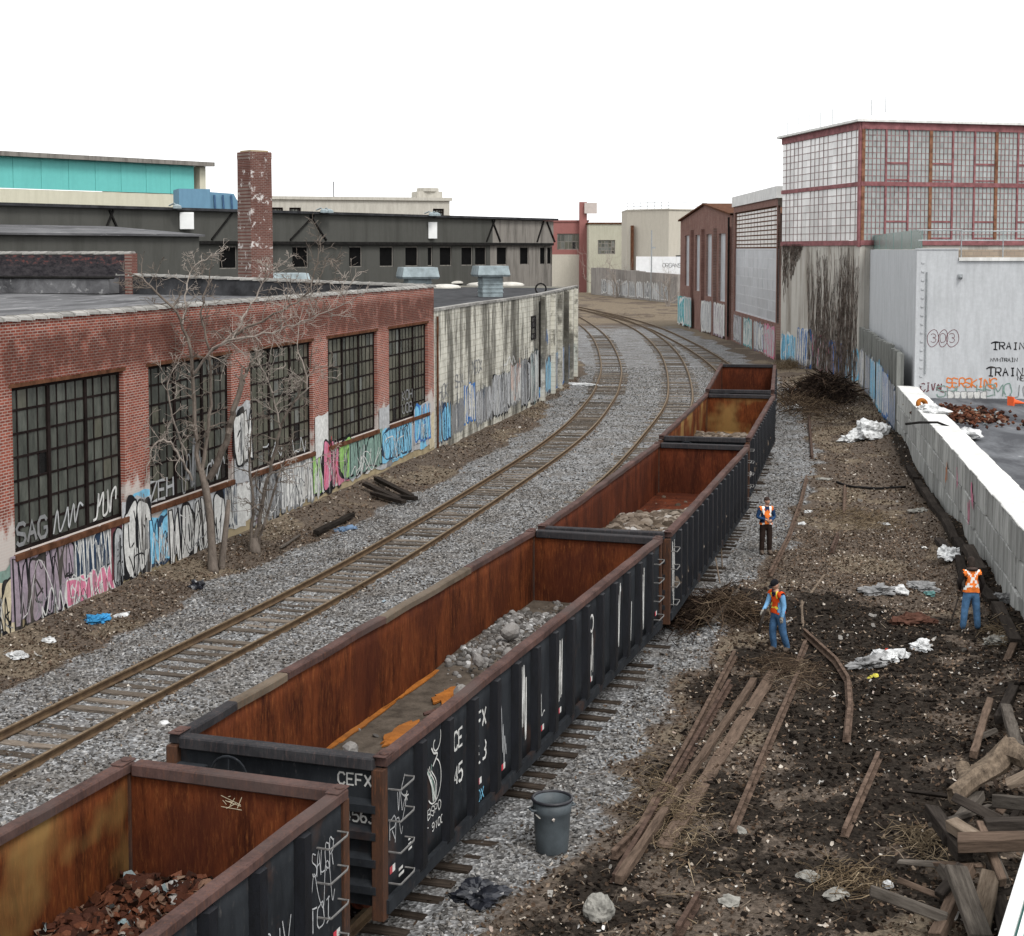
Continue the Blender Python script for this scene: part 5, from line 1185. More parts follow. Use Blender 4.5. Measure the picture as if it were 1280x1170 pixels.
for i in range(nb+1):
    q = MB(); mbox(q,fmF,.15+i*bwid-.07-(.05 if i % 3 == 0 else 0),.15+i*bwid+.07+(.05 if i % 3 == 0 else 0),9.6,17.9,-.08,.05); q.build('mullion', M['orange_steel'] if i % 3 == 0 else M['red_steel'], hall)
for z0,z1 in ((9.6,9.95),(13.7,14.0),(17.6,18.1)):
    q = MB(); mbox(q,fmF,0,LF,z0,z1,-.1,.06); q.build('beam', M['red_steel'], hall)
    q = MB(); mbox(q,fmL,0,LL,z0-.01,z1-.02,-.1,.06); q.build('beam', M['red_steel'], hall)
q = MB(); mbox(q,fmL,LL-.3,LL+.02,9.5,18.0,-.12,.1); q.build('corner_column', M['red_steel'], hall)
for i in range(3):
    for j,(z0,z1) in enumerate(Zb): glazing(fmL, LL*i/3+.02, LL*(i+1)/3-.02, z0, z1, 6, 7, M['hall_glass_sheen'], M['bar'], t=.045)
M['hall_conc'] = streaked('stained_pale_concrete', (.47,.45,.41), (.15,.125,.1), .8, .7, .1)
q = MB(); mbox(q,fmL,0,LL,-.3,9.66,0,.4); mbox(q,fmF,.4,LF,-.3,9.58,.02,.4); q.build('lower_wall', M['hall_conc'], hall)
q = MB(); P = [fmL(-.4,HZ,-.4),fmL(LL+.3,HZ,-.4),fmF(LF,HZ,-.5),(HB.x-HA.x-4,HB.y-HA.y+16,HZ),(HC.x-HA.x,HC.y-HA.y+1,HZ)]; q.add(P+[(x,y,z+.16) for x,y,z in P], [(4,3,2,1,0),(5,6,7,8,9)]+[(i,(i+1)%5,5+(i+1)%5,5+i) for i in range(5)]); q.build('roof', M['cap'], hall)
# inside: floor slab, back wall, crane girder, cross braces
q = MB(); q.add([fmF(6,9.0,12),fmF(LF,9.0,12),fmF(LF,18,12),fmF(6,18,12)], [(0,1,2,3)]); q.add([fmF(.5,9.6,.3),fmF(LF,9.6,.3),fmF(LF,9.6,12),fmF(6,9.6,12)], [(0,1,2,3)]); q.build('back_wall', simple('hall_back_wall', (.75,.78,.76), .2, .5, .8), hall)
q = MB(); mbox(q,fmF,4.5,LF,11.6,12.7,2.2,2.7); q.build('crane_girder', simple('olive_crane_girder', (.22,.2,.09), .3, 1, .8), hall)
for i in range(4):
    for s_ in (0,1):
        q = MB(); u0 = .8+i*5.2; q.bar(fmF(u0 if s_ else u0+5,9.9,.8), fmF(u0+5 if s_ else u0,17.7,.8), .16, .16); q.build('cross_brace', M['black2'], hall)
for k in range(9):
    q = MB(); u = .5+k*2.4; q.tube([fmL(u,HZ+.3,.2),fmL(u,HZ+1.4,.2)], .025, 4); q.build('lightning_rod', M['galv2'], hall)
for u,v0,v1,n_,fl,ln in ((.3,.2,2.6,3,'skyblue','white'),(3.8,.2,3.2,3,'white','blue'),(7.4,.2,2.8,3,'silver','pink'),(10.5,.2,2.6,3,'lilac','blue'),(13,.3,2.2,3,'silver','skyblue')):
    def d(p):
        band(p,u,u+3.2,v0,v1,P_(fl)); p.letters(u,v0,u+3.2,v1,n_,P_(fl),P_(ln),.1,P_('navy'))
    gpiece('graffiti', hall, lambda a,v,o: fmL(a,v,-.01-o), [d])
# bare vines on the concrete
vb = MB(); M['vine'] = simple('bare_vine_stems', (.26,.215,.185), .4, 2, .95, islvar=.5)
for k in range(200):
    u = random.uniform(6.2,LL-.4) if k < 120 else (random.uniform(.2,4.5) if k < 180 else random.uniform(12,LL-.3))
    top = random.uniform(5,9.6) if u > 6 else 9.6; z0 = 0 if u > 6 else random.uniform(3.5,8)
    if k >= 120 and k < 180: z0 = 9.6-random.uniform(1,5.5)*max(.2,1-u/5)
    n_ = 9; uu = u; pts = []
    for i in range(n_+1):
        pts.append(fmL(min(LL-.1,max(.1,uu)), z0+(top-z0)*i/n_, -.025-random.uniform(0,.03))); uu += random.uniform(-.28,.28)
    vb.tube(pts, [.024*(1-.5*i/n_) for i in range(n_+1)], 3)
    for _ in range(3):
        i = random.randrange(1,n_); p = Vector(pts[i]); q_ = [p]
        for _ in range(3): p = p+Vector((random.uniform(-.06,.06),random.uniform(-.6,.6),random.uniform(.1,.7))); p.z = min(p.z,9.7); q_.append(p)
        vb.tube(q_, [.016,.013,.011,.009], 3)
tag(vb.build('vines', M['vine'], hall, fix=False), kind='stuff')
# ---------------------------------------------------------------- building with translucent panels, then the gabled brick one
def sideb(name, A, B, label): # facade from far A to near B facing the track
    d = (B-A); return empty(name, A, math.atan2(d.y,d.x), label, 'building'), d.length
A_, B_ = Vector((22.5,155,0)), Vector((22.2,127.5,0))
pb, LP = sideb('panel_building', A_, B_, 'brick building with large frosted glass panels between the gabled house and hall')
q = MB(); facade(q, 0, LP, -.3, 13.6, [(.9,LP-.5,3.1,13.0)], .3); q.build('wall', M['brick2'], pb, fix=False)
q = MB(); q.box(-.2,LP+.1,-.15,8,13.6,14.6); q.build('parapet', simple('pale_metal_parapet', (.6,.6,.59), .15, 1, .6), pb)
M['frost'] = simple('frosted_grey_panel', (.4,.42,.45), .12, .7, .35, islvar=.15); M['lite'] = simple('pale_light_panel', (.62,.6,.57), .1, 1, .4)
window(pb, .9, LP-.5, 9.4, 13.0, .2, 13, 9, 1, False, M['sill'], [M['lite']], (1,), None, .09, .14)
window(pb, .9, LP-.5, 3.1, 9.4, .2, 9, 7, 1, False, simple('pale_panel_joint', (.5,.51,.53), .1, 1, .6), [M['frost']], (1,), None, .06, .12)
for u,fl,ln,ex in ((1,'silver','grey','lilac'),(8,'white','teal','navy'),(15,'white','grey','blue'),(21,'silver','pink','white')):
    def d(p): band(p,u,u+5.6,.2,2.7,P_(fl)); p.letters(u,.2,u+5.6,2.7,4,P_(fl),P_(ln),.14,P_(ex))
    gpiece('graffiti', pb, lambda a,v,o: (a,-.01-o,v), [d])
A_, B_ = Vector((21.0,190,0)), Vector((22.45,155.4,0))
hb, LH = sideb('gabled_brick_house', A_, B_, 'brown brick building with a gable and four tall narrow windows')
tw = [(3.6,8.2,4.9,11.0),(11.4,15.8,4.5,11.0),(19.0,23.2,4.1,11.0),(27.0,30.8,3.8,11.0)]
q = MB(); facade(q, 0, LH, -.3, 12.85, tw, .4); q.add([(0,0,12.85),(LH,0,12.85),(LH*.52,0,14.3)], [(0,1,2)]); q.add([(LH,0,-.3),(LH,12,-.3),(LH,12,12.85),(LH,0,12.85)], [(0,1,2,3)]); q.build('wall', M['brick2'], hb, fix=False)
q = MB(); q.add([(-.3,-.3,12.8),(LH*.52,-.3,14.32),(LH*.52,14,14.32),(-.3,14,12.8)], [(0,1,2,3)]); q.add([(LH*.52,-.3,14.32),(LH+.3,-.3,12.8),(LH+.3,14,12.8),(LH*.52,14,14.32)], [(0,1,2,3)])
q.v += [(x,y,z+.18) for x,y,z in q.v]; q.f += [(8,9,10,11),(12,13,14,15),(0,1,9,8),(4,5,13,12)]; q.m += [0]*4; q.build('roof', M['sill'], hb)
for w in tw: window(hb, *w, .25, 2, 7, 1, False, simple('pale_window_bar', (.45,.46,.48), .1, 1, .6), [M['frost']], (1,), None, .1, .2)
for u in (9.6,17.2,25,33.6): q = MB(); q.box(u-.5,u+.5,-.35,-.01,-.3,11.6); q.build('buttress', M['brick2'], hb)
for u,fl,ln,ex in ((.4,'teal','white','skyblue'),(5.5,'silver','teal','white'),(18.2,'silver','white','grey'),(26.2,'white','lilac','grey')):
    def d(p): band(p,u,u+5.5 if u < 18 else u+6.5,.3,3.6,P_(fl)); p.letters(u,.3,u+5.5,3.4,3,P_(fl),P_(ln),.2,P_(ex))
    gpiece('graffiti', hb, lambda a,v,o: (a,-.36-o,v), [d])
q = MB(); q.tube([(LH-.4,-.3,12.6),(LH-.4,-.3,.4)], .1, 6); q.build('downpipe', M['black2'], hb)
# ---------------------------------------------------------------- far background
def plain(name, label, A, B, z0, z1, depth, mat, roofmat, wins=(), frame=None, cat='building', panes=None, cols=4, rows=4):
    A, B = Vector(A), Vector(B); d = B-A; L = d.length; r = empty(name, A, math.atan2(d.y,d.x), label, cat)
    q = MB(); facade(q, 0, L, z0, z1, [w[:4] for w in wins], .3); q.add([(L,0,z0),(L,depth,z0),(L,depth,z1),(L,0,z1)], [(0,1,2,3)]); q.add([(0,depth,z0),(0,0,z0),(0,0,z1),(0,depth,z1)], [(0,1,2,3)]); q.build('wall', mat, r, fix=False)
    q = MB(); q.box(-.25,L+.25,-.25,depth,z1,z1+.35); q.build('roof', roofmat, r)
    for w in wins: window(r, *w[:4], .2, cols, rows, 1, False, frame or M['steel_frame'], panes or GL, (1,2,3,.5), None, .1, .18)
    return r, L
M['teal'] = streaked('turquoise_metal_siding', (.13,.47,.44), (.1,.38,.36), .4, 2.5, .1, .6); M['creamside'] = streaked('cream_metal_siding', (.55,.53,.42), (.42,.4,.3), .5, 1.5, .1, .6)
a = D(-40,187,112); e = D(250,207,128)
tb = empty('turquoise_shed', (a.x,a.y,0), math.atan2(e.y-a.y,e.x-a.x), 'large metal shed with turquoise upper siding and cream lower siding', 'building'); LT = Vector((e.x-a.x,e.y-a.y)).length; HT2 = 16.5
for k in range(int(LT/1.2)):
    q = MB(); q.box(k*1.2+.006,(k+1)*1.2-.006,-.02-(.03 if k % 2 else 0),.1,13.9,HT2-.2); q.build('siding_sheet', M['teal'], tb)
q = MB(); q.box(0,LT,0,14,2,13.85); q.box(LT-.02,LT+.6,.02,14,13.85,HT2-.25); q.build('lower_wall', M['creamside'], tb)
q = MB(); q.add([(-1,-.7,HT2-.25),(LT+1,-.7,HT2-.25),(LT+1,15,HT2+.3),(-1,15,HT2+.3),(-1,-.7,HT2+.1),(LT+1,-.7,HT2+.1),(LT+1,15,HT2+.7),(-1,15,HT2+.7)], [(0,3,2,1),(4,5,6,7),(0,1,5,4),(1,2,6,5),(2,3,7,6),(3,0,4,7)]); q.build('roof', M['grey_wood'], tb)
p = D(224,262,108); bl_ = empty('blue_hopper', (p.x,p.y,0), .35, 'blue steel hopper housing between the turquoise shed and the chimney', 'hopper'); M['bluest'] = streaked('faded_blue_steel', (.12,.24,.34), (.07,.15,.22), .5, 1.5, .2, .6)
q = MB(); q.box(0,2.2,0,3,8,13.6); q.build('housing', M['bluest'], bl_)
q = MB(); q.add([(2.22,.2,11.4),(4.9,.2,11.4),(3.9,.2,13.3),(2.22,.2,13.4),(2.22,2.5,11.4),(4.9,2.5,11.4),(3.9,2.5,13.3),(2.22,2.5,13.4)], [(0,1,2,3),(7,6,5,4),(0,4,5,1),(1,5,6,2),(2,6,7,3),(3,7,4,0)]); q.build('chute', M['bluest'], bl_)
for u in (2.6,3.2,3.8): q = MB(); q.bar((u,.1,11.4),(u-.1,.1,13.2),.12,.12); q.build('stiffener', simple('blue_paint', (.04,.1,.2), .2, 2, .6), bl_)
a = D(330,244,170); e = D(562,250,176); M['palestone'] = concmat('pale_weathered_stone', (.47,.45,.4), (.3,.28,.24), .6, 0)
ls, LS = plain('pale_mill', 'pale stone mill in the distance right of the chimney', (a.x,a.y,0), (e.x,e.y,0), 4, 14.9, 10, M['palestone'], M['palestone'], [(LS_,LS_+1.3,12.2,14) for LS_ in (.8,2.8,19.3)], None)
q = MB(); q.box(LS-3.6,LS-.6,1,4,15.25,16.0); q.tube([(LS-2.1,2,16),(LS-2.1,2,16.4)], 1.3, 12); q.build('roof_hut', M['palestone'], ls)
q = MB(); q.tube([(8,1,15),(8,1,17)], .06, 6); q.build('roof_pole', M['black2'], ls)
M['redpaint'] = streaked('haze_muted_red_brick', (.27,.12,.11), (.2,.09,.085), .5, 1, .3); M['beige'] = concmat('beige_render', (.47,.44,.38), (.38,.355,.3), .5, 0); M['beige2'] = concmat('olive_render', (.42,.41,.33), (.3,.29,.23), .5, 0)  # red muted so its colour carries the distance haze
a = D(655,276,345); e = D(735,278,345)
rb, LR = plain('red_factory', 'distant red painted factory beyond the end of the tracks', (a.x,a.y,0), (e.x,e.y,0), -1, 15.6, 12, M['redpaint'], M['redpaint'], [(7.5,12.6,9.3,12.9)], M['grey_wood'], cols=6, rows=2)
q = MB(); q.box(0,LR-1.5,-.1,-.01,-1,8.2); q.build('pale_base', M['beige'], rb)
q = MB(); q.box(LR-2.0,LR-.3,-1.5,.6,-1,20); q.build('stair_tower', M['redpaint'], rb)
q = MB(); q.box(LR-.9,LR+1.9,-2.2,-.9,17.4,19.8); q.build('tower_sign', simple('pale_sign', (.5,.45,.42), .1, 1, .7), rb)
a = D(736,278,335); e = D(784,278,335)
ob, _ = plain('olive_render_block', 'distant olive rendered block with one big paned window', (a.x,a.y,0), (e.x,e.y,0), -1, 14.9, 10, M['beige2'], M['sill'], [(2.0,5.8,8.3,11.4)], M['grey_wood'], cols=5, rows=4)
a = D(784,265,300); c = D(836,262,292); e = D(884,263,300)
tbk = empty('beige_warehouse', (a.x,a.y,0), 0, 'tall beige warehouse with roof railings beyond the stone wall', 'building')
q = MB(); P = [(0,0),(c.x-a.x,c.y-a.y),(e.x-a.x,e.y-a.y),(e.x-a.x,e.y-a.y+15),(0,15)]; q.prism(P,-1,16.9); q.build('wall', M['beige'], tbk)
q = MB(); q.prism([(x*1.01-.05,y*1.02-.1) for x,y in P],16.9,17.15); q.build('roof', M['palestone'], tbk)
q = MB()
for z in (17.7,18.4): q.tube([(x,y+.3,z) for x,y in P[:3]], .05, 4)
for f in np.linspace(0,1,7): q.tube([(P[1][0]*f,P[1][1]*f+.3,17.1),(P[1][0]*f,P[1][1]*f+.3,18.5)], .05, 4)
q.build('roof_railing', M['galv2'], tbk)
for px,w in ((788,.5),(846,1.2)):
    q = MB(); u = (px-784)/FPX*297; q.box(u,u+w,-2.5 if px < 800 else -4.5,-.2,5,14 if px < 800 else 15); q.build('downpipe' if px < 800 else 'vent_duct', M['sill'] if px < 800 else M['beige'], tbk)
q = MB(); u = (838-784)/FPX*297; q.box(u,u+5,-6.5,-3,7.8,8.2); q.build('canopy', M['black2'], tbk)
# stone wall, white hoarding, pole
a = G(748,362,0); M['oldwall'] = concmat('old_stone_wall', (.3,.28,.26), (.14,.125,.115), .8, .2)
sw = empty('stone_wall', (16.8,318,0), math.atan2(262-318,28.8-16.8), 'long old stone wall closing the yard below the beige warehouse', 'wall'); SL = math.hypot(12,56)
for i in range(14):
    q = MB(); q.box(SL*i/14+.02,SL*(i+1)/14-.02,-.3,.3,-.5,5.6-.04*i+random.uniform(-.1,.1)); q.build('wall_section', M['oldwall'], sw)
def d(p):
    for k in range(9): p.letters(8+5*k,.5,12+5*k,3.2,3,P_('silver' if k % 2 else 'grey'),P_('white'),.15,P_('grey'))
gpiece('graffiti', sw, lambda u,v,o: (u,-.31-o,v), [d])
wf = empty('white_hoarding', (D(795,330,288).x,288,0), -.35, 'white hoarding with a faint scrawled logo behind the stone wall', 'hoarding')
for i in range(4):
    q = MB(); q.box(i*2.6,i*2.6+2.55,0,.1,3.5,8.0); q.build('hoarding_panel', simple('white_board_%d' % i, (.75,.76,.77), .08, 1, .6), wf)
gpiece('logo', wf, lambda u,v,o: (u,-.004-o,v), [lambda p: p.text('ORGANS', 5.2,6.0,.7,.5,.1,P_('grey'),.2,True,.08)])
p = G(814,376,0); q = MB(); q.tube([(p.x,p.y,-.3),(p.x,p.y,12.8)], [.16,.11], 8); q.box(p.x-.1,p.x+.7,p.y-.1,p.y+.1,9.5,9.8)
tag(q.build('utility_pole', M['galv2']), 'thin pale pole standing before the beige warehouse', 'pole')
# ---------------------------------------------------------------- bare trees in front of the factory
def barkmat(name, a, c):
    t = NT(name, .95); f = t.noise(9, t.map((1,1,.4)), 8, .8); t.color(t.mix(t.ramp(f, [(.3,0),(.7,1)]), a, c)).bump(f, .5, .02); return t.m
M['bark'] = barkmat('grey_brown_bark', (.075,.06,.05), (.2,.17,.145)); M['twigbark'] = barkmat('pale_twig_bark', (.16,.135,.12), (.36,.32,.28))
def grow(b, p, d, L, r, depth, rnd, gravity=.12):
    """a crooked branch with side shoots"""
    n = max(3, int(L/.16)); pts = [p]; rad = [r]; q = p.copy(); dd = d.normalized()
    for i in range(n):
        dd = (dd+Vector((rnd.gauss(0,.16),rnd.gauss(0,.16),rnd.gauss(0,.14)+gravity*.18))).normalized(); q = q+dd*(L/n); pts.append(q.copy()); rad.append(max(.0065, r*(1-.75*(i+1)/n)))
    b.tube(pts, rad, 5 if r > .02 else 4 if r > .01 else 3, 0, False)
    if depth <= 0: return
    k = rnd.randint(3,5) if depth > 1 else rnd.randint(2,4)
    for j in range(k):
        i = rnd.randint(max(1,n//4), n); ax = (pts[min(i,n)]-pts[i-1]).normalized(); o = Vector((rnd.gauss(0,1),rnd.gauss(0,1),rnd.gauss(0,.8))); o = (o-ax*o.dot(ax)).normalized()
        grow(b, pts[i], ax*rnd.uniform(.4,.9)+o*rnd.uniform(.6,1.0), L*rnd.uniform(.35,.62), max(.007,rad[i]*.66), depth-1, rnd, gravity)
def tree(name, label, base, Y, limbs, trunk, seed, twigd=2):
    rnd = random.Random(seed); r = empty(name, base, 0, label, 'tree'); o = Vector(base)
    t = MB(); t.tube([Vector(p)-o for p,_ in trunk], [x for _,x in trunk], 9, 0); t.build('trunk', M['bark'], r, True)
    for pl,r0,r1,den,tl in limbs:
        P = [D(px,py,Y+dy)-o for px,py,dy in pl]; S = [Vector(q) for q in smooth3(P, 5)]; n = len(S)
        for i in range(1,n-1): S[i] += Vector((rnd.gauss(0,.02),rnd.gauss(0,.03),rnd.gauss(0,.02)))
        b = MB(); rad = [r0+(r1-r0)*i/(n-1) for i in range(n)]; b.tube(S, rad, 6, 0)
        for i in range(2,n):
            for _ in range(den):
                if rnd.random() < .62:
                    ax = (S[i]-S[i-1]).normalized(); ov = Vector((rnd.gauss(0,1),rnd.gauss(0,1),rnd.gauss(0.1,.8))); ov = (ov-ax*ov.dot(ax)).normalized()
                    grow(b, S[i], ax*.5+ov, tl*rnd.uniform(.5,1.15), max(.008,rad[i]*.5), twigd, rnd)
        grow(b, S[-1], S[-1]-S[-2], tl*.8, r1, twigd, rnd)
        b.build('limb', M['twigbark'] if r0 < .045 else M['bark'], r, False, fix=False)
    return r
def smooth3(P, k):
    P = [np.array(p[:]) for p in P]; P = [2*P[0]-P[1]]+P+[2*P[-1]-P[-2]]; out = []
    for i in range(1,len(P)-2):
        for t in np.linspace(0,1,k,endpoint=False):
            a,b,c,d = P[i-1:i+3]; out.append(.5*(2*b+(c-a)*t+(2*a-5*b+4*c-d)*t*t+(3*b-a-3*c+d)*t**3))
    out.append(P[-2]); return out
p0 = on(266,714); Yt = p0.y
tree('bare_tree', 'leafless grey tree with spreading crooked twigs before the brick factory', p0, Yt,
 [([(250,588,0),(244,530,.1),(240,460,.2),(226,400,.1),(196,366,-.2),(172,345,-.3)],.07,.02,2,.7),
  ([(252,590,0),(262,520,.3),(262,450,.4),(252,390,.3),(262,345,.2)],.06,.018,2,.7),
  ([(262,598,0),(282,555,-.3),(290,520,-.5),(302,480,-.6)],.1,.075,0,.5),
  ([(262,440,.4),(300,415,-.2),(345,392,-.8),(385,365,-1.0),(398,318,-1.2)],.045,.015,2,.9),
  ([(240,470,.2),(275,430,-.6),(330,418,-1.0),(378,402,-1.4),(430,380,-1.8)],.04,.012,2,.9),
  ([(240,600,0),(222,565,-.6),(205,550,-1.0),(190,562,-1.2),(182,600,-1.4)],.04,.012,1,.7),
  ([(234,575,0),(215,520,-.8),(210,480,-1.2),(222,455,-1.3)],.03,.012,1,.7),
  ([(302,482,-.6),(308,462,-.5),(316,450,-.4)],.07,.02,1,.6),
  ([(228,405,.1),(232,370,.4),(240,335,.6),(268,318,.6)],.03,.012,2,.5),
  ([(290,425,-.3),(315,380,.3),(335,345,.4),(352,330,.4)],.03,.012,2,.5)],
 [(p0-Vector((0,0,.2)),.22),(p0+Vector((0,0,.12)),.15),(p0+Vector((-.02,0,.8)),.115),(D(262,640,Yt),.105),(D(256,605,Yt),.11),(D(251,586,Yt),.08)], 5)
p1 = on(277,712); q = MB(); q.tube([p1-Vector((0,0,.2)),p1+Vector((0,0,.1)),D(283,655,p1.y),D(286,625,p1.y)], [.13,.1,.08,.06], 8); tag(q.build('tree_stump', M['bark'], None, True), 'broken stub of a trunk right beside the bare tree', 'stump')
p0 = on(318,690); Yt = p0.y
tree('bare_shrub_tree', 'leaning many stemmed leafless sapling right of the bare tree', p0, Yt,
 [([(318,680,0),(328,630,.0),(340,580,-.2),(352,530,-.4),(372,495,-.6),(388,450,-.8)],.075,.018,1,.8),
  ([(314,680,0),(316,620,.1),(312,570,.2),(318,520,.2)],.06,.015,1,.7),
  ([(322,682,0),(340,620,-.2),(352,585,-.4),(362,560,-.5)],.05,.012,1,.6),
  ([(336,595,-.2),(360,585,-.8),(385,580,-1.0),(405,568,-1.2)],.03,.01,1,.6),
  ([(350,535,-.4),(340,490,-.5),(325,455,-.6),(318,430,-.6)],.03,.01,2,.7),
  ([(365,505,-.5),(385,480,-.8),(372,430,-.9),(380,380,-.9)],.03,.01,2,.8)],
 [(p0-Vector((0,0,.2)),.22),(p0+Vector((0,0,.1)),.18),(D(318,672,Yt),.13)], 9)
# far shrubs by the stone wall
def farshrub(px, py, Y, h, label, seed):
    rnd = random.Random(seed); p = G(px,py,0); p = Vector((p.x,p.y,0)); r = empty('bare_shrub', p, 0, label, 'shrub', 'bare shrubs by the far stone wall'); b = MB()
    for _ in range(7): grow(b, Vector((rnd.uniform(-.4,.4),rnd.uniform(-.4,.4),0)), Vector((rnd.gauss(0,.25),rnd.gauss(0,.25),1)), h*rnd.uniform(.6,1), .09, 2, rnd, .3)
    b.build('stems', M['twigbark'], r, fix=False)
farshrub(770,372,0,9,'tall bare shrub before the far stone wall',1); farshrub(753,366,0,11,'bare tree beside the distant red tower',2); farshrub(835,383,0,8,'small bare shrub near the gabled brick building',3)

# ---------------------------------------------------------------- brush piles and dry grass
def brush(name, label, c, rx, ry, h, n, mat, L=(.5,1.6), r=(.008,.025), lean=.8, cat='brush pile'):
    x = rng.normal(0,.45,n)*rx; y = rng.normal(0,.45,n)*ry; hh = h*np.exp(-((x/rx)**2+(y/ry)**2)*1.2)*rng.random(n)
    z = np.array([hz(c[0]+a,c[1]+e) for a,e in zip(x[:1],y[:1])])[0] if n else 0
    gz = hgt(x+c[0],y+c[1]); v_, f_ = twigs_np(np.stack([x+c[0],y+c[1],gz+hh+.04],1), rng.uniform(*L,n), rng.uniform(*r,n), lean)
    return tag(link(name, np_mesh(name, v_, f_, mat)), label, cat, kind='stuff')
M['brush_dark'] = stone_mat('dark_brush', [(0,(.012,.009,.008)),(.7,(.04,.028,.022)),(1,(.12,.085,.06))])
M['brush_brown'] = stone_mat('brown_brush', [(0,(.03,.022,.016)),(.6,(.1,.07,.05)),(.9,(.2,.15,.1)),(1,(.36,.3,.22))])
M['drygrass'] = stone_mat('dry_grass', [(0,(.075,.056,.036)),(.6,(.19,.145,.095)),(1,(.36,.29,.2))])
c = G(1028,482,.9); brush('brush_pile', 'dark heap of brush at the foot of the vine covered wall', (c.x,c.y), 2.0, 3.5, 1.3, 1300, M['brush_dark'], (.5,1.8), (.012,.04))
c = G(1000,500,.5); brush('brush_pile', 'brown sticks strewn below the dark brush heap', (c.x,c.y), 2.6, 8, .5, 800, M['brush_brown'], (.4,1.6), (.008,.022))
c = G(985,458,.3); brush('dry_grass', 'tuft of tall straw grass behind the farthest gondola car', (c.x,c.y), 1.2, 4, .5, 900, M['drygrass'], (.5,1.3), (.006,.012), 1.5, 'grass')
c = on(905,768); brush('brush_pile', 'tangled roots and sticks heaped left of the man in the cap', (c.x,c.y), 1.4, 1.3, .5, 500, M['brush_brown'], (.25,1.2), (.004,.014))
c = on(860,775); brush('brush_pile', 'dark tangled brush against the side of the gondola cars', (c.x,c.y), 1.3, 1.6, .45, 1300, M['brush_dark'], (.2,.9), (.005,.018))
c = on(985,845); brush('brush_pile', 'small straw heap over the ends of the old rails', (c.x,c.y), .9, 1.6, .2, 500, M['brush_brown'], (.2,.7), (.003,.008), .5)
for k,(px,py,rx,ry,n,l) in enumerate(((1075,650,1.8,2.5,900,'mat of dry straw across the old track bed'),(1060,1105,.7,.7,260,'tuft of dead weeds near the bottom of the dirt'),(1150,1060,.5,.8,200,'tuft of dead weeds left of the timber pile'),(840,1010,.8,2.6,500,'dry straw beside the old rails'),(1250,800,.5,.8,160,'dry weeds at the foot of the block wall'),(780,395,9,16,700,'straw coloured weeds where the far tracks join'))):
    c = on(px,py); brush('dry_weeds', l, (c.x,c.y), rx, ry, .12, n, M['drygrass'], (.15,.5), (.004,.009), .6, 'weeds')

# ---------------------------------------------------------------- old rails, planks, timbers
M['oldrail'] = simple('flaky_brown_rail', (.14,.098,.075), .4, 5, .9); M['darkrail'] = simple('dark_brown_rail', (.1,.065,.05), .4, 5, .85)
def wood(name, a, c):
    t = NT(name, .95); g = t.noise(5, t.map((.35,3,3)), 6, .75); col = t.mix(t.ramp(g, [(.3,0),(.7,1)]), a, c)
    t.color(t.mix(1.0, col, t.ramp(t.objrand(), [(0,.6),(1,1.25)]), 'MULTIPLY')).bump(g, .5, .02); return t.m
M['plank'] = wood('weathered_tan_plank', (.04,.029,.022), (.14,.1,.076)); M['greyplank'] = wood('grey_plank', (.04,.034,.029), (.16,.14,.12)); M['tar_timber'] = wood('tarred_timber', (.012,.01,.009), (.05,.042,.036)); M['pale_timber'] = wood('pale_timber', (.07,.052,.038), (.22,.175,.135))
def old_rail(px, label, mat='oldrail', lift=.02, name='old_rail'):
    P = [on(x,y,lift) for x,y in px]; line = []
    for i in range(len(P)-1):
        for t in np.linspace(0,1,7,endpoint=False): q_ = P[i].lerp(P[i+1],t); line.append((q_.x,q_.y,max(q_.z,hz(q_.x,q_.y)-.06)))
    line.append(tuple(P[-1])); o = rail_mesh(line, 0, .9).build(name, [M[mat],M[mat]]); return tag(o, label, 'rail', 'old rails lying on the dirt')
old_rail([(918,822),(862,930),(800,1042),(766,1076)], 'pale old rail, leftmost of those lying by the trash can')
old_rail([(912,858),(850,965),(768,1106)], 'thin old rail close beside the leftmost one', 'darkrail')
old_rail([(998,847),(960,935),(915,1043)], 'old rail right of the wide tan plank')
old_rail([(1005,796),(1045,833),(1060,857),(1062,890),(1058,932)], 'bent old rail curving right of the man in the cap', 'oldrail', .06)
old_rail([(1098,950),(1055,1048)], 'short old rail lying alone in the dark soil')
old_rail([(873,1128),(847,1172)], 'half buried rail end at the bottom edge', 'darkrail')
old_rail([(1008,599),(1001,629),(986,673),(962,722)], 'long curved old rail beside the man in dark trousers')
old_rail([(1056,611),(1055,645)], 'short rail stub standing in the straw'); old_rail([(1047,672),(1039,692)], 'second short rail stub in the straw', 'darkrail'); old_rail([(1011,521),(1015,574)], 'far old rail near the white rubbish', 'darkrail')
old_rail([(1007,808),(996,835)], 'rail stub right behind the man in the cap', 'oldrail')
def timber(a, c, w, h, mat, label, cat='timber', name='timber', group=None, roll=0.0):
    a, c = Vector(a), Vector(c); L = (c-a).length; r = empty if False else None; q = MB(); n = max(2,int(L/.5)); rr = random.Random(label)
    for i in range(n+1):
        x = L*i/n
        for yy,zz in ((-w/2,0),(w/2,0),(w/2,h),(-w/2,h)): q.v.append((x+rr.uniform(-.02,.02)*(i in (0,n)), yy+rr.uniform(-.012,.012), zz+rr.uniform(-.012,.012)))
    for i in range(n):
        for j in range(4): q.f.append((i*4+j,i*4+(j+1)%4,i*4+4+(j+1)%4,i*4+4+j)); q.m.append(0)
    q.f += [(3,2,1,0),tuple(n*4+j for j in range(4))]; q.m += [0,0]
    o = q.build(name, M[mat], None, bevel=.012); d = c-a; o.location = a; o.rotation_euler = d.to_track_quat('X','Z').to_euler()
    if roll: o.rotation_euler.rotate_axis('X', roll)
    return tag(o, label, cat, group)
timber(on(968,842,.03), on(830,1062,.03), .26, .06, 'plank', 'long wide tan plank lying among the old rails', 'plank', 'plank')
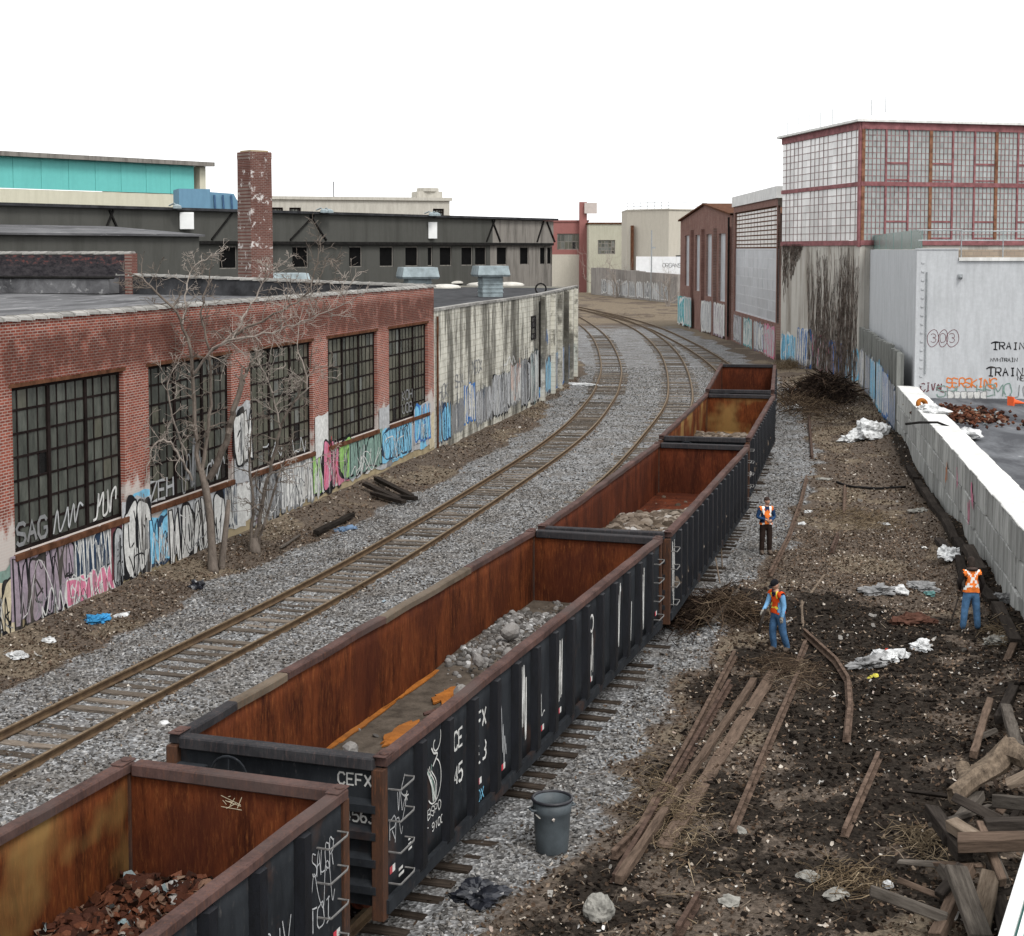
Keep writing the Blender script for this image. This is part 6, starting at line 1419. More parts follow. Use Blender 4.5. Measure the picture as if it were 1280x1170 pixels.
timber(on(942,857,.03), on(773,1108,.03), .14, .14, 'plank', 'narrow brown beam left of the wide tan plank', 'beam', 'beam')
timber(on(905,905,.02), on(800,1070,.02), .06, .05, 'greyplank', 'thin split board under the narrow brown beam', 'board', 'board')
g_ = 'dark ties heaped along the block wall'
def wl(t, o, z): return BA+(BB-BA)*t+Vector((-math.sin(BTH),math.cos(BTH),0))*o+Vector((0,0,z))
for k,(t0,t1_,o0,o1,z,w,l) in enumerate(((.02,.085,.45,.5,.1,.28,'tarred tie nearest the man in jeans by the wall'),(.1,.16,.5,.62,.12,.3,'black tie tilted on top right behind the man in jeans'),(.105,.165,.9,.95,.12,.26,'black tie lying outermost beside the wall heap'),(.17,.225,.42,.5,.35,.3,'thick black tie end standing against the wall'),(.17,.23,.85,.7,.1,.26,'black tie under the thick tie end'),(.235,.3,.5,.45,.15,.26,'middle black tie of the row along the wall'),(.26,.32,.85,.9,.08,.25,'black tie lying outside the middle of the row'),(.31,.38,.45,.5,.15,.26,'black tie beyond the middle of the row along the wall'),(.39,.46,.45,.5,.12,.26,'black tie beside the pink marks on the wall'),(.47,.54,.42,.5,.12,.26,'black tie below the orange mark on the wall'),(.55,.62,.45,.42,.1,.26,'black tie near the far end of the wall'),(.63,.7,.45,.5,.1,.26,'farthest black tie of the row along the wall'))):
    a, c = wl(t0,o0,0), wl(t1_,o1,0); a.z = hz(a.x,a.y)*.6+z-.05; c.z = hz(c.x,c.y)*.6+z+random.uniform(-.12,.15); timber(a, c, w, .22, 'tar_timber', l, 'tie', 'timber_tie', g_)
g_ = 'broken timbers in the heap at the lower right'
for k,(x0,y0,z0,x1_,y1_,z1,w,h,m,l) in enumerate((
 (1194,1088,.75,1226,1175,.35,.3,.09,'greyplank','wide grey plank sloping off the front of the timber heap'),
 (1212,1090,.45,1172,1178,.12,.2,.14,'plank','brown beam left of the wide grey plank'),(1238,1095,.5,1222,1178,.2,.26,.1,'pale_timber','split pale plank right of the wide grey plank'),
 (1198,1062,.75,1290,1060,.85,.26,.2,'plank','brown beam lying level across the timber heap'),(1164,1022,.45,1206,1078,.55,.22,.2,'tar_timber','black beam pointing out of the timber heap to the left'),
 (1190,1038,.75,1222,1056,.8,.2,.18,'pale_timber','short sawn block on the level brown beam'),(1170,1082,.3,1225,1085,.55,.14,.06,'plank','thin board under the level brown beam'),
 (1232,1042,.7,1295,1040,.75,.24,.2,'tar_timber','black beam behind the level brown beam'),(1250,1010,.6,1300,1015,.9,.3,.2,'greyplank','grey beam end below the log at the right edge'),
 (1262,985,.8,1300,965,1.1,.2,.12,'pale_timber','pale board poking out at the right edge'),(1242,1090,.2,1260,1178,.1,.2,.16,'tar_timber','black beam beside the white railing'),
 (1236,880,.15,1216,948,.3,.14,.14,'plank','brown post leaning above the log'),(1258,890,.3,1272,940,.6,.2,.16,'greyplank','grey post end behind the log'),
 (1225,1000,.4,1195,1040,.35,.2,.16,'greyplank','grey beam leaning below the log'),(1268,808,.1,1246,862,.12,.16,.14,'plank','long brown pole lying by the wall at the right edge'),(1276,850,.2,1250,905,.2,.2,.16,'tar_timber','black tie right of the long brown pole'),
 (1226,925,.25,1248,915,.4,.12,.1,'greyplank','small grey plank above the log'))):
    timber(G(x0,y0,z0), G(x1_,y1_,z1), w, h, m, l, 'timber', 'broken_timber', g_, random.uniform(-.3,.3))
rr_ = random.Random(77)
seen_ = set()
for k in range(70):     # splintered offcuts filling the heap
    px, py = rr_.uniform(1165,1275), rr_.uniform(985,1165); z = rr_.uniform(.05,.55); a = G(px,py,z); mt_ = rr_.choice(('tar_timber','tar_timber','plank','greyplank')); an = rr_.uniform(0,3.14); L_ = rr_.uniform(.5,1.5)
    lb_ = ('long ' if L_ > 1 else 'short ')+{'tar_timber':'black','plank':'brown','greyplank':'grey'}[mt_]+' splintered offcut '+('at the far end','at the near end','in the middle')[0 if py < 1040 else 1 if py > 1110 else 2]+' of the timber heap'
    if lb_ in seen_: continue
    seen_.add(lb_)
    timber(a, a+Vector((math.cos(an)*L_,math.sin(an)*L_,rr_.uniform(-.25,.35))), rr_.uniform(.06,.2), rr_.uniform(.05,.16), mt_, lb_, 'offcut', 'timber_offcut', 'splintered offcuts of the timber heap', rr_.uniform(-.8,.8))
def log(a, c, r0, r1, label, mat, seed, n=14, m=14):
    """a gnarled trunk piece: ridged, bent a little, broken ends"""
    a, c = Vector(a), Vector(c); d = (c-a); L = d.length; d.normalize(); s1 = d.orthogonal().normalized(); s2 = d.cross(s1); q = MB(); sd = Vector((seed*3.3,seed*1.1,0))
    for i in range(n+1):
        t = i/n; cc = a.lerp(c,t)+(s1*noise.noise(Vector((t*2.2,seed,0)))+s2*noise.noise(Vector((t*2.2,0,seed))))*r0*.5
        for j in range(m):
            an = 2*math.pi*j/m; rr = (r0+(r1-r0)*t)*(1+.42*noise.noise(Vector((math.cos(an)*1.3,math.sin(an)*1.3,t*L*.7))+sd)+.28*noise.noise(Vector((math.cos(an)*4,math.sin(an)*4,t*L*1.5))+sd))
            e = (noise.noise(Vector((math.cos(an)*2,math.sin(an)*2,9))+sd)*r0*.9 if i in (0,n) else 0)
            q.v.append(tuple(cc+(s1*math.cos(an)+s2*math.sin(an))*rr+d*e))
    for i in range(n):
        for j in range(m): q.f.append((i*m+j,i*m+(j+1)%m,(i+1)*m+(j+1)%m,(i+1)*m+j)); q.m.append(0)
    q.f += [tuple(range(m-1,-1,-1)),tuple(n*m+j for j in range(m))]; q.m += [0,0]
    return tag(q.build('log', mat), label, 'log')
M['logbark'] = barkmat('peeling_log_bark', (.022,.017,.014), (.22,.17,.125))
log(G(1192,995,.55), G(1262,935,1.1), .14, .2, 'thick peeling log on top of the timber heap', M['logbark'], 3)
log(G(1262,938,1.0), G(1290,955,1.1), .2, .16, 'forked stump end of the log at the right edge', M['logbark'], 4)
log(G(1203,958,.45), G(1212,985,.35), .12, .14, 'short log behind the thick peeling log', M['logbark'], 5, 6)
log(on(890,792,.25), on(922,762,.5), .05, .04, 'bare grey root sticking up from the brush by the man in the cap', M['greyplank'], 6)
log(on(1000,765,.1), on(1030,735,.35), .035, .03, 'broken branch standing right of the man in the cap', M['pale_timber'], 7)
log(on(1004,790,.02), on(1002,765,.3), .03, .025, 'short stick propping the broken branch', M['pale_timber'], 8, 5)
for k,(x0,y0,x1_,y1_,z1,l) in enumerate(((900,729,888,674,2.1,'left thin pole leaning on the middle gondola car'),(903,711,898,652,2.2,'right thin pole leaning on the middle gondola car'))):
    a = on(x0,y0); c = D(x1_,y1_,a.y+.6); q = MB(); q.tube([a,(a+c)/2+Vector((.02,0,.03)),c], [.022,.02,.016], 5); tag(q.build('thin_pole', M['pale_timber']), l, 'pole', 'thin poles leaning on the middle gondola')
def hose(px, r, label, mat='black2'):
    P = [on(x,y,.05) for x,y in px]; q = MB(); q.tube([Vector(p) for p in smooth3(P,6)], r, 6); return tag(q.build('hose', M[mat], None, True), label, 'hose')
hose([(1046,604),(1060,609),(1080,611),(1100,612),(1132,610)], .05, 'black hose lying across the old track bed')
# boards by the factory wall
for k,(x0,y0,x1_,y1_,l) in enumerate(((470,605,515,625,'dark board on top of the debris by the factory'),(455,612,498,628,'dark board leaning in the debris by the factory'),(490,625,520,628,'short dark block at the end of the debris by the factory'),(465,622,505,632,'dark board under the debris by the factory'),(395,672,440,648,'half buried log between the factory and the track'),(350,690,375,672,'grey stick lying near the bare sapling'))):
    timber(on(x0,y0,.1+.06*(k < 2)), on(x1_,y1_,.06), .22 if k < 5 else .08, .14 if k < 5 else .06, 'tar_timber' if k < 5 else 'greyplank', l, 'board', 'dark_board', 'boards by the factory wall')
# ---------------------------------------------------------------- rubbish
def plasticmat(name, c, rough=.7): return simple(name, c, .4, 5, rough, bump=.2)
def crumple(px, py, sx, sy, sz, mat, label, cat='bag', name='plastic_bag', seed=0, rz=0.0, sub=3, amp=.45, group=None, pos=None):
    bm = bmesh.new(); bmesh.ops.create_icosphere(bm, subdivisions=sub, radius=1); s = Vector((seed*3.1,seed*1.7,seed*.9))
    for v in bm.verts:
        n_ = noise.noise(v.co*1.6+s)*amp+abs(noise.noise(v.co*4+s))*amp*.8-abs(noise.noise(v.co*9+s))*amp*.5; v.co *= 1+n_; v.co.x *= sx; v.co.y *= sy; v.co.z = max(v.co.z,-.35)*sz
    me = bpy.data.meshes.new(name); bm.to_mesh(me); bm.free(); me.materials.append(mat)
    p = pos or on(px,py,sz*.3); return tag(link(name, me, None, p, (0,0,rz)), label, cat, group)
WB = plasticmat('white_plastic', (.72,.73,.73)); BB_ = plasticmat('blue_plastic', (.06,.32,.62)); KB = plasticmat('black_plastic', (.02,.022,.03), .3); GB = plasticmat('grey_tarp', (.28,.28,.28)); TB = plasticmat('teal_tarp', (.12,.25,.24)); CB_ = plasticmat('brown_carpet', (.11,.055,.04), .95); YB = plasticmat('yellow_plastic', (.62,.55,.08)); CC = simple('pale_concrete_lump', (.33,.32,.29), .4, 4, .95); RB = plasticmat('red_plastic', (.5,.06,.04)); BLU = plasticmat('denim_blue_cloth', (.16,.24,.36), .9)
for k,(px,py,sx,sy,sz,m,l,c_,nm,am) in enumerate((
 (1088,545,1.1,.8,.55,WB,'big white plastic sack where the wall meets the fence','bag','plastic_bag',.4),(1063,552,.6,.5,.25,WB,'small white bag left of the big white sack','bag','plastic_bag',.5),
 (1105,825,.3,.24,.17,WB,'white bag with a red mark in the dark soil','bag','plastic_bag',.6),(1126,820,.2,.18,.12,WB,'white bag touching the red marked bag','bag','plastic_bag',.7),(1082,832,.4,.25,.12,GB,'grey crumpled sheet left of the red marked bag','tarp','tarp',.8),
 (1152,812,.26,.22,.15,WB,'creased pale bag right of the red marked bag','bag','plastic_bag',.8),(1108,824,.1,.08,.2,RB,'red scrap on the white bag in the dark soil','scrap','plastic_scrap',.4),
 (1100,741,.45,.25,.14,GB,'grey crumpled tarp behind the white bags','tarp','tarp',.8),(1125,742,.2,.16,.16,WB,'white rag beside the grey tarp','rag','rag',.6),(1152,738,.42,.25,.14,GB,'second grey tarp right of the white rag','tarp','tarp',.8),(1162,744,.18,.12,.08,TB,'teal scrap of tarp near the man in jeans','tarp','tarp',.6),
 (1140,782,.5,.3,.22,CB_,'crumpled brown carpet in the dark soil','carpet','carpet',.6),(1092,847,.16,.1,.04,YB,'yellow plastic strip in front of the white bags','strip','plastic_scrap',.8),
 (1186,697,.3,.35,.2,WB,'torn white plastic beside the black ties','plastic','plastic_scrap',.9),(1246,804,.25,.22,.12,CC,'pale rag at the foot of the block wall','rag','rag',.8),(1255,752,.25,.2,.16,GB,'grey bag behind the man by the wall','bag','plastic_bag',.7),
 (122,777,.32,.22,.12,BB_,'bright blue plastic bag by the foot of the factory','bag','plastic_bag',.8),(152,770,.3,.16,.06,WB,'flattened white box beside the blue bag','box','flattened_box',.3),(20,822,.24,.16,.1,WB,'white rag at the left edge by the factory','rag','rag',.5),(60,802,.16,.14,.08,WB,'small white carton left of the blue bag','carton','carton',.5),
 (432,662,.45,.3,.07,BLU,'faded blue cloth beside the left track','cloth','cloth',.7),(728,482,1.2,.5,.12,WB,'white cloth on the gravel before the block building','cloth','cloth',.7),(600,1124,.34,.28,.14,KB,'black plastic bag on the gravel by the second gondola','bag','plastic_bag',.8),
 (748,1145,.22,.21,.24,CC,'large pale boulder at the bottom edge','boulder','boulder',.22),(247,735,.2,.16,.16,KB,'black scrap at the foot of the bare tree','scrap','plastic_scrap',.8),(1010,640,.18,.1,.05,WB,'white scrap on the straw by the curved rail','scrap','plastic_scrap',.6),
 (1003,655,.2,.1,.05,WB,'white scrap right behind the man in dark trousers','scrap','plastic_scrap',.6),(1148,640,.32,.25,.1,CC,'pale crumpled paper near the wall in the straw','paper','paper',.6),(1105,655,.25,.12,.04,WB,'flat white paper in the straw','paper','paper',.4),(1030,600,.3,.2,.08,CC,'pale stone slab on the old track bed','stone','stone',.3),
 (995,512,.6,.4,.2,WB,'white bag in the brown sticks','bag','plastic_bag',.5),(1000,490,.35,.3,.2,WB,'small white bag near the dark brush heap','bag','plastic_bag',.5),(912,1128,.18,.14,.06,CC,'pale broken slab near the bottom','stone','stone',.4),(1010,1098,.18,.14,.08,CC,'pale stone left of the dead weeds','stone','stone',.3),(1045,1120,.2,.14,.07,CC,'pale flat stone at the dead weeds','stone','stone',.3),
 (925,1040,.14,.1,.06,CC,'pale stone at the end of the rail beside the tan plank','stone','stone',.3),(1110,1108,.09,.08,.07,WB,'white stone left of the timber heap','stone','stone',.3),(205,905,.1,.09,.06,WB,'white stone beside the left track','stone','stone',.3))):
    crumple(px,py,sx,sy,sz,m,l,c_,nm,k+1,random.uniform(0,3),4 if max(sx,sy) > .2 else 3,am)
# trash barrel
p = on(690,1063); tc_ = empty('trash_barrel', p, .4, 'grey plastic trash barrel standing on the gravel', 'trash barrel'); M['binp'] = simple('grey_blue_plastic', (.075,.09,.1), .2, 4, .55)
q = MB(); q.lathe([(.0,0.0),(.24,0.0),(.25,.02),(.27,.3),(.285,.62),(.3,.64),(.3,.68),(.305,.82),(.28,.82),(.265,.62),(.25,.55),(.0,.55)], 28); q.build('barrel_body', M['binp'], tc_, True)
q = MB(); ring = [(.305*math.cos(a),.305*math.sin(a),.83) for a in np.linspace(0,6.2832,29)]; q.tube(ring,.025,8,0,False); q.build('rim', simple('black_rim', (.02,.02,.025), .2, 4, .4), tc_, True)
for s_ in (-1,1): q = MB(); q.tube([(s_*.29,-.08,.7),(s_*.36,-.06,.7),(s_*.36,.06,.7),(s_*.29,.08,.7)], .02, 6); q.build('handle', M['binp'], tc_, True)
v_, f_ = stones_np(np.stack([rng.normal(0,.1,40),rng.normal(0,.1,40),np.full(40,.6)],1), rng.uniform(.03,.08,40)); tag(link('rubbish', np_mesh('rubbish', v_, f_, M['flake']), tc_), kind='stuff')
# green container with white rim at the lower right corner
a = G(1249,1176,1.25); e = G(1284,1062,1.25); d_ = (e-a); th_ = math.atan2(d_.y,d_.x); gcn = empty('green_container', (a.x,a.y,0), th_, 'green container with a white rim cut off at the lower right corner', 'container')
GN = simple('dark_green_paint', (.02,.13,.11), .2, 2, .5); WN = simple('white_painted_rim', (.72,.73,.72), .1, 3, .6)
q = MB(); q.box(-1,d_.length+.1,-1.8,-.02,.1,1.22); q.build('body', GN, gcn)
q = MB(); q.box(-1,d_.length+.14,-.14,.02,1.2,1.3); q.build('rim', WN, gcn, bevel=.01)
q = MB(); q.box(-1,d_.length+.12,-.24,-.18,1.235,1.28); q.build('inner_rail', WN, gcn)
# things lying on the block wall and the lot
for px,py,s_,m,l,c_,z in ((1160,512,.35,WB,'white plastic wrap on top of the block wall','plastic',2.55),(1170,518,.4,WB,'second white plastic wrap hanging over the wall top','plastic',2.5),(1208,545,.5,WB,'white sack behind the block wall','bag',2.15)):
    crumple(0,0,s_*1.2,s_,s_*.5,m,l,c_,'plastic_bag',px,.3,3,.7,None,G(px,py,z)+Vector((0,0,.05)))
q = MB(); q.tube([G(1132,530,2.62),G(1150,528,2.66),G(1172,528,2.66),G(1190,535,2.5),G(1200,542,2.2)],.05,6); tag(q.build('hose', M['black2'], None, True), 'black hose draped over the block wall', 'hose')
p = G(1151,506,2.6); q = MB(); q.lathe([(.12,0),(.26,.02),(.28,.1),(.26,.18),(.12,.2),(.12,0)], 16); o = q.build('rusty_drum_ring', M['orange_rust'], None, True); o.location = p; o.rotation_euler = (1.2,0,.3); tag(o, 'rusty ring standing on the far end of the block wall', 'ring')
c = G(1208,523,LZ); v_, f_ = stones_np(np.stack([c.x+rng.normal(0,.7,700),c.y+rng.normal(0,1.6,700),LZ+.05+.25*rng.random(700)],1), rng.uniform(.05,.14,700)); tag(link('rust_heap', np_mesh('rust_heap', v_, f_, M['red_scrap'])), 'low heap of rust brown soil on the raised lot', 'heap', kind='stuff')
p = G(1264,507,LZ); cn = empty('traffic_cone', p, .4, 'orange traffic cone lying on its side on the raised lot', 'traffic cone'); CO = simple('orange_cone_plastic', (.8,.12,.03), .1, 4, .5)
q = MB(); n_ = 14; ring0 = [(0,.16*math.cos(a),.2+.16*math.sin(a)) for a in np.linspace(0,6.2832,n_,endpoint=False)]; ring1 = [(.75,.03*math.cos(a),.09+.03*math.sin(a)) for a in np.linspace(0,6.2832,n_,endpoint=False)]; q.add(ring0+ring1, [(i,(i+1)%n_,n_+(i+1)%n_,n_+i) for i in range(n_)]+[tuple(range(n_,2*n_))]); q.build('cone_body', CO, cn)
q = MB(); q.box(-.05,0,-.22,.22,0,.42); q.build('cone_base', CO, cn)
# ---------------------------------------------------------------- three track workers
def skin_eval(verts, edges, radii, root=0, sub=2):
    me = bpy.data.meshes.new('tmp'); me.from_pydata([tuple(v) for v in verts], edges, []); ob = bpy.data.objects.new('tmp', me); COL.objects.link(ob)
    m = ob.modifiers.new('s','SKIN'); m.use_smooth_shade = True
    for i,sv in enumerate(me.skin_vertices[0].data):
        r = radii[i]; sv.radius = r if isinstance(r,tuple) else (r,r); sv.use_root = (i == root)
    s2 = ob.modifiers.new('d','SUBSURF'); s2.levels = sub; s2.render_levels = sub
    dg = bpy.context.evaluated_depsgraph_get(); ev = ob.evaluated_get(dg); t = ev.to_mesh()
    V = [v.co.copy() for v in t.vertices]; F_ = [tuple(p.vertices) for p in t.polygons]; ev.to_mesh_clear(); bpy.data.objects.remove(ob); bpy.data.meshes.remove(me)
    return V, F_
def seg_dist(p, a, b):
    ab = b-a; t = max(0,min(1,(p-a).dot(ab)/max(ab.length_squared,1e-9))); return (p-(a+ab*t)).length
SKIN = simple('skin', (.42,.24,.17), .1, 8, .6, bump=0); GLOVE = simple('work_glove', (.3,.28,.25), .2, 8, .9); BOOT = simple('dusty_boot', (.13,.1,.08), .3, 6, .9)
def cloth(name, c): return simple(name, c, .3, 5, .95, bump=.3)
def worker(label, loc, rz, J, mats, hat, vest, stripe, style, scale=1.0):
    """J: joints; faces -y; mats: torso, arm, leg, hand"""
    r = empty('person', loc, rz, label, 'person'); r.scale = (scale,)*3
    names = ['pelvis','spine','chest','neck','head0','shL','elL','wrL','haL','shR','elR','wrR','haR','hipL','knL','anL','toL','hipR','knR','anR','toR','clL','clR']
    J = {k:Vector(v) for k,v in J.items()}; J['clL'] = J['chest'].lerp(J['shL'],.45)+Vector((0,0,.03)); J['clR'] = J['chest'].lerp(J['shR'],.45)+Vector((0,0,.03))
    E_ = [('pelvis','spine'),('spine','chest'),('chest','neck'),('neck','head0'),('chest','clL'),('clL','shL'),('shL','elL'),('elL','wrL'),('wrL','haL'),('chest','clR'),('clR','shR'),('shR','elR'),('elR','wrR'),('wrR','haR'),('pelvis','hipL'),('hipL','knL'),('knL','anL'),('anL','toL'),('pelvis','hipR'),('hipR','knR'),('knR','anR'),('anR','toR')]
    R_ = dict(pelvis=(.165,.125),spine=(.155,.115),chest=(.17,.125),neck=.062,head0=.06,clL=.09,clR=.09,shL=.082,elL=.056,wrL=.04,haL=.036,shR=.082,elR=.056,wrR=.04,haR=.036,hipL=.115,knL=.09,anL=.078,toL=.05,hipR=.115,knR=.09,anR=.078,toR=.05)
    V, F_ = skin_eval([J[n] for n in names], [(names.index(a),names.index(b)) for a,b in E_], [R_[n] for n in names], 0)
    kind = {'pelvis':2,'spine':0,'chest':0,'neck':3,'clL':0,'clR':0,'shL':1,'elL':1,'wrL':4,'shR':1,'elR':1,'wrR':4,'hipL':2,'knL':2,'anL':5,'hipR':2,'knR':2,'anR':5}
    segs = [(J[a],J[b],kind[a] if a in kind else 0) for a,b in E_]; segs = [(a,b,(2 if (n1 == 'pelvis' and n2 != 'spine') else 0 if n1 == 'pelvis' else k)) for (a,b,k),(n1,n2) in zip(segs,E_)]
    mi = []
    for f in F_:
        c = sum((V[i] for i in f), Vector())/len(f); mi.append(min(segs, key=lambda s: seg_dist(c,s[0],s[1]))[2])
    nb = len(V)
    # fingers
    for S in 'LR':
        w, h = J['wr'+S], J['ha'+S]; d = (h-w).normalized(); side = d.cross(Vector((0,1,0))); side = side.normalized() if side.length > .1 else Vector((1,0,0)); curl = side.cross(d).normalized()
        for k in range(5):
            if k < 4: base = h+side*(.026*(k-1.5)/1.5)-d*.01; L_ = (.075,.085,.08,.06)[k]; p1,p2 = base+d*L_*.5+curl*.008, base+d*L_*.85+curl*.035
            else: base = w.lerp(h,.5)+side*.03; p1,p2 = base+side*.025+d*.03, base+side*.028+d*.062+curl*.01
            fb = MB(); fb.tube([base,p1,p2,p2+(p2-p1)*.12], [.011,.0095,.008,.003], 6); v2 = [Vector(c_) for c_ in fb.v]; f2 = fb.f; o = len(V); V += v2; F_ += [tuple(i+o for i in f) for f in f2]; mi += [4]*len(f2)
    # head: shaped sphere with nose, chin, ears
    bm = bmesh.new(); bmesh.ops.create_uvsphere(bm, u_segments=20, v_segments=14, radius=1)
    hc = J['head0']+Vector((0,-.012,.095)); Rm = Matrix.Rotation(J.get('tilt',Vector((0,0,0))).x,3,'X')@Matrix.Rotation(J.get('tilt',Vector((0,0,0))).z,3,'Z')
    hv = []
    for v in bm.verts:
        x,y,z = v.co; X_ = x*.076; Y_ = y*.097; Z_ = z*.118
        if z < -.2: X_ *= 1-.28*(-z-.2); Y_ -= .012*(-z)
        if y < -.75 and abs(x) < .22 and -.35 < z < .15: Y_ -= .022*(1-abs(z+.15)/.5)
        if abs(x) > .93 and abs(z) < .35: X_ *= 1.16
        if y < -.6 and .02 < z < .28 and .15 < abs(x) < .5: Y_ += .008
        hv.append(hc+Rm@Vector((X_,Y_,Z_)))
    o = len(V); V += hv; bm.verts.ensure_lookup_table(); hf = [tuple(v.index+o for v in f.verts) for f in bm.faces]; F_ += hf; mi += [3]*len(hf); bm.free()
    me = bpy.data.meshes.new('body'); me.from_pydata(V,[],F_); [me.materials.append(m) for m in (mats['torso'],mats['arm'],mats['leg'],SKIN,mats['hand'],BOOT)]
    me.polygons.foreach_set('material_index', mi); me.polygons.foreach_set('use_smooth', [True]*len(F_)); me.update(); link('body', me, r)
    # vest: the torso surface, offset outwards
    bm = bmesh.new(); bm.from_mesh(me); bm.normal_update(); lo, hi = J['pelvis'].z+.0, J['neck'].z-.015
    keep = set()
    for f in bm.faces:
        c = f.calc_center_median()
        if max(v.index for v in f.verts) < nb and lo < c.z < hi and abs(c.x-J['spine'].x) < .205 and f.material_index in (0,1,2,3):
            if f.material_index == 1 and min((c-J['sh'+S]).length for S in 'LR') > .085: continue
            if c.y < J['chest'].y and c.z > J['chest'].z+.02 and abs(c.x-J['spine'].x) < .045*(1+(c.z-J['chest'].z)*6) : continue
            keep.add(f)
    bmesh.ops.delete(bm, geom=[f for f in bm.faces if f not in keep], context='FACES'); bm.normal_update()
    for v in bm.verts: v.co += v.normal*.022
    vm = bpy.data.meshes.new('safety_vest'); bm.to_mesh(vm); bm.free(); vm.materials.clear(); vm.materials.append(vest); vm.materials.append(stripe)
    idx = []
    for f in vm.polygons:
        c = f.center; x = c.x-J['spine'].x; zc = c.z-J['spine'].z; m_ = 0
        if style == 'X' and c.y > J['spine'].y: m_ = 1 if abs(abs(x)-abs(zc-.14)*.72) < .026 or abs(zc+.03) < .022 else 0
        elif style == 'bars': m_ = 1 if (.085 < abs(x) < .15 and c.y < J['spine'].y+.03) or abs(zc+.04) < .022 else 0
        elif style == 'thin': m_ = 1 if .085 < abs(x) < .108 or abs(zc+.05) < .018 else 0
        idx.append(m_)
    vm.polygons.foreach_set('material_index', idx); vm.polygons.foreach_set('use_smooth', [True]*len(idx)); link('safety_vest', vm, r)
    # hat or hair
    q = MB()
    n_ = 18
    def hp(x,y,z): return hc+Rm@Vector((x,y,z))
    if hat[0] == 'cap':
        prof = [(1.05,.02),(1.06,.05),(.98,.085),(.7,.122),(.3,.135),(.01,.138)]
        vs_ = [hp(.08*s_*math.cos(2*math.pi*j/n_), .1*s_*math.sin(2*math.pi*j/n_)+.004, z) for s_,z in prof for j in range(n_)]
        q.add(vs_, [(i*n_+j,i*n_+(j+1)%n_,(i+1)*n_+(j+1)%n_,(i+1)*n_+j) for i in range(len(prof)-1) for j in range(n_)])
        br = [hp(-.07,-.07,.03),hp(.07,-.07,.03),hp(.055,-.155,.018),hp(0,-.17,.02),hp(-.055,-.155,.018)]; q.add(br+[p+Vector((0,0,.008)) for p in br], [(0,1,2,3,4),(9,8,7,6,5)]+[(i,(i+1)%5,5+(i+1)%5,5+i) for i in range(5)])
    else:
        prof = [(1.03,-.02),(1.06,.03),(.98,.075),(.72,.112),(.3,.124),(.01,.126)] if hat[0] == 'hair' else [(1.1,-.11),(1.12,-.04),(1.1,.04),(.98,.095),(.7,.128),(.3,.14),(.01,.142)]
        vs_ = [hp(.078*s_*math.cos(2*math.pi*j/n_), .098*s_*math.sin(2*math.pi*j/n_)+(.014 if hat[0] == 'hair' else .012), z+(.035 if (math.sin(2*math.pi*j/n_) < -.3 and z < .06) else 0)) for s_,z in prof for j in range(n_)]
        q.add(vs_, [(i*n_+j,i*n_+(j+1)%n_,(i+1)*n_+(j+1)%n_,(i+1)*n_+j) for i in range(len(prof)-1) for j in range(n_)])
    q.build({'cap':'cap','hair':'hair','hood':'hair'}[hat[0]], hat[1], r, True)
    if hat[0] == 'hood':
        q = MB(); c = J['neck']; ring = [c+Vector((.105*math.cos(a),.03+.095*math.sin(a),.01+.03*math.sin(a))) for a in np.linspace(0,6.2832,15)]; q.tube(ring,.042,8,0,False); q.build('hood', mats['torso'], r, True)
    return r
base = dict(pelvis=(0,0,.96),spine=(0,0,1.15),chest=(0,-.005,1.36),neck=(0,.01,1.5),head0=(0,-.005,1.565),shL=(.185,.005,1.43),elL=(.245,.03,1.15),wrL=(.25,-.03,.9),haL=(.25,-.05,.82),shR=(-.185,.005,1.43),elR=(-.245,.03,1.15),wrR=(-.25,-.03,.9),haR=(-.25,-.05,.82),
  hipL=(.1,0,.9),knL=(.115,-.01,.5),anL=(.12,.02,.1),toL=(.135,-.15,.05),hipR=(-.1,0,.9),knR=(-.115,-.01,.5),anR=(-.12,.02,.1),toR=(-.135,-.15,.05))
def foot(px, py): p = on(px,py); return (p.x,p.y,p.z-.01)
J = dict(base); J.update(elL=(.27,.02,1.16),wrL=(.1,-.2,1.09),haL=(.03,-.235,1.07),elR=(-.27,.02,1.16),wrR=(-.08,-.2,1.12),haR=(-.01,-.25,1.1),head0=(.02,-.015,1.565),tilt=(.12,0,.35))
VO = cloth('orange_vest', (.95,.24,.05)); VR = cloth('red_orange_vest', (.75,.09,.02)); SW = simple('silver_white_band', (.8,.8,.76), .1, 8, .5, bump=0); SY = simple('yellow_band', (.8,.68,.08), .1, 8, .5, bump=0)
worker('man in navy jacket, dark trousers and orange vest with white bands, hands together', foot(957,693), .12, J, dict(torso=cloth('navy_jacket', (.025,.05,.11)),arm=cloth('navy_sleeve', (.025,.06,.14)),leg=cloth('dark_brown_trousers', (.035,.024,.02)),hand=SKIN), ('hair',simple('short_dark_hair', (.05,.035,.03), .3, 9, .9)), VO, SW, 'bars', 1.0)
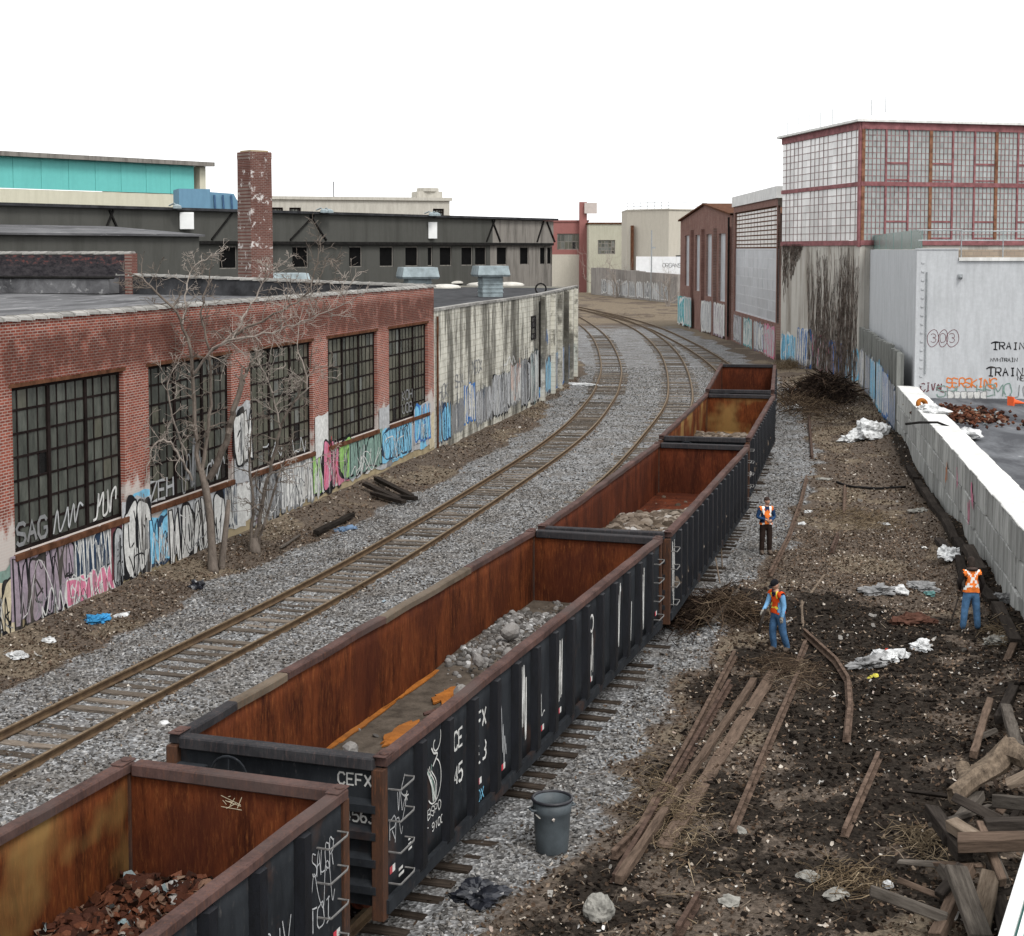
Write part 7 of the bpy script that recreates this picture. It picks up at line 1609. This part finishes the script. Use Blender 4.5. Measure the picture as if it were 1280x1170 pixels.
J = dict(base); J.update(chest=(0,-.05,1.35),neck=(0,-.06,1.49),head0=(0,-.1,1.54),tilt=(.45,0,-.2),shL=(.18,-.05,1.42),elL=(.23,-.02,1.14),wrL=(.23,-.08,.9),haL=(.22,-.11,.82),shR=(-.18,-.05,1.42),elR=(-.22,-.14,1.16),wrR=(-.14,-.34,1.02),haR=(-.12,-.42,.99),
  knL=(.12,.05,.5),anL=(.12,.2,.1),toL=(.14,.04,.05),knR=(-.1,-.08,.5),anR=(-.1,-.02,.1),toR=(-.11,-.19,.05))
worker('man in dark cap, light blue sleeves, jeans and red orange vest with yellow bands', foot(972,815), -1.0, J, dict(torso=cloth('navy_undershirt', (.02,.03,.07)),arm=cloth('light_blue_sleeve', (.2,.42,.68)),leg=cloth('blue_jeans', (.07,.15,.28)),hand=GLOVE), ('cap',cloth('black_cap', (.018,.018,.022))), VR, SY, 'thin', .98)
J = dict(base); J.update(chest=(0,-.02,1.35),neck=(0,-.015,1.49),head0=(0,-.035,1.56),tilt=(.3,0,0),elL=(.27,-.05,1.17),wrL=(.2,-.22,.98),haL=(.17,-.29,.95),elR=(-.28,.0,1.16),wrR=(-.27,-.12,.92),haR=(-.26,-.17,.85),anL=(.19,.02,.1),toL=(.22,-.14,.05),knL=(.15,0,.5),anR=(-.17,.02,.1),toR=(-.2,-.14,.05),knR=(-.14,0,.5))
worker('man seen from behind in blue jeans and orange vest with a white cross', foot(1213,788), math.pi+.05, J, dict(torso=cloth('dark_brown_hoodie', (.075,.055,.048)),arm=cloth('dark_brown_sleeve', (.035,.03,.028)),leg=cloth('mid_blue_jeans', (.09,.19,.34)),hand=SKIN), ('hood',simple('dark_hair', (.045,.035,.03), .3, 9, .8)), VO, SW, 'X', 1.0)
a = on(972,815); q = MB(); q.tube([(a.x-.33,a.y-.22,1.05),(a.x-.42,a.y-.26,.8),(a.x-.5,a.y-.3,.5)], [.03,.035,.045], 6); tag(q.build('stick', M['tar_timber'], None, True), 'dark stick held in the right hand of the man in the cap', 'stick')
a = on(1213,788); q = MB(); q.tube([(a.x-.26,a.y+.15,.95),(a.x-.38,a.y+.1,.55),(a.x-.5,a.y+.05,.15)], .018, 6); tag(q.build('thin_rod', M['tar_timber'], None, True), 'thin rod in the left hand of the man seen from behind', 'rod')
